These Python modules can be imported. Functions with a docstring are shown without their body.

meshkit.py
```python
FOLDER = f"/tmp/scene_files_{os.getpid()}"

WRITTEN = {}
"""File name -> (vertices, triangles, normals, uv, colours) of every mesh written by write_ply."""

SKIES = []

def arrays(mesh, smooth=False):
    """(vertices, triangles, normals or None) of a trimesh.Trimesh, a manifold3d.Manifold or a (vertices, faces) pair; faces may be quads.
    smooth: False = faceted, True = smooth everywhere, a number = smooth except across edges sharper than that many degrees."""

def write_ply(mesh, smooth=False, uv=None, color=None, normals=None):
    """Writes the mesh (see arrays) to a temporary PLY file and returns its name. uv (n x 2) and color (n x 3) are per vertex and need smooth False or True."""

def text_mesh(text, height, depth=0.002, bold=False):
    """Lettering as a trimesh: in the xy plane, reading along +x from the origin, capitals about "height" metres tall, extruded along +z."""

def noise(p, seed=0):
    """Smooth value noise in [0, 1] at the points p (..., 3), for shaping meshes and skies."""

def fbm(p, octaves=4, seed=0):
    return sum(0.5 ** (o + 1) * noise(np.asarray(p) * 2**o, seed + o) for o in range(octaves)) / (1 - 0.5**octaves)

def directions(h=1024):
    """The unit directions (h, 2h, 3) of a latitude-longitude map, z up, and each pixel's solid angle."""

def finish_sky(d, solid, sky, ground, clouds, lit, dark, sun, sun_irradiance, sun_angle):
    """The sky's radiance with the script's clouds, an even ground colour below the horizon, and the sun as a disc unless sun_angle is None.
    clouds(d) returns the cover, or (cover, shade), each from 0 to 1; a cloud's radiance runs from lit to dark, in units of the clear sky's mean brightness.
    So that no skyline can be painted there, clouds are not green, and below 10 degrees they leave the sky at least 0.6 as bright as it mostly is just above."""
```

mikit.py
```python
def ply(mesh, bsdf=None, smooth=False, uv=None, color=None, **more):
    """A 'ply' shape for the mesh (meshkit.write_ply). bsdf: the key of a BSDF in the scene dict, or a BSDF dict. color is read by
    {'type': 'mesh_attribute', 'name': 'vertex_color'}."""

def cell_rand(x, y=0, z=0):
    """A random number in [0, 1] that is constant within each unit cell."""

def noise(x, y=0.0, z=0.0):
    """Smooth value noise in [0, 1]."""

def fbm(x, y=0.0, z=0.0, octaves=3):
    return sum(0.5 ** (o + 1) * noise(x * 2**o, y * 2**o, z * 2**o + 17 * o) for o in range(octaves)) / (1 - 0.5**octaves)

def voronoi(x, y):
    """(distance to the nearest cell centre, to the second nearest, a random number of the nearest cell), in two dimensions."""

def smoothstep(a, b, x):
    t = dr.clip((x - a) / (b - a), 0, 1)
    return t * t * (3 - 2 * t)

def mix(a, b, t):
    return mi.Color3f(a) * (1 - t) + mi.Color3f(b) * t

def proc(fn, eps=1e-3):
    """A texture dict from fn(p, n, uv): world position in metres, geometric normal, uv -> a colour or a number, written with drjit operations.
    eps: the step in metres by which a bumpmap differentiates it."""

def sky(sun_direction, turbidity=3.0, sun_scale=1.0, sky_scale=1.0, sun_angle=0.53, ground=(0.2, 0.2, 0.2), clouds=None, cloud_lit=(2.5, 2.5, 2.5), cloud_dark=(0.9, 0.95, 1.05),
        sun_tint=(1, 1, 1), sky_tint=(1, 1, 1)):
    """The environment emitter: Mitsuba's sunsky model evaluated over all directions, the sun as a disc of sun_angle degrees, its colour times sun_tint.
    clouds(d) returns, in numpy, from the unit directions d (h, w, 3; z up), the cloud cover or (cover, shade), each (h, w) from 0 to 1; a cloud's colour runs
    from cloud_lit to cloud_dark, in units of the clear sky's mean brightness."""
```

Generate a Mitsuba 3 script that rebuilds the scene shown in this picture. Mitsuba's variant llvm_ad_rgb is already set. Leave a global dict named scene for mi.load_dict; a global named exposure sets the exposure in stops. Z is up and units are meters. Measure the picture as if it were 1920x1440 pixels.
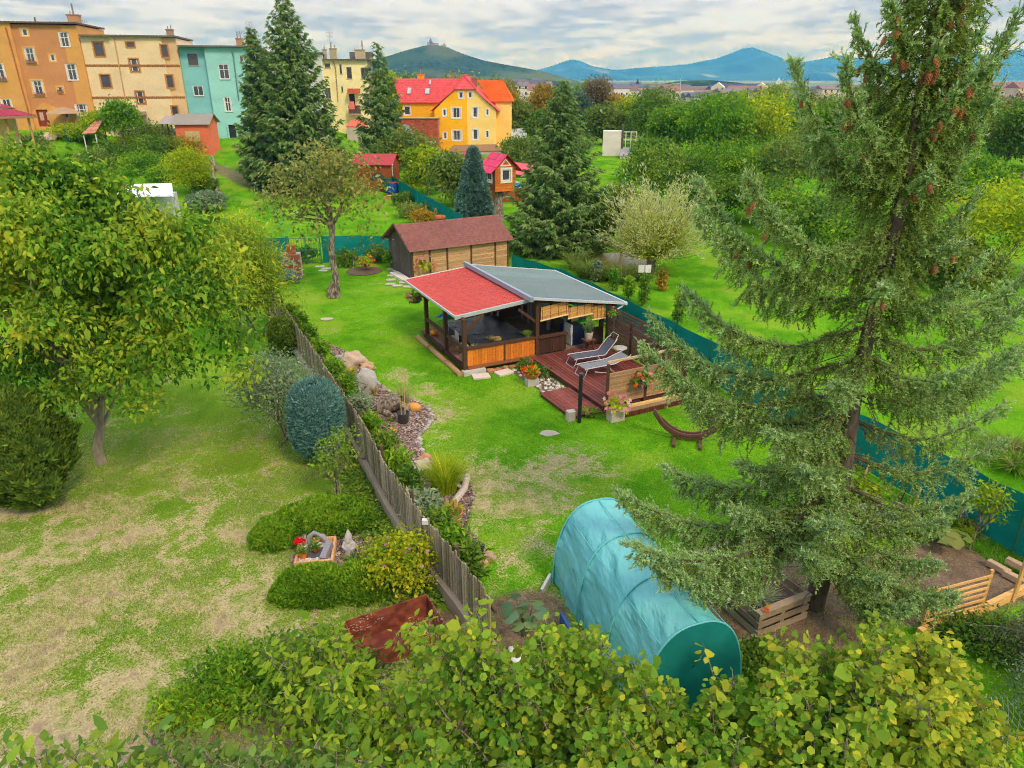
import math, random
import numpy as np, trimesh, drjit as dr, mitsuba as mi, mikit, meshkit
from shapely.geometry import Polygon, box as sbox
from mikit import noise, fbm, smoothstep, mix

scene, labels = {}, {}
# ---------------------------------------------------------------- camera, sky, exposure
EYE = np.array([0., 0., 10.]); PITCH = math.radians(23.04); FPX = 1352.
FW = np.array([0, math.cos(PITCH), -math.sin(PITCH)]); UPV = np.array([0, math.sin(PITCH), math.cos(PITCH)])
T4 = mi.ScalarTransform4f
scene['camera'] = {'type': 'perspective', 'fov_axis': 'x', 'fov': 2 * math.degrees(math.atan(960 / FPX)), 'near_clip': 0.1, 'far_clip': 30000.,
                   'to_world': T4().look_at(origin=EYE.tolist(), target=(EYE + FW).tolist(), up=[0, 0, 1])}
exposure = 2.05

def clouds(d):
    z = np.maximum(d[..., 2], 0)
    k = 1 / (z + 0.035)
    p = np.stack([d[..., 0] * k, d[..., 1] * k * .55, z * 6], -1)
    w = meshkit.fbm(p * .5 + 11, 3, 5)
    n = meshkit.fbm(p * [1.1, .9, 1.4] + w[..., None] * 1.6 + 3.3, 6, 2)
    n2 = meshkit.fbm(p * [4.2, 5.5, 5] + w[..., None] * 3, 5, 9)
    s = np.clip((n * .58 + n2 * .42 - .40) / .22, 0, 1)
    s = s ** 1.2
    low = np.clip((z - .05) / .55, 0, 1)
    shade = (.30 + .62 * s) * (1 - low) + (.05 + .25 * s) * low
    cover = np.clip((n * .55 + n2 * .45 - .30) / .10, 0, 1) * .25 + .75
    return cover, shade

scene['sky'] = mikit.sky((0.42, -0.62, 0.75), turbidity=3, sun_scale=0.38, sun_angle=12, clouds=clouds, cloud_lit=(3.35, 3.45, 3.95), cloud_dark=(.74, .89, 1.34),
                         ground=(.08, .13, .04), sun_tint=(1.0, .95, .86))

# ---------------------------------------------------------------- helpers
def C(h, k=1.):
    h = h.lstrip('#'); c = np.array([int(h[i:i + 2], 16) / 255 for i in (0, 2, 4)])
    return np.where(c < .04045, c / 12.92, ((c + .055) / 1.055) ** 2.4) * k
def rot2(deg):
    a = math.radians(deg); return np.array([[math.cos(a), -math.sin(a), 0], [math.sin(a), math.cos(a), 0], [0, 0, 1.]])
def unit(v): v = np.asarray(v, float); return v / (np.linalg.norm(v, axis=-1, keepdims=True) + 1e-12)
def V(*a): return np.array(a, float)
def R(seed): return np.random.default_rng(seed)

def ss(a, b, x):
    t = np.clip((x - a) / (b - a), 0, 1); return t * t * (3 - 2 * t)
def terrain(x, y):
    x, y = np.asarray(x, float), np.asarray(y, float)
    left = ss(-9, -30, x)
    up = left * .085 * (np.maximum(y - 58, 0) - np.maximum(y - 112, 0))
    up = up + 1.7 * ss(-42, -56, x) * ss(66, 84, y)
    drop = -17 * ss(120, 420, y + .35 * np.maximum(x, 0)) * ss(-160, -40, x + (y - 120) * .35)
    return up + drop + .04 * np.sin(x * .31 + 1) * np.sin(y * .23) * ss(140, 60, y) * ss(24, 30, y)
def ray(px, py): return FPX * FW + V(px - 960, 0, 0) - (py - 720) * UPV
def g(px, py, z=0.):
    d = ray(px, py); return EYE + d * (z - 10) / d[2]
def gt(px, py, dz=0.):
    z = 0.
    for _ in range(30):
        p = g(px, py, z + dz); z = .5 * z + .5 * float(terrain(p[0], p[1]))
    return V(p[0], p[1], float(terrain(p[0], p[1])))
def at(px, py, Y):
    d = ray(px, py); return EYE + d * Y / d[1]

used = {}
def numbered(k):
    n = used.get(k, -1) + 1; used[k] = n
    return k if n == 0 else f'{k}_{n:03d}'
def thing(name, label, cat, group=None, kind=None):
    k = numbered(name); labels[k] = {'label': label, 'category': cat}
    if group: labels[k]['group'] = group
    if kind: labels[k]['kind'] = kind
    return k
def struct(name, mb, mat, **m):
    k = numbered(name); labels[k] = {'kind': 'structure', 'label': name.replace('_', ' ')}; scene[k] = mb.build(mat, **m); return k

class MB:
    """collects coloured pieces of one mesh"""
    def __init__(s): s.v, s.f, s.c, s.n = [], [], [], 0
    def add(s, v, f, c=(.5, .5, .5)):
        v = np.asarray(v, float).reshape(-1, 3); f = np.asarray(f, int)
        if f.shape[1] == 4: f = np.vstack([f[:, [0, 1, 2]], f[:, [0, 2, 3]]])
        s.v.append(v); s.f.append(f + s.n); s.n += len(v)
        c = np.asarray(c, float); s.c.append(np.broadcast_to(c, (len(v), 3)))
        return s
    def box(s, c, size, col=(.5, .5, .5), rz=0, M=None):
        h = np.asarray(size, float) / 2; M = rot2(rz) if M is None else M
        q = np.array([[-1, -1, -1], [1, -1, -1], [1, 1, -1], [-1, 1, -1], [-1, -1, 1], [1, -1, 1], [1, 1, 1], [-1, 1, 1]]) * h
        fs = [[0, 3, 2, 1], [4, 5, 6, 7], [0, 1, 5, 4], [1, 2, 6, 5], [2, 3, 7, 6], [3, 0, 4, 7]]
        v = np.vstack([q[f] for f in fs]) @ M.T + np.asarray(c, float)
        return s.add(v, np.arange(24).reshape(6, 4), col)
    def bar(s, p, q, w, h, col=(.5, .5, .5), up=(0, 0, 1)):
        p, q = np.asarray(p, float), np.asarray(q, float); d = q - p; L = np.linalg.norm(d); d = d / L
        u = np.asarray(up, float)
        if abs(d @ u) > .98: u = V(0, 1, 0)
        a = unit(np.cross(u, d)); b = np.cross(d, a)
        return s.box((p + q) / 2, (L, w, h), col, M=np.stack([d, a, b], 1))
    def tube(s, pts, rad, n=6, col=(.5, .5, .5), cap=True):
        p = np.asarray(pts, float); r = np.broadcast_to(rad, (len(p),)).astype(float)
        t = unit(np.gradient(p, axis=0)); ref = V(1, 0, 0) if abs(t[:, 0]).mean() < .7 else V(0, 0, 1)
        a = unit(np.cross(t, ref)); b = np.cross(t, a); an = np.arange(n) * 2 * np.pi / n
        v = p[:, None] + r[:, None, None] * (np.cos(an)[None, :, None] * a[:, None] + np.sin(an)[None, :, None] * b[:, None])
        i, j = np.meshgrid(np.arange(len(p) - 1), np.arange(n), indexing='ij')
        q = np.stack([i * n + j, (i + 1) * n + j, (i + 1) * n + (j + 1) % n, i * n + (j + 1) % n], -1).reshape(-1, 4)
        s.add(v.reshape(-1, 3), q[:, ::-1], col)
        if cap:
            for k, o in ((0, 1), (len(p) - 1, -1)):
                s.add(np.vstack([p[k], v[k]]), [[0, *((1 + (m + 1) % n, 1 + m) if o == 1 else (1 + m, 1 + (m + 1) % n))] for m in range(n)], col)
        return s
    def lathe(s, o, prof, n=14, col=(.5, .5, .5)):
        prof = np.asarray(prof, float); an = np.arange(n) * 2 * np.pi / n
        v = np.stack([prof[:, 0, None] * np.cos(an), prof[:, 0, None] * np.sin(an), np.repeat(prof[:, 1, None], n, 1)], -1) + np.asarray(o, float)
        i, j = np.meshgrid(np.arange(len(prof) - 1), np.arange(n), indexing='ij')
        q = np.stack([i * n + j, i * n + (j + 1) % n, (i + 1) * n + (j + 1) % n, (i + 1) * n + j], -1).reshape(-1, 4)
        return s.add(v.reshape(-1, 3), q, col)
    def ball(s, c, r, col=(.5, .5, .5), n=1, rough=0, seed=0, M=None):
        m = trimesh.creation.icosphere(n); v = np.array(m.vertices)
        if rough: v = v * (1 + rough * (meshkit.noise(v * 1.7 + seed * 7.3, seed) - .5))[:, None]
        v = v * np.asarray(r, float)
        if M is not None: v = v @ np.asarray(M).T
        return s.add(v + np.asarray(c, float), m.faces, col)
    def prism(s, poly, depth, fr, col=(.5, .5, .5)):
        """polygon (local x, z) pushed along local +y by depth; fr = (origin, ex, ey, ez)"""
        if not hasattr(poly, 'exterior'): poly = Polygon(poly)
        m = trimesh.creation.extrude_polygon(poly, depth, engine='earcut'); v, f = np.array(m.vertices), np.array(m.faces)
        o, ex, ey, ez = fr
        w = o + v[:, :1] * ex + v[:, 2:] * ey + v[:, 1:2] * ez
        w = w[f].reshape(-1, 3); f = np.arange(len(w)).reshape(-1, 3)
        if np.dot(np.cross(ex, ez), ey) < 0: f = f[:, ::-1]
        return s.add(w, f, col)
    def quad(s, a, b, c, d, col=(.5, .5, .5)): return s.add([a, b, c, d], [[0, 1, 2, 3]], col)
    def build(s, mat, pack=None, smooth=True):
        v, f, c = np.vstack(s.v), np.vstack(s.f), np.vstack(s.c)
        if mat in ('leaf', 'leafdark', 'vcol'):
            return mikit.ply((v, f), mat, smooth=smooth, color=c)
        if mat in PACKED:
            q = np.floor(np.sqrt(np.clip(c, 0, 1)) * 63 + .5)
            return mikit.ply((v, f), mat, smooth=smooth, uv=np.stack([q[:, 0] * 64 + q[:, 1] + .5, q[:, 2] + .5], 1))
        return mikit.ply((v, f), mat, smooth=smooth)
    def put(s, name, mat, parent=None):
        if s.n == 0: return None
        k = numbered(parent + '__' + name if parent else name); scene[k] = s.build(mat); return k
def put(name, mb, mat, label, cat, group=None, kind=None):
    k = thing(name, label, cat, group, kind); scene[k] = mb.build(mat); return k
def part(k, label=None, kind=None):
    if label or kind: labels[k] = {a: b for a, b in (('label', label), ('kind', kind)) if b}
    return k

# ---------------------------------------------------------------- materials
PACKED = ('plain', 'wood', 'satin')
def unpack(uv):
    x, y = dr.floor(uv.x), dr.floor(uv.y)
    r = dr.floor(x / 64 + 1e-4); return mi.Color3f(dr.square(r / 63), dr.square((x - 64 * r) / 63), dr.square(y / 63))
def f_plain(p, n, uv):
    return unpack(uv) * (.80 + .28 * fbm(p.x * .5, p.y * .5, p.z * .8, 3) + .16 * fbm(p.x * 9, p.y * 9, p.z * 5, 2))
def f_wood(p, n, uv):
    g1 = noise(p.x * 7, p.y * 7, p.z * 30); g2 = noise(p.x * 60, p.y * 60, p.z * 90); g3 = fbm(p.x * 1.3, p.y * 1.3, p.z * 1.3, 2)
    return unpack(uv) * (.55 + .3 * g1 + .3 * g2 + .35 * g3)
def principled(tex, rough, spec=.5, **k): return {'type': 'twosided', 'b': {'type': 'principled', 'base_color': tex, 'roughness': rough, 'specular': spec, **k}}
rgb = lambda *c: {'type': 'rgb', 'value': list(map(float, c))}
scene['plain'] = principled(mikit.proc(f_plain), .85, .25)
scene['wood'] = principled(mikit.proc(f_wood), .7, .3)
scene['satin'] = principled(mikit.proc(lambda p, n, uv: unpack(uv) * (.93 + .1 * noise(p.x * 4, p.y * 4, p.z * 4))), .35, .5)
VC = {'type': 'mesh_attribute', 'name': 'vertex_color'}
scene['leaf'] = {'type': 'principledthin', 'base_color': VC, 'roughness': .5, 'diff_trans': 1.0, 'spec_trans': 0., 'eta': 1.4}
scene['leafdark'] = {'type': 'principledthin', 'base_color': VC, 'roughness': .65, 'diff_trans': .6, 'spec_trans': 0., 'eta': 1.35}
scene['vcol'] = principled(VC, .9, .15)
scene['pane'] = principled(rgb(.065, .075, .095), .06, .8)
scene['water'] = principled(rgb(.26, .20, .05), .22, .4)
scene['pool_water'] = principled(rgb(.03, .28, .62), .06, .6)
def f_bark(p, n, uv):
    b = fbm(p.x * 22, p.y * 22, p.z * 5, 3); l = smoothstep(.55, .7, fbm(p.x * 3, p.y * 3, p.z * 3, 2))
    return mix(mix((.09, .07, .055), (.38, .32, .27), smoothstep(.3, .75, b)), (.30, .31, .25), .4 * l)
scene['bark_dark'] = principled(mikit.proc(lambda p, n, uv: mix((.045, .035, .028), (.19, .15, .12), fbm(p.x * 20, p.y * 20, p.z * 6, 3))), .95, .1)
scene['bark_pale'] = principled(mikit.proc(lambda p, n, uv: mix((.26, .22, .18), (.52, .46, .40), fbm(p.x * 20, p.y * 20, p.z * 6, 3))), .95, .1)
scene['bark'] = principled(mikit.proc(f_bark), .95, .1)

def capsule(px, py, x0, y0, x1, y1):
    dx, dy = x1 - x0, y1 - y0; t = dr.clip(((px - x0) * dx + (py - y0) * dy) / (dx * dx + dy * dy), 0, 1)
    return dr.sqrt(dr.square(px - x0 - t * dx) + dr.square(py - y0 - t * dy))
def f_lawn(p, n, uv):
    x, y = p.x, p.y
    d = dr.sqrt(dr.square(x) + dr.square(y) + 100)
    big = fbm(x * .22, y * .22, 3., 3); mid = fbm(x * .9 + 5, y * .9, 1., 3); small = fbm(x * 4.5, y * 4.5, 7., 3)
    near = smoothstep(70, 14, d)
    fib = noise(x * 38 + 3 * small, y * 38) * .55 + noise(x * 90, y * 90) * .45
    fib = .5 + (fib - .5) * near
    grass = mix((.060, .225, .004), (.135, .36, .008), smoothstep(.3, .72, mid * .55 + big * .3 + small * .25))
    grass = mix(grass, mi.Color3f(.24, .38, .03), .55 * smoothstep(.5, .68, fbm(x * .5 + 9, y * .5 + 4, 2., 3)))
    lg = smoothstep(1.0, -.6, x - (-1.0 - .50 * (y - 11.5)))
    grass = mix(grass, mix((.10, .19, .012), (.21, .29, .03), mid), .75 * lg * smoothstep(26, 16, y))
    dry = mix((.25, .29, .08), (.43, .37, .20), smoothstep(.35, .65, small * .6 + mid * .4))
    # left garden is much drier than the right one, near the house driest
    lf = smoothstep(2., -2., x + .85 * (y - 11.5) * .55 + 1.0)
    wl = lg * smoothstep(19.5, 11., y + .25 * (x + 8)) * .52
    wl = wl + lg * .22 * smoothstep(32, 22, y)
    wr = (1 - lg) * (.60 * smoothstep(2.6, .4, capsule(x, y, -.6, 16.6, 1.6, 17.0)) + .58 * smoothstep(1.7, .3, capsule(x, y, .0, 15.5, .4, 11.5)) + .40 * smoothstep(2.4, .4, capsule(x, y, -2.6, 19.5, -1.2, 17.0))
         + .12 * smoothstep(7, 2, capsule(x, y, -8, 36, -6, 28)) + .4 * smoothstep(1.5, .3, capsule(x, y, -3.6, 24.5, -2.4, 21.5)))
    far = .22 * smoothstep(24, 70, y) * smoothstep(.45, .6, big) + .3 * smoothstep(.8, .2, capsule(x, y, -15., 55., -28., 80.) / 3)
    w = dr.clip(wl + wr + far, 0, 1)
    m = smoothstep(.47, .68, w * .60 + (mid - .5) * (.30 + .9 * dr.minimum(w, .5)) + (small - .5) * .45 + (fib - .5) * .7 + .215)
    c = mix(grass, dry, m)
    soil = mi.Color3f(.30, .22, .16)
    s = smoothstep(.66, .74, small * .5 + mid * .5 + (fib - .5) * .15) * dr.clip(w * 1.3, 0, 1)
    c = mix(c, soil, s * .8)
    bare = smoothstep(.45, .1, dr.minimum(dr.minimum(capsule(x, y, 8.2, 12.4, 10.6, 13.2) - .9, capsule(x, y, 5.3, 12.6, 5.6, 11.8) - 1.3), capsule(x, y, -1.3, 10.9, .4, 11.6) - .5))
    bare = dr.maximum(bare, .8 * smoothstep(.6, .1, capsule(x, y, -32, 78, -21, 66) - .7))
    c = mix(c, mi.Color3f(.20, .145, .10) * (.6 + .8 * small), bare * smoothstep(.25, .5, .35 + small * .3 + mid * .2))
    c = c * (.50 + 1.0 * fib)
    # beyond the gardens: rough meadow, fields
    fld = mix((.10, .16, .035), (.30, .33, .10), smoothstep(.35, .65, fbm(x * .006, y * .004, 1., 3)))
    return mix(c, fld, smoothstep(110, 180, y))
scene['lawn'] = {'type': 'bumpmap', 'arbitrary': mikit.proc(lambda p, n, uv: noise(p.x * 30, p.y * 30) * .6 + noise(p.x * 75, p.y * 75) * .4, eps=.008), 'scale': .05,
                 'b': {'type': 'principled', 'base_color': mikit.proc(f_lawn), 'roughness': .95, 'specular': .1}}
# ---------------------------------------------------------------- ground, hills
def grid_mesh(xs, ys, fz):
    X, Y = np.meshgrid(xs, ys); Z = fz(X, Y); n, m = X.shape
    i, j = np.meshgrid(np.arange(n - 1), np.arange(m - 1), indexing='ij'); a = i * m + j
    return np.stack([X, Y, Z], -1).reshape(-1, 3), np.stack([a, a + 1, a + m + 1, a + m], -1).reshape(-1, 4)
def spread(lo, hi, near, n): 
    t = np.linspace(-1, 1, n); u = np.sinh(6.5 * t) / np.sinh(6.5)
    return np.where(u < 0, -u * lo, u * hi)
m = MB(); v, f = grid_mesh(spread(-14000, 14000, 0, 240), np.concatenate([np.linspace(-60, 0, 12)[:-1], np.linspace(0, 130, 131)[:-1], np.linspace(130, 500, 60)[:-1], np.geomspace(500, 14000, 40)]), terrain)
m.add(v, f, (.1, .2, .02)); struct('ground', m, 'lawn')

def f_hill(p, n, uv):
    a = fbm(p.x * .012, p.y * .012, p.z * .02, 3); b = noise(p.x * .16, p.y * .16, p.z * .16)
    c = mix((.012, .036, .014), (.040, .080, .022), smoothstep(.3, .7, a * .6 + b * .5))
    return mix(c, mi.Color3f(.16, .17, .04), .35 * smoothstep(.62, .75, fbm(p.x * .006 + 4, p.y * .006, 0, 2)))
scene['hillside'] = principled(mikit.proc(f_hill), .95, .05)
def f_far(p, n, uv):
    a = fbm(p.x * .0022, p.y * .0015, p.z * .004, 4)
    c = mix((.012, .045, .05), (.03, .085, .07), smoothstep(.3, .7, a))
    fields = smoothstep(.58, .66, fbm(p.x * .0016 + 7, p.y * .0012, 1., 3)) * smoothstep(120, 20, p.z)
    return mix(c, mi.Color3f(.22, .25, .12), .6 * fields)
scene['far_hillside'] = principled(mikit.proc(f_far), .95, .05)
def prof_hill(name, pts, Y, base, depth, mat, wob, seed, nx=220, ny=24, exp=1.25):
    """a hill range: crest line through the skyline points, falling towards and away from us"""
    w = np.array([at(px, py, Y) for px, py in pts]); xs = np.linspace(w[0, 0], w[-1, 0], nx); crest = np.interp(xs, w[:, 0], w[:, 2])
    k = 1; crest = np.convolve(np.pad(crest, k, mode='edge'), np.ones(2 * k + 1) / (2 * k + 1), 'valid')
    ts = np.linspace(-1, 1, ny); P = []
    for t in ts:
        y = Y + t * depth; fall = (1 - abs(t)) ** exp
        z = base + (crest - base) * fall
        q = np.stack([xs / 1.0, np.full_like(xs, y), z], -1)
        q[:, 2] += (meshkit.fbm(q * (9. / depth), 4, seed) - .5) * wob * (crest - base).clip(0) * (.25 + 1.2 * abs(t) * (1 - abs(t)) * 2)
        P.append(q)
    P = np.array(P); i, j = np.meshgrid(np.arange(ny - 1), np.arange(nx - 1), indexing='ij'); a = i * nx + j
    m = MB(); m.add(P.reshape(-1, 3), np.stack([a, a + 1, a + nx + 1, a + nx], -1).reshape(-1, 4)); struct(name, m, mat); return xs, crest
prof_hill('distant_mountains', [(380, 150), (700, 146), (960, 137), (1004, 131), (1040, 121), (1060, 113), (1076, 110), (1090, 114), (1110, 123), (1150, 130), (1190, 127), (1235, 123), (1290, 119), (1340, 109), (1372, 99), (1390, 91), (1402, 86.5), (1410, 87), (1420, 92),
           (1440, 107), (1462, 117), (1500, 116), (1540, 110), (1575, 101.5), (1600, 108), (1640, 112), (1700, 106), (1760, 104), (1800, 98), (1850, 101), (1905, 92), (1990, 84), (2100, 92), (2500, 110)], 9000, -60, 2600, 'far_hillside', .28, 3, 420, 30, 1.0)
prof_hill('castle_hill', [(300, 152), (480, 148), (560, 140), (640, 126), (700, 110), (730, 103), (760, 93), (788, 85), (800, 82), (812, 81), (835, 84), (855, 93), (880, 103), (910, 112), (960, 122), (1000, 129), (1030, 136), (1060, 146), (1100, 155), (1150, 158)], 1900, -24, 620, 'hillside', .12, 8, 260, 40)
prof_hill('wooded_hill', [(1090, 172), (1120, 166), (1160, 163), (1200, 161), (1240, 157), (1270, 151), (1300, 148.5), (1340, 148), (1380, 152), (1410, 158), (1440, 164), (1500, 166)], 1250, -26, 260, 'hillside', .15, 4, 160, 24)
# ---------------------------------------------------------------- plants: builders
def leaf_add(m, B, A, N, L, W, col, shape='oval', curl=.18):
    """leaves from bases B along axes A with normals N; L, W per leaf; col (n,3)"""
    n = len(B); A = unit(A); S = unit(np.cross(A, N)); N = np.cross(S, A); L = np.broadcast_to(L, (n,))[:, None]; W = np.broadcast_to(W, (n,))[:, None] / 2
    if shape == 'diamond':
        P = [B, B + A * L * .5 + S * W + N * W * .35, B + A * L - N * L * curl, B + A * L * .5 - S * W + N * W * .35]
        F = [[0, 1, 2], [0, 2, 3]]
    elif shape == 'round':
        P = [B, B + A * L * .28 + S * W * .92 + N * W * .2, B + A * L * .66 + S * W * .9 + N * W * .12, B + A * L - N * L * curl, B + A * L * .66 - S * W * .9 + N * W * .12, B + A * L * .28 - S * W * .92 + N * W * .2, B + A * L * .5 - N * W * .1]
        F = [[6, 0, 1], [6, 1, 2], [6, 2, 3], [6, 3, 4], [6, 4, 5], [6, 5, 0]]
    else:
        P = [B, B + A * L * .30 + S * W + N * W * .25, B + A * L * .68 + S * W * .8 + N * (W * .2 - L * curl * .4), B + A * L - N * L * curl, B + A * L * .68 - S * W * .8 + N * (W * .2 - L * curl * .4), B + A * L * .30 - S * W + N * W * .25]
        F = [[0, 1, 5], [1, 2, 5], [2, 4, 5], [2, 3, 4]]
    k = len(P); v = np.stack(P, 1).reshape(-1, 3); f = (np.array(F)[None] + (np.arange(n) * k)[:, None, None]).reshape(-1, 3)
    m.add(v, f, np.repeat(np.broadcast_to(col, (n, 3)), k, 0)); return m
def pick(r, pal, n, t=None, jit=.16):
    """colours from a palette (list of rgb), t in 0..1 along it"""
    pal = np.array(pal); t = r.random(n) if t is None else np.clip(t, 0, .9999); x = t * (len(pal) - 1); i = np.clip(x.astype(int), 0, len(pal) - 2) if len(pal) > 1 else np.zeros(n, int)
    c = pal[i] + (pal[np.minimum(i + 1, len(pal) - 1)] - pal[i]) * (x - i)[:, None]
    c = c * 2.1 / (1 + 1.0 * c); return np.clip(c * np.exp(r.normal(0, jit, (n, 1))) * np.exp(r.normal(0, jit * .3, (n, 3))), 0.003, .85)
def rdir(r, n): return unit(r.normal(size=(n, 3)))
def bend(p, q, r, k=6, wob=.08, sag=0.):
    t = np.linspace(0, 1, k)[:, None]; L = np.linalg.norm(np.subtract(q, p))
    c = np.asarray(p) * (1 - t) + np.asarray(q) * t + (r.normal(size=(k, 3)) * wob * L) * np.sin(np.pi * t)
    c[:, 2] -= sag * L * np.sin(np.pi * t[:, 0]); return c
def crown_points(r, lobes, n, shell=.55):
    """clump centres in the outer part of ellipsoid lobes (c, radii)"""
    w = np.array([l[1][0] * l[1][1] * l[1][2] for l in lobes]) ** .75; k = r.choice(len(lobes), n, p=w / w.sum()); c = np.array([l[0] for l in lobes])[k]; q = np.array([l[1] for l in lobes])[k]
    d = rdir(r, n); d[:, 2] = np.where(d[:, 2] < -.3, -d[:, 2], d[:, 2]); rad = shell + (1 - shell) * r.random(n) ** .6
    return c + d * q * rad[:, None], d
def leaves_at(m, r, P, D, per, spread, L, W, pal, shape='diamond', droop=.35, up=.6, tjit=.25, curl=.18, flat=.6, wild=.8):
    n = len(P); t0 = np.clip(.45 + (meshkit.noise(P * .9, 3) - .5) * 1.0 + (r.random(n) - .5) * .4, 0, 1)
    B = np.repeat(P, per, 0) + r.normal(size=(n * per, 3)) * spread * [1, 1, flat]; out = np.repeat(D, per, 0)
    A = unit(out * .7 + rdir(r, n * per) * wild - [0, 0, droop]); N = unit(out * .5 + [0, 0, up] + rdir(r, n * per) * .75)
    t = np.repeat(t0, per) + r.normal(0, tjit, n * per); s = np.exp(r.normal(0, .22, n * per))
    leaf_add(m, B, A, N, L * s, W * s, pick(r, pal, n * per, t), shape, curl)
G = dict(  # foliage palettes, dark to light
    walnut=[(.035, .11, .014), (.08, .20, .018), (.155, .29, .024), (.25, .37, .03), (.36, .41, .03)],
    green=[(.03, .085, .014), (.065, .15, .018), (.12, .22, .025), (.20, .29, .03)],
    lush=[(.035, .11, .012), (.07, .19, .014), (.14, .29, .018), (.24, .36, .02)],
    olive=[(.04, .085, .02), (.085, .15, .025), (.16, .22, .035), (.24, .28, .05)],
    yellow=[(.09, .18, .012), (.20, .31, .014), (.33, .41, .016), (.46, .49, .02)],
    pear=[(.08, .11, .03), (.15, .18, .045), (.25, .26, .06), (.32, .27, .07)],
    autumn=[(.10, .10, .018), (.22, .16, .018), (.36, .24, .02), (.40, .17, .03)],
    willow=[(.13, .17, .03), (.25, .28, .06), (.38, .40, .12), (.45, .46, .22)],
    grey=[(.08, .14, .07), (.16, .235, .12), (.27, .34, .20)],
    blue=[(.03, .085, .065), (.06, .14, .11), (.11, .20, .17), (.17, .27, .23)],
    spruce=[(.03, .07, .018), (.06, .125, .032), (.115, .195, .05), (.17, .25, .075)],
    bluespruce=[(.035, .075, .05), (.07, .125, .085), (.12, .19, .135)],
    brown=[(.09, .075, .045), (.16, .13, .07), (.22, .20, .09)],
    box=[(.03, .09, .008), (.07, .17, .012), (.15, .27, .015), (.26, .34, .02)])

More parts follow.
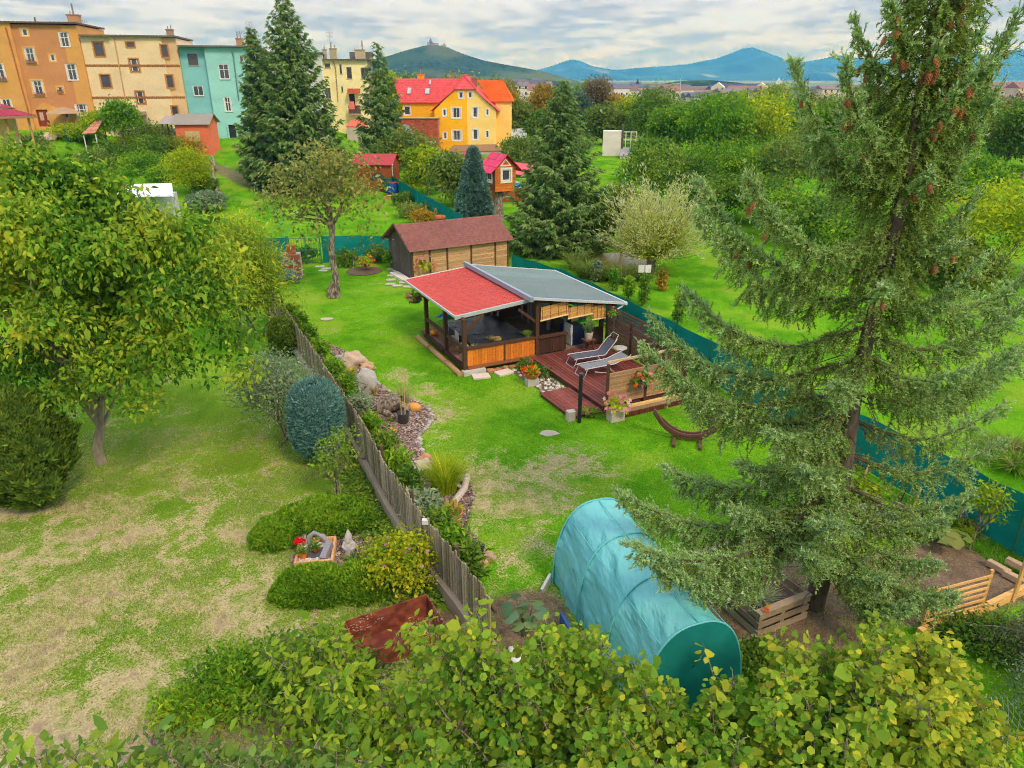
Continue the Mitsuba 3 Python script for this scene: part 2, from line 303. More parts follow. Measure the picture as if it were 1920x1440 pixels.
def broadleaf(name, label, cat, base, H, lobes, nclump, per, L, pal, seed, spread=.35, tr=.14, W=.55, shape='diamond', group=None, trunk_top=.45, droop=.35, stems=1, shell=.5, up=.6, limbs=True, flat=.6, nlimb=None, parent_kind=None, tjit=.25, bark='bark', wild=.8):
    """trunk with limbs that reach into the crown, and a crown of single leaves in clumps. lobes: ((x,y,z) relative to base, (rx,ry,rz))"""
    r = R(seed); base = np.asarray(base, float); k = thing(name, label, cat, group, parent_kind)
    lob = [(base + np.asarray(c), np.asarray(q, float)) for c, q in lobes]
    P, D = crown_points(r, lob, nclump, shell)
    t = MB(); cen = np.mean([l[0] for l in lob], 0)
    for s in range(stems):
        b0 = base + (r.normal(size=3) * [.25, .25, 0] if stems > 1 else 0); b0[2] = base[2] - .1
        top = base * (1 - trunk_top) + cen * trunk_top; top[2] = base[2] + H * trunk_top; top = top + (r.normal(size=3) * [.4, .4, .2] if stems > 1 else 0)
        pts = bend(b0, top, r, 5, .03); t.tube(pts, np.linspace(tr, tr * .6, 5), 7, (.2, .17, .14))
        if limbs:
            for i in r.choice(len(P), min(nlimb or 9, len(P)), replace=False):
                q = P[i]; st = pts[r.integers(2, 5)]
                t.tube(bend(st, q, r, 5, .07, -.05), np.linspace(tr * .42, .012, 5), 5, (.2, .17, .14), cap=False)
    t.put('trunk', bark, k)
    m = MB(); leaves_at(m, r, P, D, per, spread, L, L * W, G[pal] if isinstance(pal, str) else pal, shape, droop, up, flat=flat, tjit=tjit, wild=wild)
    m.put('crown', 'leaf', k); return k
def bush_lobes(r, rx, ry, h, n=5):
    o = [((0, 0, h * .5), (rx * .75, ry * .75, h * .5))]
    for i in range(n):
        a = i * 6.283 / n + r.random(); o.append(((math.cos(a) * rx * .5, math.sin(a) * ry * .5, h * (.35 + .3 * r.random())), (rx * .5, ry * .5, h * (.28 + .12 * r.random()))))
    return o
def shrub(name, label, cat, base, rx, ry, h, pal, seed, n=220, per=7, L=.12, W=.5, shape='diamond', group=None, droop=.2, spread=None, up=.5, tr=.03, shell=.6):
    r = R(seed); return broadleaf(name, label, cat, base, h, bush_lobes(r, rx, ry, h), n, per, L, pal, seed, spread or .09 * (rx + ry + h) / 1.5, tr, W, shape, group, .35, droop, stems=3, shell=shell, nlimb=8, up=up)

def spruce(name, label, base, H, Rm, seed, pal='spruce', nbr=150, per=34, spray=.42, group=None, z0=.06, bare_top=.0, tr=None, cat='spruce', droopy=.55, prof=.85, width=.30, tip_up=.25, lean=(0, 0), mult=1.):
    """whorled branches that sag and lift at the tip, each carrying hanging flat sprays"""
    r = R(seed); base = np.asarray(base, float); k = thing(name, label, cat, group); tr = tr or H * .013
    t = MB(); ax = lambda z: base + np.stack([lean[0] * z, lean[1] * z, z], -1)
    zz = np.linspace(-.1, H, 9); t.tube(ax(zz), np.linspace(tr, .015, 9), 8, (.2, .16, .13))
    m = MB(); PB, PA, PN, PL, PT = [], [], [], [], []
    for i in range(nbr):
        u = (i + r.random()) / nbr; u = u ** 1.08; z = H * (z0 + (1 - z0 - bare_top * .5) * u); az = i * 2.39996 + r.normal(0, .25)
        Lb = Rm * ((1 - u) ** prof) * r.uniform(.72, 1.12) + H * .012
        if u < .08: Lb *= .75
        d = V(math.cos(az), math.sin(az), 0); rise = .18 * u - .28 * (1 - u) * droopy * 1.4; s = np.linspace(0, 1, 6)
        pts = ax(np.array([z]))[0] + d * (s * Lb)[:, None]; pts[:, 2] += Lb * (rise * s - droopy * .35 * np.sin(np.pi * s * .8) + tip_up * s ** 3 * .9)
        t.tube(pts, np.linspace(tr * .28 * (1 - u * .6), .006, 6), 4, (.16, .13, .1), cap=False)
        n = max(5, int(per * (Lb / Rm) ** .9 * mult)); ts = .12 + .88 * r.random(n) ** .75; x = ts * 5; a = np.minimum(x.astype(int), 4); P = pts[a] + (pts[a + 1] - pts[a]) * (x - a)[:, None]
        side = np.cross(d, [0, 0, 1.]); sg = r.choice([-1, 1], n)[:, None]; wide = Lb * width * (1 - ts * .55)[:, None] * r.random((n, 1)) ** .7
        B = P + side * sg * wide + r.normal(0, .03, (n, 3)); B[:, 2] -= wide[:, 0] * .35
        A = unit(d * (.55 + .5 * ts[:, None]) + side * sg * .55 + V(0, 0, -1) * (droopy * 1.35 * (1.1 - .85 * ts[:, None])) + r.normal(0, .28, (n, 3)))
        PB.append(B); PA.append(A); PN.append(unit(V(0, 0, 1) + d * .3 + r.normal(0, .4, (n, 3)))); PL.append(spray * (.6 + .7 * r.random(n)) * (.55 + .45 * (1 - u))); PT.append(.18 + .5 * ts + r.normal(0, .16, n) + .25 * (meshkit.noise(B * .8, 4) - .5))
    B, A, N, L, Tt = map(np.concatenate, (PB, PA, PN, PL, PT))
    # every spray: a twig of three narrow blades
    for da, sc in ((0., 1.), (.55, .72), (-.55, .72)):
        S = unit(np.cross(A, N)); leaf_add(m, B, unit(A + S * da), N, L * sc, L * sc * .30, pick(r, G[pal], len(B), Tt, .18), 'diamond', .12)
    t.put('trunk', 'bark', k); m.put('needles', 'leafdark', k); return k
def clipped(name, label, cat, base, rx, ry, h, pal, seed, n=5000, L=.07, shape_pow=2.6, W=.22, group=None, foot=.10, updir=.75, bump=.10, lean=0, core=True):
    """dense clipped conifer or hedge: upright scale-like sprays all over an egg-shaped body"""
    r = R(seed); k = thing(name, label, cat, group); base = np.asarray(base, float)
    u = r.random(n) ** .8; az = r.random(n) * 6.283; prof = (lambda u: (np.clip(1 - np.abs(2 * (u * .96 + .02) - 1) ** shape_pow, 0, 1)) ** .55) if shape_pow > 0 else (lambda u: np.clip(1.02 - u, 0, 1) ** -shape_pow * np.clip(u * 9 + .55, 0, 1))
    d = np.stack([np.cos(az), np.sin(az), 0 * az], -1); q = np.stack([np.cos(az) * rx, np.sin(az) * ry], -1)
    bmp = 1 + bump * (meshkit.fbm(np.stack([np.cos(az) * 2.2, np.sin(az) * 2.2, u * 5], -1) + seed, 3, 1) - .5) * 2
    P = np.stack([q[:, 0] * prof(u) * bmp, q[:, 1] * prof(u) * bmp, foot * h + u * h * (1 - foot)], -1); P *= np.array([1, 1, 1]); inn = 1 - .16 * r.random((n, 1)) ** 2; P[:, :2] *= inn
    nrm = unit(d * [1 / rx, 1 / ry, 0] + V(0, 0, 1) * (2 * u - .9)[:, None] * 1.2 / h)
    A = unit(nrm * .6 + V(0, 0, updir) + r.normal(0, .33, (n, 3))); N = unit(nrm + r.normal(0, .4, (n, 3)))
    m = MB(); t = .45 + .5 * (meshkit.fbm(P * 2.5 + seed, 3, 2) - .5) + r.normal(0, .22, n)
    for da in (-.5, 0, .5):
        S = unit(np.cross(A, N)); leaf_add(m, P + base, unit(A + S * da), N, L * r.uniform(.7, 1.3, n), L * W * 2, pick(r, G[pal], n, t), 'diamond', .05)
    if core:
        uu = np.linspace(0, 1, 12); t2 = MB(); an = np.arange(14) * 6.283 / 14
        pr_ = prof(uu) * .84; v = np.stack([pr_[:, None] * np.cos(an) * rx, pr_[:, None] * np.sin(an) * ry, np.repeat((foot * h + uu * h * (1 - foot) * .97)[:, None], 14, 1)], -1) + base
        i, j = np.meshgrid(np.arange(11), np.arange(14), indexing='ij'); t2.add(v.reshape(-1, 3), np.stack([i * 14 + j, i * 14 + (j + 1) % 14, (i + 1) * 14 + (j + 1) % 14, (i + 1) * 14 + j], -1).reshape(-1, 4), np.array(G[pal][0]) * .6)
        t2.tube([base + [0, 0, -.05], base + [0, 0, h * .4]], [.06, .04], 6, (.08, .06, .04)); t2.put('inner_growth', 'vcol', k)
    m.put('foliage', 'leafdark', k); return k
def tuft(name, label, cat, base, h, rad, n, pal, seed, group=None, w=.012, out=.6, seg=4, mat='leaf', put_it=True):
    """arching blades from one foot"""
    r = R(seed); m = MB(); base = np.asarray(base, float); az = r.random(n) * 6.283; b = base + np.stack([np.cos(az), np.sin(az), 0 * az], -1) * (r.random(n) * rad * .35)[:, None]
    d = np.stack([np.cos(az), np.sin(az), 0 * az], -1); hh = h * r.uniform(.6, 1.1, n); o = rad * r.uniform(.2, 1.1, n) * out; S = np.stack([-np.sin(az), np.cos(az), 0 * az], -1)
    rows = []
    for s in np.linspace(0, 1, seg):
        c = b + d * (o * s ** 1.8)[:, None] + V(0, 0, 1) * (hh * (s - .28 * s ** 3))[:, None]; ww = w * (1 - s) ** .6 + .001; rows += [c + S * ww, c - S * ww]
    v = np.stack(rows, 1).reshape(-1, 3); F = [[2 * i, 2 * i + 1, 2 * i + 3, 2 * i + 2] for i in range(seg - 1)]
    f = (np.array(F)[None] + (np.arange(n) * 2 * seg)[:, None, None]).reshape(-1, 4)
    m.add(v, f, np.repeat(pick(r, G[pal] if isinstance(pal, str) else pal, n), 2 * seg, 0))
    return put(name, m, mat, label, cat, group) if put_it else m
def flowers(m, r, P, size, cols):
    """small five-petalled blooms"""
    for p, c in zip(P, cols):
        u = unit(V(*(r.normal(size=3) * .5)) + [0, -.5, .8]); a = unit(np.cross(u, [.3, .2, 1])); b = np.cross(u, a); an = np.arange(5) * 1.2566
        for q in an:
            d = math.cos(q) * a + math.sin(q) * b; e = np.cross(u, d); m.add([p, p + d * size * .6 + e * size * .4 + u * size * .2, p + d * size + u * size * .1, p + d * size * .6 - e * size * .4 + u * size * .2], [[0, 1, 2, 3]], c)
        m.add([p + u * size * .15 + a * size * .2, p + u * size * .15 + b * size * .2, p + u * size * .15 - a * size * .2, p + u * size * .15 - b * size * .2], [[0, 1, 2, 3]], (.7, .5, .05))
# ---------------------------------------------------------------- houses
class Facade:
    """an upright wall plane: origin o, direction along the wall (degrees), outward normal towards us"""
    def __init__(s, o, deg): s.o = np.asarray(o, float); a = math.radians(deg); s.ex = V(math.cos(a), math.sin(a), 0); s.n = V(math.sin(a), -math.cos(a), 0); s.ez = V(0, 0, 1)
    def st(s, px, py):
        d = ray(px, py); t = ((s.o - EYE) @ s.n) / (d @ s.n); p = EYE + d * t - s.o; return p @ s.ex, p[2]
    def p(s, a, z, out=0.): return s.o + s.ex * a + s.ez * z + s.n * out
    def fr(s, out=0.): return (s.o + s.n * out, s.ex, -s.n, s.ez)
    def rect(s, x0, y0, x1, y1):
        xm, ym = (x0 + x1) / 2, (y0 + y1) / 2; a0, _ = s.st(x0, ym); a1, _ = s.st(x1, ym); _, z1 = s.st(xm, y0); _, z0 = s.st(xm, y1); return a0, z0, a1, z1
def window(F, rc, par, frame=(.8, .8, .78), grid=(2, 2), sur=None, sill=True, out=0., label=None, flowerbox=False, curtain=False, seed=0):
    """frame, pane, bars and sill in an opening of the wall; sur = colour of a painted surround"""
    a0, z0, a1, z1 = rc; w, h = a1 - a0, z1 - z0; k = numbered(par + '__window'); t = min(.09, w * .12)
    m = MB()
    def b(x0, y0, x1, y1, d0, d1, c): m.box(F.p((x0 + x1) / 2, (y0 + y1) / 2, out + (d0 + d1) / 2), (x1 - x0, d1 - d0, y1 - y0), c, M=np.stack([F.ex, -F.n, F.ez], 1))
    b(a0, z0, a0 + t, z1, -.12, -.05, frame); b(a1 - t, z0, a1, z1, -.12, -.05, frame); b(a0 + t, z1 - t, a1 - t, z1, -.12, -.05, frame); b(a0 + t, z0, a1 - t, z0 + t, -.12, -.05, frame)
    for i in range(1, grid[0]): x = a0 + w * i / grid[0]; b(x - t * .4, z0 + t, x + t * .4, z1 - t, -.115, -.055, frame)
    for i in range(1, grid[1]): z = z0 + h * (i / grid[1] if grid[1] > 2 else .64); b(a0 + t, z - t * .35, a1 - t, z + t * .35, -.118, -.058, frame)
    scene[k + '__frame'] = m.build('satin')
    q = MB(); b2 = (F.p(a0 + t, z0 + t, out - .09), F.p(a1 - t, z0 + t, out - .09), F.p(a1 - t, z1 - t, out - .09), F.p(a0 + t, z1 - t, out - .09)); q.quad(*b2); scene[k + '__pane'] = q.build('pane')
    if curtain:
        q = MB(); n = 9; rr = R(seed); cc = (.62, .60, .58)
        for side in (0, 1):
            for i in range(n // 2):
                x = (a0 + t + i * w * .035) if side == 0 else (a1 - t - (i + 1) * w * .035); q.box(F.p(x + w * .0175, z0 + h * .5, out - .087 + .004 * (i % 2)), (w * .033, .004, h - 2 * t), cc, M=np.stack([F.ex, -F.n, F.ez], 1))
        scene[k + '__curtain'] = q.build('plain')
    if sur is not None:
        m = MB(); e = .14
        b(a0 - e, z0 - e, a0, z1 + e, 0, .04, sur); b(a1, z0 - e, a1 + e, z1 + e, 0, .04, sur); b(a0, z1, a1, z1 + e, 0, .04, sur); b(a0, z0 - e, a1, z0, 0, .04, sur); scene[k + '__surround'] = m.build('plain')
    elif sill:
        m = MB(); b(a0 - .06, z0 - .06, a1 + .06, z0, -.02, .1, (.45, .42, .38)); scene[k + '__sill'] = m.build('plain')
    if flowerbox:
        m = MB(); b(a0, z0 + .02, a1, z0 + .2, .06, .24, (.3, .14, .1)); rr = R(seed + 5)
        scene[k + '__flower_box'] = m.build('plain'); m = MB(); P = np.array([F.p(a0 + w * x, z0 + .22 + .12 * y, out + .15 + .08 * zz) for x, y, zz in rr.random((26, 3))])
        leaf_add(m, P, rdir(rr, 26), rdir(rr, 26), .16, .1, pick(rr, [(.06, .14, .03), (.4, .06, .05), (.12, .2, .05)], 26)); scene[k + '__flowers'] = m.build('leaf')
    if label: labels[k] = {'label': label}
    return k
def wall(F, poly, holes, par, col, depth=.3, name='wall', mat='plain', out=0.):
    p = Polygon(poly)
    for a0, z0, a1, z1 in holes: p = p.difference(sbox(a0, z0, a1, z1))
    m = MB()
    for q in getattr(p, 'geoms', [p]): m.prism(q, depth, F.fr(out), col)
    return m.put(name, mat, par)
def body(F, a0, a1, z0, z1, depth, par, col, off=.3, name='rear_wall'):
    """the rest of the house behind its front wall"""
    m = MB(); c = F.p((a0 + a1) / 2, (z0 + z1) / 2, -(off + depth / 2)); m.box(c, (a1 - a0, depth - .01, z1 - z0), col, M=np.stack([F.ex, -F.n, F.ez], 1)); return m.put(name, 'plain', par)
def bx(m, F, a0, z0, a1, z1, d0, d1, col): return m.box(F.p((a0 + a1) / 2, (z0 + z1) / 2, (d0 + d1) / 2), (a1 - a0, d1 - d0, z1 - z0), col, M=np.stack([F.ex, -F.n, F.ez], 1))
def chimney(F, rc, par, depth, back, col, seed=0, pots=2):
    a0, z0, a1, z1 = rc; m = MB(); bx(m, F, a0, z0 - .9, a1, z1 - .12, -back - depth, -back, col); bx(m, F, a0 - .07, z1 - .12, a1 + .07, z1, -back - depth - .07, -back + .07, np.array(col) * .8); k = m.put('chimney', 'plain', par)
    m = MB(); r = R(seed)
    for i in range(pots):
        p = F.p(a0 + (a1 - a0) * (i + .5) / pots, z1, -back - depth / 2); m.tube([p, p + V(0, 0, r.uniform(.3, .8))], .07, 8, (.3, .28, .26))
    part(m.put('flue', 'plain', k), kind='stuff'); return k
def antenna(p, h, name, label, seed=0):
    m = MB(); p = np.asarray(p, float); m.tube([p, p + V(0, 0, h)], .022, 5, (.25, .25, .26))
    for z, w in ((h * .95, .9), (h * .72, .7)):
        m.tube([p + V(-w * .5, 0, z), p + V(w * .5, .1, z)], .014, 4, (.3, .3, .3))
        for i in range(5): q = p + V(-w * .5 + w * i / 4, .02 * i, z); m.tube([q + V(0, -.02, -.22), q + V(0, .02, .22)], .010, 4, (.3, .3, .3))
    return put(name, m, 'satin', label, 'aerial')
def pipe(F, pts, par, col=(.42, .33, .27), r=.07, out=.12, name='downpipe'):
    m = MB(); m.tube([F.p(*F.st(*q), out) for q in pts], r, 6, col); return m.put(name, 'satin', par)
def q4(*a): return tuple(x / 4 for x in a)

# --- the terrace of tall old houses on the left
P0 = at(164, 145, 91.); TERR = 12.
FA = Facade((P0[0], P0[1], 0), TERR)
def sx(px, py=145): return FA.st(px, py)[0]
A_OR0, A_OR1, A_BE1, A_TE1 = -15.5, 0., sx(341), sx(485)
ZG = 2.6
# orange house
k = thing('apartment_house', 'tall orange house with white lattice windows and a gabled porch outline, leftmost of the terrace', 'house')
_, z_e = FA.st(75, 46); _, z_e2 = FA.st(148, 50)
win = [((160, 216, 210, 268), (1, 1), 0), ((442, 240, 523, 352), (2, 2), 0), ((187, 357, 265, 475), (2, 2), 1), ((374, 410, 414, 457), (1, 1), 0), ((495, 478, 582, 603), (2, 2), 0), ((245, 603, 328, 718), (2, 2), 1), ((432, 652, 474, 696), (1, 1), 1), ((567, 780, 664, 905), (3, 3), 0), ((480, 842, 520, 884), (1, 1), 0), ((-40, 475, 48, 605), (2, 2), 1), ((14, 740, 98, 810), (2, 1), 0)]
holes = [FA.rect(*q4(*w[0])) for w in win]; door = FA.rect(*q4(282, 822, 368, 950))
col_or, col_ye = C('#c9905e', .95), C('#d9a45a', .95)
a_l, a_r = sx(13), sx(140, 130)
def piece(F, a0, a1, z0, z1, holes, par, col, nm='wall', out=0.): return wall(F, [(a0, z0), (a1, z0), (a1, z1), (a0, z1)], [h for h in holes if h[0] < a1 and h[2] > a0], par, col, .3, nm, out=out)
aL, aR = sx(40, 130), sx(131, 130)
gbl = [FA.st(*q) for q in ((52, 231), (80, 192), (142, 217), (146, 231))]
piece(FA, A_OR0, aL, ZG, z_e + .1, holes, k, col_ye, out=.28)
wall(FA, [(aL, ZG + 1.0), (aR, ZG + 1.0), (aR, z_e), (aL, z_e)], holes + [door], k, col_or)
piece(FA, aR, A_OR1 - .02, ZG, z_e - .05, holes, k, col_ye, out=.06)
gp = Polygon([(aL + .02, ZG + .9), (aR - .02, ZG + .9), (aR - .02, gbl[2][1]), (gbl[1][0], gbl[1][1]), (aL + .02, gbl[0][1] + 1.2)])
for h in holes + [door]: gp = gp.difference(sbox(*h))
m = MB(); m.prism(gp, .03, FA.fr(.05), col_ye); part(m.put('gable_panel', 'plain', k), 'ochre gable shape painted round the door')
m = MB(); bx(m, FA, aL, ZG - .3, door[0], ZG + 1.0, -.3, .08, (.62, .6, .57)); bx(m, FA, door[2], ZG - .3, aR, ZG + 1.0, -.3, .08, (.62, .6, .57)); bx(m, FA, door[0], ZG - .3, door[2], door[1], -.3, .02, (.5, .48, .46)); m.put('plinth', 'plain', k)
for i, (w, gr, fb) in enumerate(win): window(FA, holes[i], k, grid=gr, sur=C('#e9b868', .9) if aL < holes[i][0] < aR - 1.5 else None, out=.28 if holes[i][2] < aL else (.06 if holes[i][0] > aR else 0), flowerbox=fb, curtain=True, seed=i)
m = MB(); bx(m, FA, door[0], door[1], door[2], door[3], -.2, -.1, C('#8a3b1e')); d = m.put('door', 'wood', k)
m = MB()
for i in range(2): bx(m, FA, door[0] + .25 + i * .75, door[1] + .7, door[0] + .65 + i * .75, door[3] - .3, -.1, -.09, (.5, .42, .32))
m.put('door_pane', 'satin', d)
body(FA, A_OR0, A_OR1 - .02, ZG - 1, z_e - .02, 10, k, col_ye)
m = MB(); bx(m, FA, A_OR0, z_e + .1, A_OR1 + .1, z_e + .28, -10.5, .55, (.14, .09, .08)); part(m.put('roof', 'plain', k))
pipe(FA, [(12, 51), (14, 56), (54, 204), (58, 230)], k, C('#b06a45'), out=.35); 
chimney(FA, FA.rect(115, 24, 136, 48), k, 1.2, 2., C('#b98f6a'), 1, 0)
m = MB(); b = FA.p(*FA.st(124, 26), -2.5); m.tube([b, b + V(0, 0, 1.25)], .09, 6, (.25, .22, .2)); m.tube([b + V(-.35, 0, 0), b + V(-.35, 0, .5)], .05, 6, (.3, .25, .22)); b = FA.p(*FA.st(52, 46), -2.5); m.tube([b, b + V(0, 0, .9)], .09, 6, (.15, .14, .14)); part(m.put('flue', 'plain', k), kind='stuff')
antenna(FA.p(*FA.st(150, 52), -1.5), .9, 'roof_aerial', 'thin aerial at the corner between the orange and the beige roof')
# beige house
k = thing('apartment_house', 'beige house with brown window surrounds and two brown string courses', 'house')
_, z_b = FA.st(240, 69)
win = [((703, 318, 775, 420), (1, 1)), ((950, 317, 1008, 354), (1, 1)), ((977, 442, 1043, 538), (1, 1)), ((1212, 337, 1260, 428), (1, 1)), ((757, 562, 826, 656), (1, 1)), ((1252, 565, 1300, 656), (1, 1)), ((1024, 686, 1086, 777), (1, 1)), ((1292, 797, 1334, 862), (1, 1))]
holes = [FA.rect(*q4(*w[0])) for w in win]; door = FA.rect(*q4(1042, 868, 1083, 995)); col_be, col_b2 = C('#ecd3aa', .95), C('#e4c294', .95); br = C('#8a4f25')
a1, a2 = sx(216, 130), sx(312, 130)
piece(FA, A_OR1 + .02, a1, ZG - .3, z_b, holes, k, col_be, out=-.15); piece(FA, a1, a2, ZG - .3, z_b - .02, holes + [door], k, col_be, out=.1); piece(FA, a2, A_BE1 - .02, ZG - .3, z_b - .04, holes, k, col_b2, out=-.1)
for i, (w, gr) in enumerate(win): window(FA, holes[i], k, frame=br, grid=gr, sur=C('#c28e56', .9), out=.1 if a1 < holes[i][0] < a2 else -.13, curtain=i in (2, 6), seed=i + 20)
m = MB()
for yy in (123, 183):
    _, z = FA.st(240, yy)
    for x0, x1, o in ((A_OR1 + .03, a1 - .002, -.15), (a1, a2 - .002, .1), (a2, A_BE1 - .03, -.1)): bx(m, FA, x0, z - .12, x1, z + .12, o, o + .05, C('#9a6a3c'))
part(m.put('string_course', 'plain', k), kind='stuff')
m = MB(); bx(m, FA, door[0], door[1], door[2], door[3], -.2, -.05, (.06, .045, .04)); m.put('door', 'wood', k)
m = MB(); bx(m, FA, door[0] - .4, door[3] + .1, door[2] + .5, door[3] + .5, .1, 1., (.35, .26, .2)); m.put('door_canopy', 'plain', k)
m = MB(); bx(m, FA, door[0] - .6, ZG - .6, door[2] + .3, door[1] - .02, .1, 1.6, (.3, .22, .17))
for i in range(6): p = FA.p(door[0] - .5 + i * .45, door[1], 1.5); m.tube([p, p + V(0, 0, 1.0)], .02, 4, (.25, .25, .25))
for z in (.5, 1.): m.tube([FA.p(door[0] - .5, door[1] + z, 1.5), FA.p(door[0] + 1.75, door[1] + z, 1.5)], .02, 4, (.25, .25, .25))
m.put('landing', 'plain', k)
body(FA, A_OR1 + .02, A_BE1 - .02, ZG - 1, z_b - .1, 10, k, col_be, .5)
m = MB(); bx(m, FA, A_OR1 + .12, z_b, A_BE1 + .1, z_b + .18, -10.5, .5, (.16, .13, .12)); m.put('roof', 'plain', k)
pipe(FA, [(213.5, 70), (216, 80), (228, 145), (236, 187)], k, C('#c9a276'), out=.15)
chimney(FA, FA.rect(306.5, 53, 318.5, 71), k, .8, 1.5, C('#a08a72'), 3, 2)
# teal house
k = thing('apartment_house', 'turquoise house with white windows and an air conditioner at its foot', 'house')
_, z_t = FA.st(400, 88); a1 = sx(388, 130)
win = [((1402, 402, 1476, 489), (2, 1), C('#6b4a40')), ((1642, 480, 1718, 594), (2, 2), (.8, .8, .8)), ((1442, 642, 1520, 720), (2, 1), (.8, .8, .8)), ((1680, 727, 1738, 837), (2, 2), (.8, .8, .8)), ((1492, 852, 1554, 953), (2, 2), (.8, .8, .8)), ((1797, 416, 1824, 464), (1, 1), (.7, .7, .7))]
holes = [FA.rect(*q4(*w[0])) for w in win]; gd = FA.rect(*q4(1717, 936, 1770, 1040)); tl = C('#9fe0dc', .88); tl2 = C('#8ad2d4', .88)
piece(FA, A_BE1 + .02, a1, ZG - .4, z_t, holes, k, tl2, out=-.55); piece(FA, a1, A_TE1, ZG - .4, z_t - .02, holes + [gd], k, tl, out=.0)
for i, (w, gr, fc) in enumerate(win): window(FA, holes[i], k, frame=fc, grid=gr, out=-.55 if holes[i][2] < a1 else 0, curtain=i == 3, seed=i + 40)
m = MB(); bx(m, FA, gd[0], gd[1], gd[2], gd[3], -.28, -.2, (.03, .035, .04)); m.put('garage_door', 'plain', k)
m = MB(); bx(m, FA, a1 - .3, ZG - .5, A_TE1, ZG + .12, .0, .03, (.2, .17, .16)); m.put('plinth', 'plain', k)
body(FA, A_BE1 + .02, A_TE1, ZG - 1, z_t - .1, 10, k, tl2, .85)
m = MB(); bx(m, FA, A_BE1 + .12, z_t, A_TE1 + .2, z_t + .16, -10.5, .6, (.17, .16, .16)); m.put('roof', 'plain', k)
pipe(FA, [(434, 96), (437, 100), (448, 188)], k, C('#5f8f92'), out=.12)
chimney(FA, FA.rect(438.5, 70, 450, 88), k, .9, 2., C('#b58a6a'), 5, 2); chimney(FA, FA.rect(458, 65, 472, 88), k, .9, 2.5, C('#b9714a'), 6, 2)
ac = put('air_conditioner', bx(MB(), FA, *FA.rect(385, 240, 397, 250), .02, .5, (.7, .7, .68)).lathe(FA.p(*FA.st(391, 245), .5), [(0, 0), (.01, .0)], 8, (.1, .1, .1)), 'satin', 'white air conditioner box at the foot of the turquoise wall', 'air conditioner')
antenna(FA.p(*FA.st(465, 66), -2.9), 1.6, 'roof_aerial', 'tall thin aerial beside the brick chimney of the turquoise house')
antenna(FA.p(*FA.st(446, 71), -2.4), .9, 'roof_aerial', 'short aerial on the left chimney of the turquoise house')
# next in the terrace, seen only between the spruce boughs
k = thing('apartment_house', 'pale house mostly hidden behind the tall spruce on the left', 'house')
FH = Facade((P0[0], P0[1], 0), TERR); aH0, aH1 = A_TE1 + .3, A_TE1 + 7.5
wall(FH, [(aH0, 1), (aH1, 1), (aH1, z_t - .6), (aH0, z_t - .6)], [], k, C('#dfe2da', .8), out=-.6); body(FH, aH0, aH1, 1, z_t - .7, 9, k, C('#dfe2da', .8), .9); m = MB(); bx(m, FH, aH0 + .05, z_t - .6, aH1 + .3, z_t - .42, -10, -.2, (.2, .19, .19)); m.put('roof', 'plain', k)
# cream house behind the spruces
YC = 105.; pc = at(690, 145, YC); FC = Facade((pc[0], pc[1], 0), 6.); c2 = lambda x0, y0, x1, y1: FC.rect(480 + x0 / 4, y0 / 4, 480 + x1 / 4, y1 / 4)
k = thing('apartment_house', 'cream yellow house with a small balcony, half hidden between two spruces', 'house')
_, z_c = FC.st(650, 113); a0 = FC.st(575, 145)[0]
win = [((515, 476, 556, 508), (1, 1)), ((627, 482, 643, 553), (1, 1)), ((680, 503, 718, 590), (1, 1)), ((787, 506, 845, 590), (2, 1)), ((640, 648, 652, 688), (1, 1)), ((805, 700, 850, 785), (2, 1)), ((520, 660, 560, 740), (2, 1))]
holes = [c2(*w[0]) for w in win]; bd = c2(700, 705, 742, 800)
wall(FC, [(a0, -1), (0, -1), (0, z_c), (a0, z_c)], holes + [bd], k, C('#f6ebb4', .95)); body(FC, a0, 0, -1, z_c - .02, 9, k, C('#9a8a78'))
for i, (w, gr) in enumerate(win): window(FC, holes[i], k, frame=(.2, .17, .15), grid=gr, seed=i + 60, curtain=False)
m = MB(); bx(m, FC, *bd, -.25, -.15, (.05, .045, .045)); m.put('balcony_door', 'wood', k)
bb = c2(700, 792, 790, 850); m = MB(); bx(m, FC, bb[0], bb[1] - .12, bb[2], bb[1], 0, 1.1, (.4, .36, .3))
for i in range(13): x = bb[0] + (bb[2] - bb[0]) * (i + .5) / 13; bx(m, FC, x - .06, bb[1], x + .06, bb[3], 1.02, 1.06, (.10, .07, .06))
bx(m, FC, bb[0], bb[3], bb[2], bb[3] + .06, .98, 1.1, (.1, .07, .06)); m.put('balcony', 'wood', k)
cn = c2(690, 670, 785, 700); m = MB(); m.quad(FC.p(cn[0], cn[1], 1.2), FC.p(cn[2], cn[1], 1.2), FC.p(cn[2], cn[3] + .1, .01), FC.p(cn[0], cn[3] + .1, .01), C('#a8503c')); m.put('balcony_awning', 'plain', k)
m = MB(); bx(m, FC, a0 - .3, z_c, .35, z_c + .16, -9.6, .5, (.12, .11, .12)); bx(m, FC, a0 + 5.5, z_c + .16, .3, z_c + 1.1, -8, -3.4, (.15, .14, .15)); m.put('roof', 'plain', k)
for (x0, y0, x1, y1), s in (((487, 365, 512, 425), 1), ((540, 357, 590, 425), 2), ((733, 367, 808, 430), 0)): chimney(FC, c2(x0, y0, x1, y1), k, .9, 1.6, C('#b7a98c'), s + 7, s)
m = MB(); p = FC.p(*FC.st(677, 92), -2); m.tube([p, p + V(0, 0, 1.1)], .07, 6, (.12, .11, .11)); m.put('flue', 'plain', k)
pipe(FC, [(624, 115), (629, 125), (634, 190)], k, (.3, .25, .2), .06)
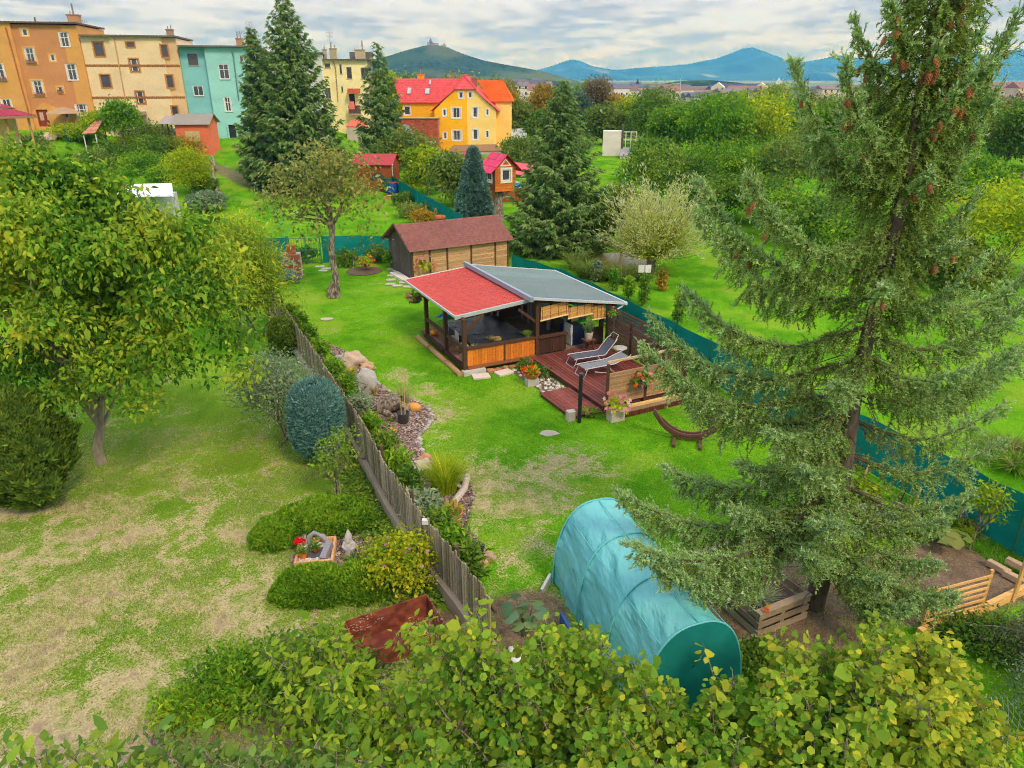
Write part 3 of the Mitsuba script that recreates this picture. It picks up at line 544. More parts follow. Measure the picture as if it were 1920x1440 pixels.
antenna(FC.p(*FC.st(616, 89), -2), 2.0, 'roof_aerial', 'tall aerial on the chimney of the cream house'); put('laundry_sheet', MB().prism([(0, 0), (.75, 0), (.72, 1.0), (.04, 1.02)], .02, (FC.p(bb[0] + .1, bb[1] + .55, 1.14), FC.ex, -FC.n, FC.ez), C('#e07a72')), 'plain', 'pink cloth hung over the balcony rail of the cream house', 'cloth')

# --- yellow house with the red tiled roof
pY = at(815, 207, 111.); FY = Facade((pY[0], pY[1], 0), -1.); cY = lambda x0, y0, x1, y1: FY.rect(480 + x0 / 4, y0 / 4, 480 + x1 / 4, y1 / 4)
stY = lambda x, y: FY.st(480 + x / 4, y / 4)
k = thing('villa', 'bright yellow house with a red tiled roof, white framed windows and a flared gable', 'house')
ye, pe = C('#ffbe20', 1.), C('#fad880', 1.)
aG0, aGm, aG1 = stY(1340, 900)[0], stY(1585, 900)[0], stY(1800, 900)[0]; zE, zT = stY(1340, 828)[1], stY(1560, 672)[1]; aT0, aT1 = stY(1495, 672)[0], stY(1642, 672)[0]; zR = stY(1520, 567)[1]
win = [((1520, 690, 1555, 736), (1, 1)), ((1590, 690, 1622, 734), (1, 1)), ((1402, 820, 1425, 868), (1, 1)), ((1468, 808, 1538, 884), (2, 1)), ((1622, 804, 1666, 880), (1, 1)), ((1724, 820, 1744, 864), (1, 1)), ((1406, 992, 1430, 1040), (1, 1)), ((1472, 978, 1542, 1052), (2, 1)), ((1624, 970, 1668, 1046), (1, 1)), ((1724, 982, 1745, 1030), (1, 1))]
holes = [cY(*w[0]) for w in win]
Lg = [(aG0, -.6), (aGm, -.6), (aGm, zT), (aT0, zT), (aT0 - .55 * (aT0 - aG0), zE + .48 * (zT - zE)), (aG0, zE)]
Rg = [(aGm, -.6), (aG1, -.6), (aG1, zE), (aT1 + .5 * (aG1 - aT1), zE + .46 * (zT - zE)), (aT1, zT), (aGm, zT)]
wall(FY, Lg, holes, k, ye, out=.05); part(wall(FY, Rg, holes, k, pe), 'pale yellow half of the gable wall')
for i, (w, gr) in enumerate(win): window(FY, holes[i], k, grid=gr, sur=(.78, .77, .74), out=.05 if holes[i][2] < aGm else 0, curtain=True, seed=i + 80)
body(FY, aG0 + .1, aG1 - .1, -1, zE - .1, 11, k, ye)
def tiled(m, a, b, c, d, col, nu, nv, seed, lift=.05):
    """a roof plane of overlapping rows of tiles: a-b along the eave, d-c along the ridge"""
    a, b, c, d = map(np.asarray, (a, b, c, d)); n = unit(np.cross(b - a, d - a)); n = n if n[2] > 0 else -n; r = R(seed); col = np.asarray(col)
    for j in range(nv):
        t0, t1 = j / nv, (j + 1.0) / nv
        p0, p1, q0, q1 = a + (d - a) * t0, b + (c - b) * t0, a + (d - a) * t1, b + (c - b) * t1
        for i in range(nu):
            s0, s1 = i / nu, (i + 1) / nu; sm = (s0 + s1) / 2; cc = col * r.uniform(.86, 1.12)
            L0, M0, R0 = p0 + (p1 - p0) * s0, p0 + (p1 - p0) * sm, p0 + (p1 - p0) * s1; L1, M1, R1 = q0 + (q1 - q0) * s0, q0 + (q1 - q0) * sm, q0 + (q1 - q0) * s1
            m.add([L0 + n * lift * .5, M0 + n * lift * 1.6, R0 + n * lift * .5, R1, M1 + n * lift * .8, L1], [[0, 1, 4, 5], [1, 2, 3, 4]], cc)
            m.add([L0, R0, R0 + n * lift * .5, M0 + n * lift * 1.6, L0 + n * lift * .5], [[0, 1, 2], [0, 2, 4], [2, 3, 4]], cc * .7)
red = C('#e05a5c', .9); ov = .35
def gp_(a, z, out=0.): return FY.p(a, z, out)
aR_ = aT0 + .36 * (aT1 - aT0); D = -12.
m = MB(); rf = numbered(k + '__roof')
midL, midR = (aT0 - .55 * (aT0 - aG0), zE + .5 * (zT - zE)), (aT1 + .5 * (aG1 - aT1), zE + .48 * (zT - zE))
for (e, mid, t, sg) in ((aG0 - .55, midL, aT0, 1), (aG1 + .55, midR, aT1, -1)):
    A1, B1 = gp_(e, zE - .15, ov), gp_(e, zE - .15, D); A2, B2 = gp_(mid[0], mid[1] + .1, ov), gp_(mid[0], mid[1] + .1, D); A3, B3 = gp_(t, zT + .05, ov), gp_(t, zT + .05, D); A4, B4 = gp_(aR_, zR, -3.2), gp_(aR_, zR, D)
    for (p, q, s, u, nv) in ((A1, B1, B2, A2, 4), (A2, B2, B3, A3, 4), (A3, B3, B4, A4, 5)):
        tiled(m, *((p, q, s, u) if sg < 0 else (q, p, u, s)), red, 26, nv, 11)
tiled(m, gp_(aT0 - .15, zT + .02, ov), gp_(aT1 + .15, zT + .02, ov), gp_(aR_ + .05, zR, -3.2), gp_(aR_ - .05, zR, -3.2), red, 7, 5, 12)
scene[rf] = m.build('plain'); labels[rf] = {'kind': 'stuff'}
m = MB(); m.tube([gp_(aR_, zR + .06, -3.1), gp_(aR_, zR + .06, D)], .12, 6, red * .8); m.tube([gp_(aR_, zR + .06, -3.1), gp_(aT0 - .1, zT + .1, ov)], .1, 6, red * .8); m.tube([gp_(aR_, zR + .06, -3.1), gp_(aT1 + .1, zT + .1, ov)], .1, 6, red * .8); m.put('ridge_cap', 'plain', k)
# the long wing to the left
FW2 = Facade(FY.p(0, 0, -3.2), -1.); cW = lambda x0, y0, x1, y1: FW2.rect(480 + x0 / 4, y0 / 4, 480 + x1 / 4, y1 / 4); stW = lambda x, y: FW2.st(480 + x / 4, y / 4)
w0, w1 = stW(1095, 800)[0], aG0 + .2; zW = stW(1240, 768)[1]
hw = [cW(1112, 798, 1156, 862), cW(1255, 800, 1275, 860)]
wall(FW2, [(w0, -.5), (w1, -.5), (w1, zW), (w0, zW)], hw[:1], k, ye); window(FW2, hw[0], k, grid=(1, 1), sur=(.78, .77, .74)); body(FW2, w0, w1, -.5, zW - .05, 8, k, ye)
d_ = 4.2; FR = Facade(FY.p(0, 0, -3.2 - d_), -1.); rl, rr_ = FR.st(480 + 1010 / 4, 590 / 4), FR.st(480 + 1500 / 4, 575 / 4)
e0, e1 = FW2.p(stW(1080, 765)[0], zW - .05, .4), FW2.p(aG0 + 1.2, zW - .05, .4); r0, r1 = FR.p(rl[0] + .4, rl[1]), FR.p(aR_, rl[1])
m = MB(); tiled(m, e0, e1, r1, r0, red, 34, 13, 14); tiled(m, e1 + FW2.n * (-9), e0 + FW2.n * (-9), r0, r1, red, 20, 6, 15); part(m.put('wing_roof', 'plain', k), kind='stuff')
m = MB(); m.prism([(0, 0), (9, 0), (4.6, rl[1] - zW)], .3, (FW2.p(w0 + .25, zW - .05, .4), -FW2.n, FW2.ex, V(0, 0, 1)), ye); m.put('wing_gable', 'plain', k)
nr = unit(np.cross(e1 - e0, r0 - e0))
for x0, y0, x1, y1 in ((1118, 664, 1160, 710), (1252, 668, 1300, 712), (1283, 606, 1312, 640)):
    def onroof(x, y):
        dd = ray(480 + x / 4, y / 4); return EYE + dd * (((e0 - EYE) @ nr) / (dd @ nr))
    a_, b_, c_ = onroof(x0 + 14, y1), onroof(x1, y1), onroof(x1 - 14, y0); ez = unit(r0 - e0 - ((r0 - e0) @ unit(e1 - e0)) * unit(e1 - e0)); w_ = np.linalg.norm(b_ - a_); h_ = abs((c_ - b_) @ ez)
    kk = numbered(k + '__roof_window'); m = MB(); fr3 = np.stack([unit(e1 - e0), ez, np.cross(unit(e1 - e0), ez)], 1); cc = a_ + unit(e1 - e0) * w_ / 2 + ez * h_ / 2 + nr * .1
    m.box(cc, (w_, h_, .16), (.32, .33, .35), M=fr3); scene[kk + '__frame'] = m.build('satin'); m = MB(); m.box(cc + nr * .09, (w_ * .78, h_ * .8, .012), (.45, .5, .56), M=fr3); scene[kk + '__pane'] = m.build('satin')
chimney(FR, FR.rect(480 + 1208 / 4, 556 / 4, 480 + 1256 / 4, 598 / 4), k, .9, .0, C('#e8a31c'), 9, 1)
# annex with the orange roof
kx = thing('house_annex', 'pale yellow annex with an orange tiled roof, right of the yellow house', 'house')
FX = Facade(FY.p(0, 0, -4.0), -1.); sX = lambda x, y: FX.st(480 + x / 4, y / 4); x0, x1 = aG1 - .2, sX(1915, 800)[0]; zX = sX(1830, 760)[1]
wall(FX, [(x0, -.6), (x1, -.6), (x1, zX), (x0, zX)], [], kx, pe); body(FX, x0, x1, -.6, zX - .02, 8, kx, pe)
FX2 = Facade(FY.p(0, 0, -8.2), -1.); q0, q1 = FX2.st(480 + 1660 / 4, 602 / 4), FX2.st(480 + 1850 / 4, 602 / 4)
m = MB(); o_ = C('#e0661f', .9); tiled(m, FX.p(x0 - .8, zX - .05, .35), FX.p(x1 + .3, zX - .05, .35), FX2.p(*q1), FX2.p(*q0), o_, 20, 12, 16); tiled(m, FX.p(x1 + .3, zX - .05, .35), FX.p(x1 + .3, zX - .05, -8.5), FX2.p(*q1), FX2.p(*q1), o_, 10, 10, 17); part(m.put('roof', 'plain', kx), kind='stuff')
chimney(FX, FX.rect(480 + 1612 / 4, 588 / 4, 480 + 1655 / 4, 650 / 4), kx, .8, .6, C('#a86a58'), 10, 1)
# brick outbuilding and the roofs in front of it
FB = Facade(FY.p(0, 0, 2.4), -1.); sB = lambda x, y: FB.st(480 + x / 4, y / 4); b0, b1 = sB(1040, 950)[0], sB(1364, 950)[0]; zB = sB(1200, 890)[1]; zb = -.4
kb = thing('brick_outbuilding', 'flat topped red brick outbuilding in front of the yellow house', 'outbuilding')
m = MB(); bx(m, FB, b0, zb, b1, zB - .02, -2.0, -.03, C('#a8776a')); m.put('mortar_wall', 'plain', kb)
m = MB(); r = R(5); bh = .16; nb = int((zB - zb) / bh)
for j in range(nb):
    x = b0 + (.22 if j % 2 else 0)
    while x < b1 - .3: bx(m, FB, x, zb + j * bh, x + .42, zb + j * bh + bh * .86, -.04, r.uniform(-.012, .012), C('#b4563f') * r.uniform(.75, 1.2)); x += .45
part(m.put('brick', 'plain', kb), kind='stuff')
m = MB(); bx(m, FB, b0 - .15, zB, b1 + .15, zB + .12, -2.2, .15, (.3, .25, .22)); m.put('coping', 'plain', kb)
def lowroof(label, px, Y, ridge_h, col, cat='shed', wallc=(.5, .45, .4), name='low_building', corr=True, white_edge=False, zl=0.):
    """small building with a mono-pitch roof; px = the roof's four corners front-left, front-right, back-right, back-left in the photograph"""
    kq = thing(name, label, cat); fl, fr_, br_, bl = at(*px[0], Y), at(*px[1], Y), at(*px[2], Y + 3.), at(*px[3], Y + 3.)
    m = MB()
    if corr: tiled(m, fl, fr_, br_, bl, col, 22, 1, 3, .035)
    else: m.add([fl, fr_, br_, bl, fl - V(0, 0, .1), fr_ - V(0, 0, .1), br_ - V(0, 0, .1), bl - V(0, 0, .1)], [[0, 1, 2, 3], [7, 6, 5, 4], [4, 5, 1, 0], [5, 6, 2, 1], [6, 7, 3, 2], [7, 4, 0, 3]], col)
    m.put('roof', 'plain', kq); m = MB(); i_ = lambda p, s: p + (np.mean([fl, fr_, br_, bl], 0) - p) * s
    a, b, c, d = [i_(p, .06) for p in (fl, fr_, br_, bl)]; lo = lambda p: V(p[0], p[1], zl - .3)
    t_ = [p - V(0, 0, .12) for p in (a, b, c, d)]
    for p, q in ((0, 1), (1, 2), (2, 3), (3, 0)): m.quad(lo(t_[p]), lo(t_[q]), t_[q], t_[p], wallc)
    m.put('wall', 'plain', kq)
    if white_edge: m = MB(); m.bar(fl + V(0, 0, .05), bl + V(0, 0, .05), .25, .2, (.8, .8, .78)); m.bar(bl + V(0, 0, .05), br_ + V(0, 0, .05), .25, .2, (.8, .8, .78)); m.put('verge', 'plain', kq)
    return kq
lowroof('low shed with a corrugated grey roof beside the brick outbuilding', [(752, 252), (778, 252), (766, 234), (757, 233)], 100, 0, C('#8f959c'), zl=.3)
lowroof('low shed with a salmon red roof behind the small spruce', [(648, 236), (690, 236), (687, 224), (660, 224)], 101, 0, C('#d9705f'), corr=False, zl=.6)
lowroof('low shed with a striped grey roof left of the small spruce', [(672, 262), (690, 255), (690, 247), (676, 250)], 88, 0, C('#9aa3ab'), zl=.4)
lowroof('low building with a dark red roof and white verge below the yellow gable', [(796, 285), (834, 284), (820, 268), (794, 268)], 97, 0, C('#8f3f4a'), corr=False, white_edge=True, wallc=(.7, .68, .66))
lowroof('flat brown porch roof at the foot of the yellow house', [(838, 284), (942, 282), (931, 270), (850, 272)], 106, 0, C('#8d6f50'), corr=False, name='porch')
# ---------------------------------------------------------------- far town, castle
def cottage(name, label, group, p, w, d, h, rh, wallc, roofc, rz, cat='house', win=True):
    k = thing(name, label, cat, group); M = rot2(rz); p = np.asarray(p, float); fr = (p + M @ V(-w / 2, -d / 2, 0), M @ V(1, 0, 0), M @ V(0, 1, 0), V(0, 0, 1))
    m = MB(); m.prism([(0, -6), (w, -6), (w, h), (w / 2, h + rh * .98), (0, h)], d, fr, wallc) if False else m.prism([(0, -6), (w, -6), (w, h), (0, h)], d, fr, wallc)
    m.put('wall', 'vcol', k); m = MB(); f2 = (p + M @ V(-w / 2 - .4, -d / 2 - .4, h), M @ V(0, 1, 0), M @ V(1, 0, 0), V(0, 0, 1)); m.prism([(0, 0), (d + .8, 0), ((d + .8) / 2, rh)], w + .8, f2, roofc); m.put('roof', 'vcol', k)
    if win:
        m = MB(); n = max(2, int(w / 3.2))
        for z in np.arange(1.2, h - 1.2, 3.1):
            for i in range(n): m.box(p + M @ V(-w / 2 + w * (i + .5) / n, -d / 2 - .03, z + .7), (1.1, .06, 1.5), (.06, .07, .08), M=M)
        if m.n: part(m.put('window', 'vcol', k), kind='stuff')
    return k
rT = R(77); whites = [(.72, .70, .66), (.66, .58, .45), (.62, .50, .42), (.7, .66, .56), (.58, .56, .54)]; roofs = [(.30, .17, .14), (.20, .15, .14), (.15, .16, .2), (.12, .14, .19), (.22, .2, .2)]
def town(xa, xb, ya, yb, n, Y0, Y1, wmin=7, wmax=14, lab='small pale town house among trees in the far valley', grp='town houses in the far valley'):
    for i in range(n):
        px, Y = rT.uniform(xa, xb), Y0 + (Y1 - Y0) * (i + rT.random()) / n; py = yb + (ya - yb) * (Y - Y0) / (Y1 - Y0) + rT.normal(0, 1.2); p = at(px, py, Y)
        w = rT.uniform(wmin, wmax); cottage('town_house', lab, grp, (p[0], p[1], p[2]), w, rT.uniform(8, 11), rT.uniform(3, 6.5), rT.uniform(2, 3.4), whites[rT.integers(5)], roofs[rT.integers(5)], rT.uniform(-35, 35))
town(960, 1020, 170, 182, 16, 420, 640); town(1140, 1290, 172, 186, 30, 460, 760); town(1290, 1470, 182, 196, 18, 420, 560, 12, 26); town(1700, 1920, 172, 186, 22, 430, 640, 12, 26)
town(1480, 1720, 178, 190, 14, 430, 620)
def onpx(px, py, Y): p = at(px, py, Y); return p
# long palace-like building with two gabled fronts
pA, pB = at(1338, 187, 520), at(1440, 187, 500); k = thing('long_building', 'long cream building with a dark blue roof and two gabled fronts, across the valley', 'building')
dl = pB - pA; L_ = np.hypot(dl[0], dl[1]); M = rot2(math.degrees(math.atan2(dl[1], dl[0]))); mid = (pA + pB) / 2
m = MB(); m.box(mid + V(0, 0, 1.), (L_, 11, 9), (.70, .64, .48), M=M)
for s in (-.38, .40): m.prism([(-4.5, -3), (4.5, -3), (4.5, 7.5), (0, 10.5), (-4.5, 7.5)], 3, (mid + M @ V(s * L_, -7.0, 0), M @ V(1, 0, 0), M @ V(0, 1, 0), V(0, 0, 1)), (.72, .66, .5))
m.put('wall', 'vcol', k); m = MB(); m.prism([(0, 0), (12, 0), (6, 4.2)], L_ + 1, (mid + M @ V(-L_ / 2 - .5, -6, 5.55), M @ V(0, 1, 0), M @ V(1, 0, 0), V(0, 0, 1)), (.09, .11, .19)); m.put('roof', 'vcol', k); m = MB()
for i in range(22):
    for z in (-.8, 2.8): m.box(mid + M @ V(-L_ / 2 + L_ * (i + .5) / 22, -5.53, z), (1.0, .08, 1.9), (.07, .08, .1), M=M)
part(m.put('window', 'vcol', k), kind='stuff')
def spire(name, label, px, pyb, pyt, Y, w, col, tcol, frac=.5):
    b = at(px, pyb, Y); t = at(px, pyt, Y); h = t[2] - b[2]; k = thing(name, label, 'church tower'); m = MB(); m.box(b + V(0, 0, h * frac / 2 - 3), (w, w, h * frac + 6), tcol); m.put('tower', 'vcol', k)
    m = MB(); m.lathe(b + V(0, 0, h * frac), [(w * .75, 0), (w * .45, h * (1 - frac) * .3), (.05, h * (1 - frac))], 8, col); m.put('spire', 'vcol', k)
spire('church', 'slender dark grey church spire rising from the far town', 1194, 178, 147, 640, 4.2, (.05, .06, .07), (.10, .11, .12), .35); spire('church', 'white church tower with a pointed cap at the right of the far town', 1456, 182, 145, 620, 5.2, (.55, .57, .6), (.75, .74, .72), .62)
def mast(name, label, cat, px, pyb, pyt, Y, r0, r1, col): b, t = at(px, pyb, Y), at(px, pyt, Y); put(name, MB().tube([b - V(0, 0, 4), t], [r0, r1], 8, col), 'vcol', label, cat)
mast('mast', 'thin pale mast standing above the trees in the valley', 'mast', 1276, 184, 147, 400, .35, .2, (.5, .5, .48)); mast('factory_chimney', 'brick red factory chimney beside the long cream building', 'chimney', 1427, 190, 161, 430, .75, .55, (.36, .12, .10))
# castle on the hill
k = thing('castle', 'small castle with a pointed tower on the top of the wooded hill', 'castle'); cY = 1900
m = MB(); rc = (.42, .38, .34)
for x0, x1, y0 in ((801, 806, 79.2), (806, 815, 83), (816, 822, 81.5), (827, 836, 84), (831, 834, 81.5)):
    a, b = at(x0, 88, cY), at(x1, y0, cY); m.box(((a[0] + b[0]) / 2, cY + 4, (a[2] + b[2]) / 2 - 4), (b[0] - a[0], 12, b[2] - a[2] + 8), rc)
m.put('wall', 'vcol', k); a = at(807.5, 82, cY); m = MB(); m.lathe(a + V(0, 2, -6), [(4.5, 0), (4.5, 8), (5.5, 8), (.1, 19)], 8, (.2, .17, .17)); m.put('tower', 'vcol', k); m = MB(); a, b = at(806, 83, cY), at(822, 80, cY); m.prism([(0, 0), (12, 0), (6, 4)], 20, (V(a[0], cY - 2, a[2] - 1), V(0, 1, 0), V(1, 0, 0), V(0, 0, 1)), (.3, .14, .11)); m.put('roof', 'vcol', k)

# ---------------------------------------------------------------- trees of the middle distance
def T(name, label, px, py, H, w, pal, seed, n=420, per=14, L=.34, group=None, base=None, lob=None, tt=.35, cat='tree', pz=None, shape='diamond', up=.6, sp=.1, tr=None, flat=.7, W=.55, Y=None):
    """a tree whose foot is at a pixel on the ground (or at depth Y)"""
    r = R(seed + 900); b = base if base is not None else (gt(px, py) if Y is None else V(at(px, py, Y)[0], Y, float(terrain(at(px, py, Y)[0], Y))))
    if lob is None:
        lob = [((0, 0, H * .54), (w * .72, w * .72, H * .44))]
        for i in range(7):
            a = i * 2.4 + r.random(); rr = w * r.uniform(.35, .62); lob.append(((math.cos(a) * rr, math.sin(a) * rr, H * r.uniform(.26, .78)), (w * r.uniform(.34, .55), w * r.uniform(.34, .55), H * r.uniform(.16, .24))))
    return broadleaf(name, label, cat, b, H, lob, n, per, L, pal, seed, sp * (w + H * .4), tr or H * .018, W, shape, group, tt, .3, shell=.55, up=up, flat=flat)
def topH(px, py, b): return at(px, py, b[1])[2] - b[2]
def TT(name, label, px, pyb, pyt, w_px, pal, seed, Y=None, **k):
    """tree from its foot and top pixel and its width in pixels"""
    b = gt(px, pyb) if Y is None else V(at(px, pyb, Y)[0], Y, float(terrain(at(px, pyb, Y)[0], Y)))
    H = topH(px, pyt, b); zc = (b - EYE + V(0, 0, H / 2)) @ FW; return T(name, label, px, pyb, H, w_px / 2 / FPX * zc, pal, seed, base=b, **k)
# right-hand wood behind the field: individual crowns from far to near
wood = [  # px, foot, top, width, palette, Y, label
 (1018, 240, 158, 70, 'autumn', 150, 'orange autumn tree behind the middle spruce'), (1082, 250, 172, 60, 'bluespruce', 140, 'grey green tree behind the middle spruce top'),
 (1100, 255, 150, 70, 'lush', 170, 'bright green poplar behind the reddish conifer'), (1150, 260, 178, 90, 'autumn', 150, 'rust tinted tree left of the white frame shed'), (1180, 265, 180, 70, 'yellow', 146, 'yellowing tree above the white frame shed'),
 (1215, 275, 200, 80, 'yellow', 128, 'yellow green tree right of the white frame shed'), (1236, 262, 184, 76, 'grey', 190, 'pale grey green willow in the valley'), (1300, 330, 182, 120, 'lush', 96, 'dense bright green tree at the near edge of the wood'),
 (1262, 320, 205, 90, 'green', 104, 'dark green round tree at the left edge of the wood'), (1392, 330, 190, 150, 'olive', 104, 'broad olive green tree in the middle of the wood'), (1340, 300, 172, 110, 'olive', 140, 'taller olive tree standing behind the wood'),
 (1450, 320, 182, 130, 'yellow', 120, 'yellow green tree behind the left boughs of the big spruce'), (1500, 345, 245, 130, 'green', 92, 'dark shady tree low in the wood'), (1425, 355, 258, 120, 'lush', 84, 'bright green bushy tree at the field edge'),
 (1560, 340, 190, 150, 'lush', 110, 'green tree behind the trunk of the big spruce'), (1640, 350, 215, 150, 'olive', 100, 'olive tree right of the trunk of the big spruce'), (1740, 360, 205, 170, 'yellow', 95, 'thinly leaved yellow green tree at the right'),
 (1850, 370, 225, 170, 'olive', 90, 'yellow olive tree at the right edge of the view'), (1780, 440, 290, 190, 'lush', 66, 'light green bushy tree right of the big spruce'), (1910, 400, 170, 150, 'brown', 84, 'half bare brown tree at the right edge'),
 (1230, 345, 262, 100, 'green', 76, 'dark bushy tree beside the willow'), (1020, 262, 208, 70, 'green', 112, 'green tree left of the middle spruce'), (1130, 262, 196, 80, 'olive', 122, 'olive tree behind the middle spruce')]
for i, (px, pb, ptop, w, pal, Y, lab) in enumerate(wood): TT('deciduous_tree', lab, px, pb, ptop, w, pal, 100 + i, Y=Y, n=460, per=15, L=.30 * (Y / 95) ** .5 + .06, sp=.075)
TT('conifer_tree', 'reddish brown conifer between green trees beyond the middle spruce', 1116, 258, 145, 46, 'brown', 160, Y=150, n=420, per=14, L=.4, lob=None)
# the far tree belt in the valley
rV = R(4)
for i in range(105):
    px = rV.uniform(940, 1960); Y = rV.uniform(175, 420); py = 222 - 26 * ((Y - 175) / 245) ** .7; b = at(px, py, Y); b[2] = float(terrain(b[0], Y)); h = rV.uniform(6, 10)
    TT_pal = ['olive', 'green', 'yellow', 'lush', 'autumn', 'grey'][rV.choice(6, p=[.34, .26, .14, .14, .06, .06])]
    T('valley_tree', 'tree in the far tree belt of the valley', px, py, h, h * rV.uniform(.38, .6), TT_pal, 300 + i, n=70, per=9, L=.95, base=b, group='trees of the far tree belt', sp=.09)
for i, (px, Y, h, pal) in enumerate([(730, 128, 8.5, 'yellow'), (770, 135, 9, 'olive'), (850, 132, 10.5, 'autumn'), (880, 136, 10.2, 'yellow'), (945, 128, 9.5, 'autumn'), (968, 120, 7, 'olive'), (935, 130, 10.0, 'olive')]):
    b = at(px, 200, Y); b[2] = float(terrain(b[0], Y)); T('deciduous_tree', ['yellow green tree top left of the yellow house chimney', 'olive tree top behind the red roof', 'golden tree top behind the red ridge', 'yellow tree top behind the red ridge at its right end', 'rusty tree beside the orange roof', 'olive tree right of the orange roofed annex', 'olive tree top behind the orange roof'][i], px, 200, h, h * .36, pal, 450 + i, n=240, per=10, L=.5, base=b)
rV = R(41)
WK = []
for i in range(34):
    px = rV.uniform(1150, 1990); Y = rV.uniform(74, 128); h = rV.uniform(5.5, 8.5) + (Y - 74) * .02; b = at(px, 300, Y); b[2] = float(terrain(b[0], Y))
    wk = T('wood_tree', '', px, 300, h, h * rV.uniform(.34, .48), ['olive', 'green', 'lush', 'yellow'][rV.choice(4, p=[.3, .25, .3, .15])], 1300 + i, n=300, per=13, L=.34, base=b, group='trees of the wood behind the field', sp=.085); WK.append((px, wk))
ORD = lambda n: f"{n}{'th' if 10 < n % 100 < 14 else {1: 'st', 2: 'nd', 3: 'rd'}.get(n % 10, 'th')}"
for n_, (px, wk) in enumerate(sorted(WK)): labels[wk]['label'] = f'leafy tree in the mixed wood behind the field, {ORD(n_ + 1)} from the left'
# hedge and undergrowth along the far edge of the field
for i, (px, py, w, h, pal, lab) in enumerate([(1345, 415, 3.2, 3.2, 'green', 'dark hedge bush at the field edge left of the small goal'), (1420, 420, 3.6, 3.4, 'green', 'dark hedge bush at the field edge behind the small goal'), (1490, 445, 3.6, 3.0, 'lush', 'green hedge bush right of the small goal'), (1560, 470, 3.4, 3.2, 'green', 'dark hedge bush behind the spruce trunk'),
        (1640, 500, 3.2, 3.0, 'lush', 'green hedge bush right of the spruce trunk'), (1720, 520, 3.2, 2.8, 'olive', 'olive hedge bush in the right of the field'), (1870, 520, 4.2, 5.2, 'yellow', 'bright yellow green bush at the right edge of the field'), (1800, 545, 2.0, 2.0, 'olive', 'low olive bush below the yellow green bush'), (1280, 395, 3.4, 4.4, 'green', 'tall dark bush behind the willow'), (1220, 385, 3.2, 4.8, 'green', 'tall dark bush left behind the willow'), (1335, 385, 3.6, 5.2, 'lush', 'tall green bush right behind the willow'), (1400, 380, 4.0, 5.0, 'lush', 'tall green bush at the wood edge'), (1470, 385, 4.0, 5.5, 'olive', 'tall olive bush at the wood edge')]):
    shrub('field_bush', lab, 'bush', gt(px, py), w, w * .8, h, pal, 500 + i, n=420, per=12, L=.24, spread=.34)

# ---------------------------------------------------------------- gardens below the terrace
for i, (px, py, w, h, pal, lab) in enumerate([(300, 305, 2.6, 2.6, 'green', 'green bush below the brown paling'), (270, 330, 2.4, 2.2, 'lush', 'light green bush left of the white roof'), (330, 275, 2.2, 2.0, 'grey', 'grey green bush below the salmon garage'), (240, 290, 2.0, 1.8, 'yellow', 'yellow green bush below the yellow ball tree'), (290, 280, 2.4, 2.8, 'olive', 'olive bush in front of the beige house'),
        (345, 300, 2.0, 2.2, 'autumn', 'rusty brown bush beside the yellow green willow bush'), (372, 280, 1.9, 3.0, 'blue', 'blue green bush beside the salmon garage'), (388, 398, 1.5, 1.5, 'grey', 'grey green bush near the top of the walnut'), (130, 262, 2.2, 1.6, 'yellow', 'yellow flowering bush below the orange house'), (165, 270, 1.8, 1.6, 'lush', 'green bush beside the teal netting'), (255, 262, 1.8, 2.4, 'grey', 'whitish flowering bush below the beige house'), (310, 340, 1.8, 1.3, 'lush', 'light green bush beside the white roof'), (385, 360, 1.2, 1.2, 'green', 'green bush under the yellow green willow bush'), (215, 315, 2.4, 2.4, 'green', 'green bush behind the walnut top'), (60, 285, 2.2, 1.6, 'olive', 'olive bush left of the yellow flowers'), (180, 330, 2.4, 2.2, 'olive', 'olive bush above the walnut crown')]):
    shrub('garden_bush', lab, 'bush', gt(px, py), w, w * .85, h, pal, 540 + i, n=230, per=10, L=.24)
b = gt(363, 365); T('willow_bush', 'yellow green willow-like bush beside the grass strip', 0, 0, 3.9, 1.9, 'yellow', 560, n=420, per=14, L=.26, base=b, cat='bush', W=.3)
b = gt(207, 285); T('ball_tree', 'yellow green ball shaped tree on a bare stem', 0, 0, 5.0, 2.1, 'yellow', 561, n=380, per=12, L=.24, base=b, lob=[((-.3, 0, topH(190, 212, b) - 1.3), (1.9, 1.8, 1.25)), ((-.9, 0, topH(190, 212, b) - 1.6), (1.3, 1.3, .9))], tt=.5, tr=.11)
b = V(at(233, 268, 80)[0], 80, at(233, 268, 80)[2] - .6); T('round_tree', 'bright green round tree in front of the beige house', 0, 0, 4.6, 2., 'lush', 562, n=330, per=13, L=.27, base=b, lob=[((0, 0, 2.7), (1.9, 1.7, 1.5)), ((.1, 0, 3.5), (1.4, 1.3, 1.2))])
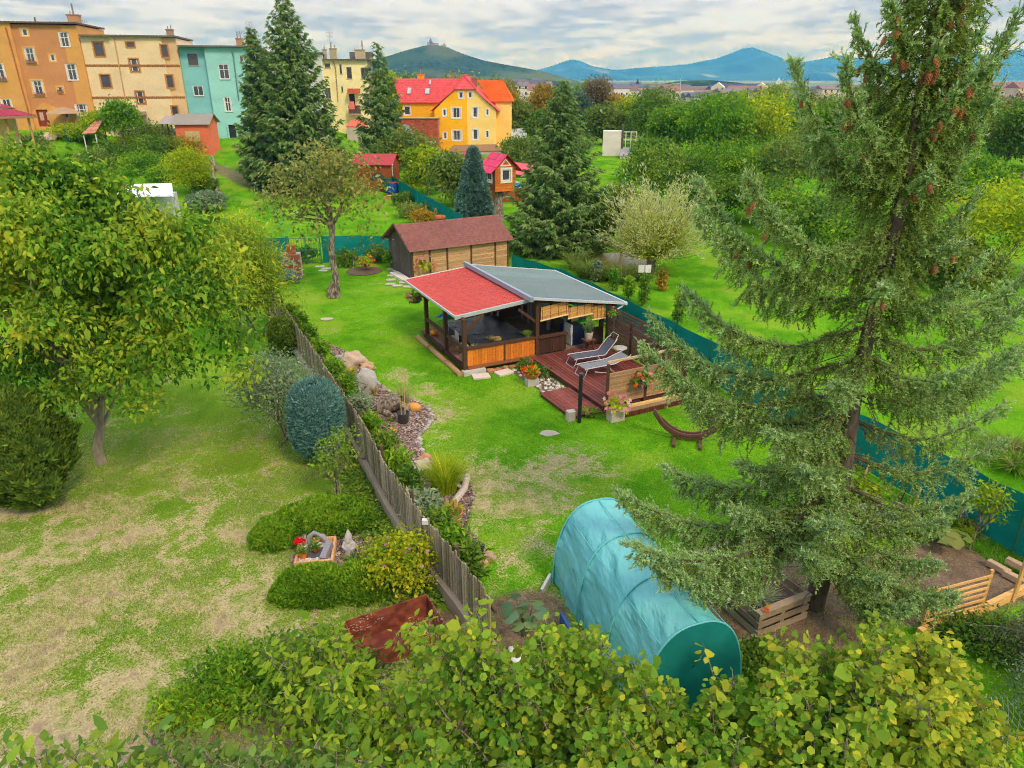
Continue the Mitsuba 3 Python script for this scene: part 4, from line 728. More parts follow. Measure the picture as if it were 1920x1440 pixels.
# salmon garage with grey roof
def hut(name, label, cat, fl, deg, w, d, h, rh, wallc, roofc, over=.3, mat='plain', ridge='x'):
    k = thing(name, label, cat); F = Facade(fl, deg); m = MB(); fr = F.fr()
    m.prism([(0, -2.4), (w, -2.4), (w, h), (0, h)], d, fr, wallc)
    if ridge == 'x':
        m.prism([(0, h), (d, h), (d / 2, h + rh - .05)], w, (F.p(0, 0), -F.n, F.ex, F.ez), wallc)
        rm = MB(); a, b, c = F.p(-over, h - .06, over), F.p(-over, h + rh, -d / 2), F.p(-over, h - .06, -d - over)
        for p, q in ((a, b), (b, c)):
            e = F.ex * (w + 2 * over); n = unit(np.cross(e, q - p)); n = n if n[2] > 0 else -n
            rm.add([p, p + e, q + e, q, p + n * .07, p + e + n * .07, q + e + n * .07, q + n * .07], [[3, 2, 1, 0], [4, 5, 6, 7], [0, 1, 5, 4], [1, 2, 6, 5], [2, 3, 7, 6], [3, 0, 4, 7]], roofc)
    else:
        m.prism([(0, h), (w, h), (w / 2, h + rh - .05)], d, fr, wallc)
        rm = MB(); a, b, c = F.p(-over, h - .1, over), F.p(w / 2, h + rh, over), F.p(w + over, h - .1, over)
        for p, q in ((a, b), (b, c)):
            e = -F.n * (d + 2 * over); n = unit(np.cross(e, q - p)); n = n if n[2] > 0 else -n
            rm.add([p, p + e, q + e, q, p + n * .07, p + e + n * .07, q + e + n * .07, q + n * .07], [[3, 2, 1, 0], [4, 5, 6, 7], [0, 1, 5, 4], [1, 2, 6, 5], [2, 3, 7, 6], [3, 0, 4, 7]], roofc)
    m.put('wall', mat, k); rm.put('roof', 'plain', k); return k, F
p = at(333, 268, 82); k, F = hut('garage', 'salmon pink garage with a grey shingle roof beside the turquoise house', 'garage', (p[0], 82, p[2] - .3), 8, 3.4, 4.2, 2.2, .9, C('#f0805a', .85), C('#8f8a84'))
m = MB(); bx(m, F, .9, -.2, 2.4, 1.5, -.05, .03, (.5, .42, .2)); m.put('door', 'wood', k)
m = MB()
for i in range(4): q = F.p(-.4 - .9 * (i % 2), 0, -.2 - 1.8 * (i // 2)); m.tube([q - V(0, 0, .5), q + V(0, 0, 2.2)], .06, 5, (.15, .1, .08))
a_ = F.p(-1.6, 2.25, .2); m.add([a_, a_ + F.ex * 1.7 + V(0, 0, .0), a_ + F.ex * 1.7 - F.n * 3 + V(0, 0, .7), a_ - F.n * 3 + V(0, 0, .7)], [[0, 1, 2, 3]], (.3, .28, .27)); part(m.put('lean_to', 'plain', k), kind='stuff')
# pavilion with dark red metal roof, far left
pv = at(0, 262, 72); k = thing('pavilion', 'garden pavilion with a dark red metal roof at the left edge of the view', 'pavilion')
m = MB(); e0, e1 = at(-60, 221, 71), at(68, 216, 71); b0, b1 = at(-60, 204, 74), at(30, 206, 74); tiled(m, e0, e1, b1, b0, C('#93324a'), 20, 1, 2, .04); part(m.put('lower_roof', 'plain', k), kind='stuff')
m = MB(); tiled(m, b0 + V(0, .1, .1), b1 + V(.0, .1, .1), at(10, 196, 76), at(-60, 190, 76), C('#93324a'), 14, 1, 2, .04); part(m.put('upper_roof', 'plain', k), kind='stuff'); m = MB(); m.bar(e0 - V(0, 0, .12), e1 - V(0, 0, .12), .1, .2, (.35, .2, .12)); m.put('fascia', 'wood', k)
for px in (-30, 9, 52): q = at(px, 219, 71.6); m = MB(); m.tube([V(q[0], q[1], pv[2] - .6), q], .1, 6, C('#b98b5a')); m.put('post', 'wood', k)
m = MB(); q = at(-20, 222, 74); m.box(q + V(.5, 0, -1.3), (4, .1, 2.6), C('#d8b285')); m.put('back_wall', 'wood', k)
# swimming pool, chair, patio odds and ends
pw = gt(12, 305); k = thing('swimming_pool', 'small blue swimming pool with a white rim at the left edge of the view', 'pool'); F = Facade(pw - V(3.5, 1.6, 0), 4.)
m = MB(); bx(m, F, -1, -.1, 6.2, .16, -4.2, -3.3, (.6, .58, .55)); bx(m, F, -1, -.1, 6.2, .16, .0, .9, (.6, .58, .55)); bx(m, F, 5.0, -.1, 6.2, .16, -3.28, -.02, (.6, .58, .55)); m.put('rim', 'plain', k); m = MB(); m.quad(F.p(-1, .1), F.p(5, .1), F.p(5, .1, -3.3), F.p(-1, .1, -3.3)); m.put('water', 'pool_water', k)
def chair(p, col, label, rz=0):
    k = thing('garden_chair', label, 'chair'); M = rot2(rz); p = np.asarray(p, float); m = MB(); m.box(p + V(0, 0, .45), (.5, .5, .05), col, M=M); m.put('seat', 'satin', k); m = MB(); m.box(p + M @ V(0, .25, .75), (.5, .05, .55), col, M=M); m.put('backrest', 'satin', k)
    for sx_ in (-.21, .21):
        for sy in (-.21, .21): m = MB(); m.tube([p + M @ V(sx_, sy, 0), p + M @ V(sx_, sy, .45)], .03, 5, col); m.put('leg', 'satin', k)
chair(gt(13, 290), C('#f2b705'), 'bright yellow plastic chair beside the swimming pool', 20)
k = thing('toy_heap', 'heap of purple and pink plastic things beside the pavilion', 'toys'); r = R(3); q = gt(14, 270)
for i, c in enumerate((C('#8a5bd0'), C('#e08aa0'), C('#c05a9a'), C('#e6a0a8'))): m = MB(); m.box(q + V(-1.0 + i * .7, r.uniform(-.2, .2), .35), (.6, .5, r.uniform(.4, .8)), c, rz=r.uniform(-30, 30)); m.put('toy', 'satin', k)
# patio bits below the orange house
q = gt(86, 262); k = thing('garden_steps', 'pale paved steps below the door of the orange house', 'steps')
for i in range(5): m = MB(); m.box(q + V(0, i * 1.0, .1 + .22 * i), (1.9, .95, .22), C('#cbb5a2')); m.put('step', 'plain', k)
q = gt(130, 252) + V(0, 0, .4); k = thing('patio_umbrella', 'straw coloured patio umbrella below the orange house', 'umbrella'); m = MB(); m.lathe(q + V(0, 0, 1.9), [(1.9, 0), (.9, .45), (.03, .7)], 12, C('#a58f78')); m.put('canopy', 'plain', k); m = MB(); m.tube([q - V(0, 0, .4), q + V(0, 0, 2.5)], .04, 6, (.4, .35, .3)); m.put('pole', 'plain', k)
p0, p1 = at(143, 252, 76), at(180, 226, 79); k = thing('pergola_roof', 'small reddish tiled lean-to below the orange and beige house', 'lean-to'); m = MB(); tiled(m, p0 + V(.5, 0, 0), p0 + V(1.9, 0, .1), p1 + V(.7, 0, 0), p1, C('#b98068'), 8, 4, 5); part(m.put('roof', 'plain', k), kind='stuff'); m = MB(); m.tube([p0 + V(.6, .2, -4.5), p0 + V(.6, .2, -.05)], .06, 5, (.7, .7, .7)); m.put('post', 'plain', k); m = MB(); m.tube([p0 + V(1.8, .2, -4.5), p0 + V(1.8, .2, 0)], .06, 5, (.7, .7, .7)); m.put('post', 'plain', k)
def net_fence(name, label, pts, h, col=C('#0c6a66'), post=True, sag=.05, seed=0, closed_foot=.03, post_col=(.05, .2, .12), zf=None, step=2.4, group=None):
    """green shade netting laced to posts: every bay one panel"""
    k = thing(name, label, 'fence', group); r = R(seed); pts = [np.asarray(p, float) for p in pts]; zf = zf or (lambda p: float(terrain(p[0], p[1])))
    P = [pts[0]]
    for a, b in zip(pts, pts[1:]):
        n = max(1, int(round(np.linalg.norm(b[:2] - a[:2]) / step)))
        for i in range(1, n + 1): P.append(a + (b - a) * i / n)
    for i, (a, b) in enumerate(zip(P, P[1:])):
        nu, nv = 12, 5; d = b - a; nrm = unit(V(-d[1], d[0], 0)); u, v = np.meshgrid(np.linspace(0, 1, nu), np.linspace(0, 1, nv)); q = a + u[..., None] * d
        z = zf(a) + (zf(b) - zf(a)) * u; hh = h * (1 - sag * np.sin(np.pi * u) * r.uniform(.3, 1)); q = q.copy(); q[..., 2] = z + closed_foot + v * hh
        q += nrm * ((.06 * np.sin(np.pi * u) * np.sin(np.pi * v) * r.normal()) + .02 * np.sin(u * 9 + v * 4 + i))[..., None]
        ii, jj = np.meshgrid(np.arange(nv - 1), np.arange(nu - 1), indexing='ij'); aa = ii * nu + jj
        m = MB(); m.add(q.reshape(-1, 3), np.stack([aa, aa + 1, aa + nu + 1, aa + nu], -1).reshape(-1, 4), np.asarray(col) * r.uniform(.9, 1.1)); m.put('net_panel', 'net', k)
    if post:
        for p in P: m = MB(); z = zf(p); m.tube([V(p[0], p[1], z - .1), V(p[0], p[1], z + h + .12)], .028, 6, post_col); m.put('post', 'satin', k)
    return k
scene['net'] = {'type': 'principledthin', 'base_color': mikit.proc(lambda p, n, uv: mi.Color3f(.010, .225, .205) * (.75 + .35 * fbm(p.x * 2, p.y * 2, p.z * 3, 2) + .3 * (noise(p.x * 40, p.y * 40, p.z * 55) - .3))), 'roughness': .6, 'diff_trans': .25, 'eta': 1.3}
net_fence('teal_net', 'piece of teal netting among the bushes below the orange house', [gt(125, 268), gt(155, 262)], 1.4, seed=9)
q = gt(228, 293); k = thing('paling_fence', 'dark brown paling fence among the bushes below the beige house', 'fence'); 
for i in range(14): m = MB(); m.box(q + V(-2. + i * .32, .05 * i, .75), (.2, .03, 1.5), (.09, .05, .05)); m.put('paling', 'wood', k)
for z in (.4, 1.15): m = MB(); m.bar(q + V(-2.1, .06, z), q + V(2.3, .75, z), .04, .1, (.08, .045, .04)); m.put('rail', 'wood', k)
put('long_white_roof', MB().add([at(218, 368, 46), at(325, 366, 46), at(322, 343, 49), at(224, 346, 49)] + [p - V(0, 0, .08) for p in (at(218, 368, 46), at(325, 366, 46), at(322, 343, 49), at(224, 346, 49))], [[0, 1, 2, 3], [7, 6, 5, 4], [4, 5, 1, 0], [5, 6, 2, 1], [6, 7, 3, 2], [7, 4, 0, 3]], (.66, .70, .78)).box(V(*(at(272, 380, 48)[:2]), 1.5), (3.4, 2.2, 3.0), (.5, .5, .5)), 'plain', 'white flat roofed shed showing above the walnut leaves', 'shed')
# log edge of the grass strip, stakes, low stone beds
r = R(8); k = thing('log_pile', 'weathered grey logs lying along the left edge of the grass strip', 'logs'); pts = [gt(px, py) for px, py in ((398, 300), (402, 320), (407, 342), (414, 365), (421, 388))]
for i in range(9): a = pts[i // 2] + V(r.uniform(-.4, .2), 0, .15 + .2 * (i % 2)); b = pts[min(i // 2 + 1, 4)] + V(r.uniform(-.4, .2), 0, .15 + .2 * (i % 2)) if i < 8 else pts[4] + V(.3, -2, .2); m = MB(); m.tube([a, b], r.uniform(.1, .16), 7, (.3, .26, .23)); m.put('log', 'bark', k)
for i in range(17):
    t = i / 16; q = gt(428 + (545 - 428) * t ** .8, 262 + (470 - 262) * t ** .9); m = MB(); m.tube([q - V(0, 0, .1), q + V(.03, 0, 1.5)], .018, 5, (.05, .16, .08) if i < 9 else (.15, .45, .2)); put('plant_stake', m, 'satin', f'thin green stake along the grass strip, {ORD(i + 1)} from its far end', 'stake', 'green stakes along the grass strip')
# the tall pair of spruces and their neighbours
def SP(label, px, pyb, pyt, w_px, seed, Y=None, **kw):
    b = gt(px, pyb) if Y is None else V(at(px, pyb, Y)[0], Y, float(terrain(at(px, pyb, Y)[0], Y))); H = topH(px, pyt, b); zc = (b - EYE + V(0, 0, H * .4)) @ FW
    return spruce('spruce_tree', label, b, H, w_px / 2 / FPX * zc, seed, **kw)
SP('tallest dark spruce of the middle distance, in front of the turquoise house', 570, 360, -8, 192, 21, nbr=230, per=80, spray=.68, z0=.10, droopy=.75, prof=.72)
SP('spruce standing close behind the tallest one, on its left', 508, 352, 52, 108, 22, Y=69, nbr=170, per=64, spray=.66, z0=.05, droopy=.75, prof=.7)
SP('slim spruce with a bare pointed top between the cream and the yellow house', 720, 285, 80, 118, 23, Y=84, nbr=110, per=44, spray=.8, z0=.12, droopy=.7, prof=.85)
SP('broad dark spruce behind the garden shed and the open roof', 1048, 480, 150, 225, 24, Y=44.5, nbr=220, per=95, spray=.46, z0=.04, droopy=.6, prof=.75)
clipped('blue_spruce', 'cone shaped blue green spruce behind the garden shed', 'spruce', gt(890, 430), 1.35, 1.35, 5.4, 'blue', 31, 5200, .34, -.8, .24, foot=.02, updir=.3, bump=.16, core=True)
clipped('blue_spruce', 'small dark blue spruce left of the turquoise trampoline frame', 'spruce', gt(512, 352), 1.7, 1.7, 4.2, 'bluespruce', 32, 3600, .4, -.6, .25, foot=.02, updir=.3, bump=.2)
m = MB(); q = gt(548, 338); tq = C('#1aa6c8')
kt = thing('trampoline', 'turquoise trampoline frame under the tall spruce', 'trampoline'); m.lathe(q + V(0, 0, .75), [(1.5, 0), (1.56, .05), (1.5, .1), (1.44, .05), (1.5, 0)], 18, tq); m.put('ring', 'satin', kt)
for a in (.3, 1.9, 3.4, 5.0): m = MB(); m.tube([q + V(1.5 * math.cos(a), 1.5 * math.sin(a), 0), q + V(1.5 * math.cos(a), 1.5 * math.sin(a), 2.6)], .06, 6, tq); m.put('pole', 'satin', kt)
m = MB(); m.lathe(q + V(0, 0, .8), [(0, 0), (1.4, .0)], 16, (.05, .05, .05)); m.put('mat', 'plain', kt)
# wooden hut with round window
b = gt(672, 352); k, F = hut('wooden_hut', 'brown board hut with a red roof and a half round window', 'hut', V(at(665, 345, 70)[0], 70, float(terrain(-13, 70)) + .1), -6, 3.6, 3.0, 2.35, .75, C('#8a4a22'), C('#b04a50'), .25, 'wood')
m = MB()
for i in range(18): bx(m, F, .02 + i * .2, -.1, .19 + i * .2, 2.33, 0, .03, C('#9c5526') * R(i).uniform(.8, 1.2))
part(m.put('board', 'wood', k), kind='stuff'); m = MB(); m.prism([(.7 * math.cos(a) + 2.3, .9 + .7 * math.sin(a)) for a in np.linspace(0, math.pi, 14)], .03, (F.p(0, 0, .06), F.ex, -F.n, F.ez), (.03, .03, .03)); m.put('window', 'pane', k)
m = MB(); m.tube([F.p(3.85, 2.4, .25), F.p(3.75, 2.1, .1), F.p(3.72, -.1, .1)], .06, 6, (.6, .6, .58)); m.put('downpipe', 'satin', k)
k = thing('rain_barrel', 'blue rain barrel beside the wooden hut', 'barrel'); q = gt(737, 368); m = MB(); m.lathe(q, [(.0, 0), (.42, 0), (.5, .5), (.42, 1.15), (.44, 1.2)], 14, C('#1d4fa8')); m.put('barrel', 'satin', k); m = MB(); m.lathe(q + V(0, 0, 1.2), [(.46, 0), (.46, .05), (0, .06)], 14, C('#8a3b34')); m.put('lid', 'satin', k)
k = thing('rain_barrel', 'green rain barrel behind the blue one', 'barrel'); q = gt(730, 361); m = MB(); m.lathe(q, [(0, 0), (.5, 0), (.56, .6), (.5, 1.25)], 14, C('#1c6b54')); m.put('barrel', 'satin', k); m = MB(); m.lathe(q + V(0, 0, 1.25), [(.52, 0), (.52, .05), (0, .06)], 14, C('#17594a')); m.put('lid', 'satin', k)
put('planter_box', MB().box(gt(743, 373) + V(0, 0, .15), (2.0, .8, .3), C('#c08850')).box(gt(748, 368) + V(0, 0, .3), (.9, .7, .5), (.03, .03, .04)), 'wood', 'low wooden box with a black tub in front of the rain barrels', 'box')
# fruit trees and hut garden
for nm, lab, px, pb, pt, w, pal, Y, kw in [('fruit_tree', 'dark olive fruit tree behind the wooden hut', 770, 345, 240, 110, 'olive', 76, {}), ('fruit_tree', 'yellow green fruit tree beside the green fence', 802, 370, 278, 82, 'yellow', 68, {}), ('fruit_tree', 'grey green fruit tree in front of the playhouse garden', 848, 385, 285, 90, 'olive', 62, {}), ('fruit_tree', 'green fruit tree between villa and spruce', 985, 300, 268, 80, 'green', 96, {}), ('fruit_tree', 'bushy fruit tree left of the wooden hut', 628, 352, 300, 60, 'lush', 74, {}), ('fruit_tree', 'dark tree behind the playhouse', 985, 330, 262, 90, 'olive', 84, {})]:
    TT(nm, lab, px, pb, pt, w, pal, 600 + px, Y=Y, n=330, per=13, L=.3, **kw)
for i, (px, py, w, h, pal, lab) in enumerate([(775, 408, 1.3, 1.0, 'olive', 'low bush beside the green fence behind the shed'), (795, 420, 1.1, .9, 'autumn', 'small rusty bush beside the green fence behind the shed'), (758, 385, 1.2, .9, 'green', 'low green bush at the fence near the barrels'), (545, 355, 1.0, 1.1, 'yellow', 'small bright yellow bush below the tall spruce'), (610, 362, 1.4, 1.0, 'olive', 'low bush at the foot of the tall spruce'), (655, 365, 1.2, 1.2, 'yellow', 'yellowish bush in front of the wooden hut'), (860, 345, 1.3, 1.1, 'lush', 'green bush in front of the grey block wall'), (1000, 285, 2.2, 2.2, 'green', 'green bush beside the villa')]):
    shrub('small_bush', lab, 'bush', gt(px, py), w, w, h, pal, 640 + i, n=140, per=9, L=.2)
k = thing('block_wall', 'grey block wall behind the fruit trees beside the green fence', 'wall'); a, b = gt(815, 358), gt(875, 360); r = R(6)
for j in range(4):
    for i in range(9): m = MB(); c = a + (b - a) * (i + .5 + (.0 if j % 2 else .25)) / 9; m.bar(c - (b - a) / 19.5 + V(0, 0, .2 + j * .4), c + (b - a) / 19.5 + V(0, 0, .2 + j * .4), .2, .38, np.array((.42, .41, .40)) * r.uniform(.85, 1.1)); m.put('block', 'plain', k)
# playhouse on a tree stump
ph = thing('tree_playhouse', 'orange wooden playhouse with a pink roof standing on a tree trunk', 'playhouse'); base = gt(934, 412); Yp = base[1]
zb = at(930, 357, Yp)[2]; F = Facade(V(at(929, 357, Yp)[0], Yp - .9, zb), 28.); w = (at(967, 330, Yp)[0] - at(929, 330, Yp)[0]) / .88; h = at(929, 313, Yp)[2] - zb; apex = at(951, 290, Yp)[2] - zb; dd = 1.95; org = C('#c96f2c'); n_ = 13
wn = (w * .34, h * .44, w * .74, h * .92); L_wall = None
def boards(F_, poly, hole, name_n, col, seed, par):
    P = Polygon(poly); r = R(seed); z0, z1 = P.bounds[1], P.bounds[3]; bh = (z1 - z0) / name_n
    for i in range(name_n):
        q = P.intersection(sbox(-50, z0 + i * bh + .012, 50, z0 + (i + 1) * bh - .004))
        if hole: q = q.difference(sbox(*hole))
        mm = MB()
        for gq in getattr(q, 'geoms', [q]):
            if gq.geom_type == 'Polygon' and gq.area > 1e-4: mm.prism(gq, .05, F_.fr(r.uniform(0, .012)), np.asarray(col) * r.uniform(.8, 1.2))
        if mm.n: mm.put('board', 'wood', par)
wf = numbered(ph + '__wall'); labels[wf] = {'label': 'front wall of orange boards'}; scene[wf] = MB().prism(Polygon([(0.02, 0.02), (w - .02, 0.02), (w - .02, h), (w / 2, apex - .1), (0.02, h)]).difference(sbox(*wn)), .02, F.fr(-.06), org * .5).build('wood')
boards(F, [(0, 0), (w, 0), (w, h), (w / 2, apex), (0, h)], wn, n_, org, 1, wf)
FS = Facade(F.p(0, 0, -dd), 28. + 90 - 180); wl = numbered(ph + '__wall'); ws = (dd * .25, h * .42, dd * .72, h * .9); scene[wl] = MB().prism(Polygon([(.02, .02), (dd - .02, .02), (dd - .02, h), (.02, h)]).difference(sbox(*ws)), .02, FS.fr(-.06), org * .4).build('wood'); labels[wl] = {'label': 'darker side wall of brown boards'}
boards(FS, [(0, 0), (dd, 0), (dd, h), (0, h)], ws, 8, C('#8a4a26'), 2, wl)
m = MB(); bx(m, F, .05, 0, w, .05, -dd, -.05, org * .5); bx(m, F, w - .06, .06, w, h, -dd, -.1, org * .6); bx(m, F, .1, .06, w, h, -dd, -dd + .06, org * .6); m.put('floor', 'wood', ph)
window(F, wn, ph, frame=(.8, .78, .74), grid=(1, 1), sur=(.8, .78, .74)); window(FS, ws, ph, frame=(.8, .78, .74), grid=(1, 1), sur=(.8, .78, .74))
m = MB(); tri = np.array([(w * .32, h + .22 * (apex - h)), (w * .68, h + .22 * (apex - h)), (w * .5, h + .62 * (apex - h))]); m.prism(Polygon(tri).buffer(.08, join_style=2).difference(Polygon(tri)), .04, F.fr(.05), (.8, .78, .74)); m.put('gable_window', 'satin', ph)
m = MB(); pk = C('#d8486f'); rdg0, rdg1 = F.p(w / 2, apex + .06, .35), F.p(w / 2, apex + .06, -dd - .3)
tiled(m, F.p(-.5, h - .35, -dd - .3), F.p(-.5, h - .35, .35), rdg0, rdg1, pk, 8, 3, 3, .04); tiled(m, F.p(w + .5, h - .35, .35), F.p(w + .5, h - .35, -dd - .3), rdg1, rdg0, pk, 8, 3, 4, .04); part(m.put('roof', 'plain', ph), kind='stuff')
m = MB(); m.tube([base - V(0, 0, .2), base + V(-.05, 0, .8), base + V(.05, .2, 2), F.p(w * .42, .0, -1.)], [.62, .42, .36, .4], 9, (.4, .35, .3)); m.put('trunk_stump', 'bark', ph)
m = MB()
for px in (.2, .8): m.bar(base + V(0, 0, zb * .55), F.p(w * px, 0, -.4), .12, .14, (.4, .3, .22))
m.bar(base + V(-.1, 0, zb * .5), F.p(.2, 0, -.5), .12, .14, (.4, .3, .2)); part(m.put('brace', 'wood', ph), kind='stuff')
k = thing('ladder', 'orange wooden ladder leaning up to the playhouse', 'ladder'); a, b = gt(915, 398), F.p(.0, .0, -.2)
for s in (-.2, .2): m = MB(); m.bar(a + V(s, 0, 0), b + V(s, 0, 0), .06, .08, C('#c97a44')); m.put('rail', 'wood', k)
for i in range(7): m = MB(); q = a + (b - a) * (i + .6) / 7.4; m.bar(q - V(.2, 0, 0), q + V(.2, 0, 0), .05, .05, C('#c97a44')); m.put('rung', 'wood', k)
# round pool with board sides
q = gt(952, 372); zc = (q - EYE) @ FW; rp = 44 / FPX * zc; k = thing('round_pool', 'round above-ground pool with brown wooden sides and a blue inside', 'pool'); m = MB(); n_ = 40
for i in range(n_):
    a0, a1 = i * 6.2832 / n_ + .004, (i + 1) * 6.2832 / n_ - .004; c = np.asarray(C('#a5542c')) * R(i).uniform(.85, 1.15); v = [q + V(rp * rr * math.cos(a), rp * rr * math.sin(a), z) for z in (0, 1.15) for rr, a in ((1, a0), (1, a1), (.985, a1), (.985, a0))]; m.add(v, [[0, 1, 5, 4], [1, 2, 6, 5], [2, 3, 7, 6], [3, 0, 4, 7]], c)
part(m.put('side_board', 'wood', k), kind='stuff'); m = MB(); m.lathe(q + V(0, 0, 1.15), [(rp * .95, -.02), (rp * .95, .06), (rp * 1.03, .06), (rp * 1.03, -.02), (rp * .95, -.02)], 40, (.75, .78, .8)); m.put('rim', 'satin', k); m = MB(); m.lathe(q, [(rp * .95, .75), (rp * .95, 1.15)], 40, C('#2b7fd0')); m.put('liner', 'satin', k); m = MB(); m.lathe(q + V(0, 0, .95), [(0.01, 0), (rp * .95, 0)], 40); m.put('water', 'pool_water', k)
# second small pavilion with pink roof
p0 = gt(872, 345); Yq = p0[1] + 2; k = thing('swing_house', 'open wooden play tower with a pink roof behind the blue spruce', 'play tower'); a, b, c, d = at(864, 302, Yq), at(878, 300, Yq), at(888, 282, Yq + 1.4), at(878, 280, Yq + 1.4)
F = Facade(at(868, 303, Yq), 8.); ww = 2.1; hz = 1.5; 
m = MB(); r0, r1 = F.p(ww / 2, hz, .3), F.p(ww / 2, hz, -2.0); tiled(m, F.p(-.4, -.1, -2.), F.p(-.4, -.1, .3), r0, r1, pk * 1.1, 6, 2, 3, .04); tiled(m, F.p(ww + .4, -.1, .3), F.p(ww + .4, -.1, -2.), r1, r0, pk, 6, 2, 3, .04); part(m.put('roof', 'plain', k), kind='stuff')
for x in (0, ww):
    for y in (0, -1.7): m = MB(); m.bar(F.p(x, -F.o[2] - .1, y), F.p(x, 0, y), .12, .12, C('#a8622e')); m.put('post', 'wood', k)
m = MB(); m.bar(F.p(-.2, 0.05, .2), F.p(ww / 2, hz, .2), .1, .14, C('#a8622e')); m.bar(F.p(ww + .2, .05, .2), F.p(ww / 2, hz, .2), .1, .14, C('#a8622e')); part(m.put('barge_board', 'wood', k), kind='stuff'); m = MB(); m.box(F.p(ww / 2, -1.6, -.9), (ww, 1.7, .1), C('#a8622e')); m.put('platform', 'wood', k)
q = at(980, 316, Yq + 3); k = thing('play_roof', 'pink roof with a scalloped edge right of the playhouse', 'play roof'); m = MB(); tiled(m, q + V(-1.4, 0, -.5), q + V(1., 0, -.9), q + V(1.2, 1.2, .3), q + V(-1.4, 1.2, .6), C('#d96a7c'), 8, 2, 3, .04); part(m.put('roof', 'plain', k), kind='stuff'); m = MB(); m.tube([q + V(-1.2, .3, -q[2]), q + V(-1.2, .3, -.4)], .07, 6, C('#a8622e')); m.put('post', 'wood', k); m = MB(); m.tube([q + V(.9, .3, -q[2]), q + V(.9, .3, -.7)], .07, 6, C('#a8622e')); m.put('post', 'wood', k)
lowroof('white flat roofed annex right of the orange roofed house', [(955, 270), (990, 268), (988, 240), (958, 241)], 115, 0, C('#b8c4cf'), corr=False, name='annex', wallc=(.4, .38, .36))
# white frame shed in the wood
q = at(1167, 292, 104); k = thing('frame_shed', 'white shed with an open timber frame among the trees', 'shed'); F = Facade(V(q[0] - 1.6, 104, float(terrain(q[0], 104))), -8); zt = at(1160, 246, 104)[2] - F.o[2]
m = MB(); bx(m, F, -1.2, 0, 1.3, zt, -2, 0, (.72, .68, .62)); m.put('wall', 'plain', k); m = MB(); bx(m, F, 1.3, 0, 1.6, zt + .9, -.4, .05, (.12, .1, .09)); m.put('flue', 'plain', k)
for x in (1.9, 2.6, 3.3): m = MB(); m.bar(F.p(x, 0), F.p(x, zt), .1, .1, (.7, .68, .64)); m.put('stud', 'plain', k)
for z in (.33, .66, .98): m = MB(); m.bar(F.p(1.6, zt * z), F.p(3.35, zt * z), .1, .1, (.7, .68, .64)); m.put('rail', 'plain', k)
lowroof('low white lattice sided building below the white frame shed', [(1162, 292), (1198, 288), (1196, 278), (1164, 279)], 100, 0, C('#9a9a98'), corr=False, wallc=(.66, .65, .63), zl=-.5); lowroof('dark slate roof showing among the trees of the wood', [(1213, 220), (1244, 219), (1240, 207), (1216, 207)], 165, 0, C('#39414f'), corr=False)
# ---------------------------------------------------------------- the near garden: fences
plinth = thing('fence_plinth', 'low mossy concrete plinth under the weathered picket fence', 'plinth')
FP = [V(-10.9, 31.2, 0), V(-10.0, 29.6, 0), V(-7.3, 24.2, 0), V(-4.75, 19.0, 0), V(-3.95, 17.3, 0), V(-3.02, 15.2, 0), V(-2.0, 13.2, 0), V(-1.05, 11.6, 0), V(-.35, 10.3, 0)]
for a, b in zip(FP, FP[1:]): m = MB(); m.bar(a + V(0, 0, .14), b + V(0, 0, .14), .24, .42, C('#a89a8a', .9)); m.put('plinth_block', 'plain', plinth)
pf = thing('picket_fence', 'long weathered grey brown picket fence between the two gardens', 'fence')
seg = [np.linalg.norm(b - a) for a, b in zip(FP, FP[1:])]; cum = np.concatenate([[0], np.cumsum(seg)])
def along(s): i = min(np.searchsorted(cum, s, side='right') - 1, len(seg) - 1); return FP[i] + (FP[i + 1] - FP[i]) * (s - cum[i]) / seg[i], unit(FP[i + 1] - FP[i])
r = R(12); s = .05; picks = []
while s < cum[-1] - .05:
    p, d = along(s); n = V(-d[1], d[0], 0); h = r.uniform(1.0, 1.16); w = r.uniform(.055, .075); tilt = r.normal(0, .02)
    M = np.stack([d + V(0, 0, tilt), n, V(-tilt * d[0], -tilt * d[1], 1)], 1); m = MB(); col = np.array(C('#a89c88', .9)) * r.uniform(.5, 1.2) * [1, r.uniform(.95, 1.03), r.uniform(.85, 1.02)]
    m.box(p + V(0, 0, .36 + h / 2), (w, .022, h), col, M=M); m.put('picket', 'wood', pf); s += w + r.uniform(.035, .06)
for z in (.55, 1.15):
    for a, b in zip(FP, FP[1:]): d = unit(b - a); n = V(-d[1], d[0], 0); m = MB(); m.bar(a + n * .065 + V(0, 0, z), b + n * .065 + V(0, 0, z), .045, .08, C('#6d6253', .6)); m.put('rail', 'wood', pf)
for i in range(int(cum[-1] / 2.4) + 1): p, d = along(min(i * 2.4 + .02, cum[-1] - .01)); n = V(-d[1], d[0], 0); m = MB(); m.tube([p + n * .13 + V(0, 0, .1), p + n * .13 + V(0, 0, 1.42)], .05, 8, C('#6d6253', .6)); m.put('post', 'wood', pf)
MESH = [V(.0, 37.0, 0), V(2.42, 33.9, 0), V(4.7, 28.95, 0), V(6.14, 25.8, 0), V(8.64, 19.95, 0), V(10.85, 14.9, 0), V(11.4, 13.6, 0), V(13.2, 9.6, 0)]
net_fence('mesh_fence', 'long green shade net fence along the right side of the garden', MESH, 1.5, seed=1, step=2.5)
net_fence('mesh_fence', 'green shade net fence across the back of the garden beside the shed', [V(-16.6, 40.9, 0), V(-12.9, 41.2, 0)], 1.55, seed=2); net_fence('mesh_fence', 'green shade net fence behind the pear tree and the flower bed', [V(-11.0, 41.6, 0), V(-6.6, 42.0, 0)], 1.55, seed=3)
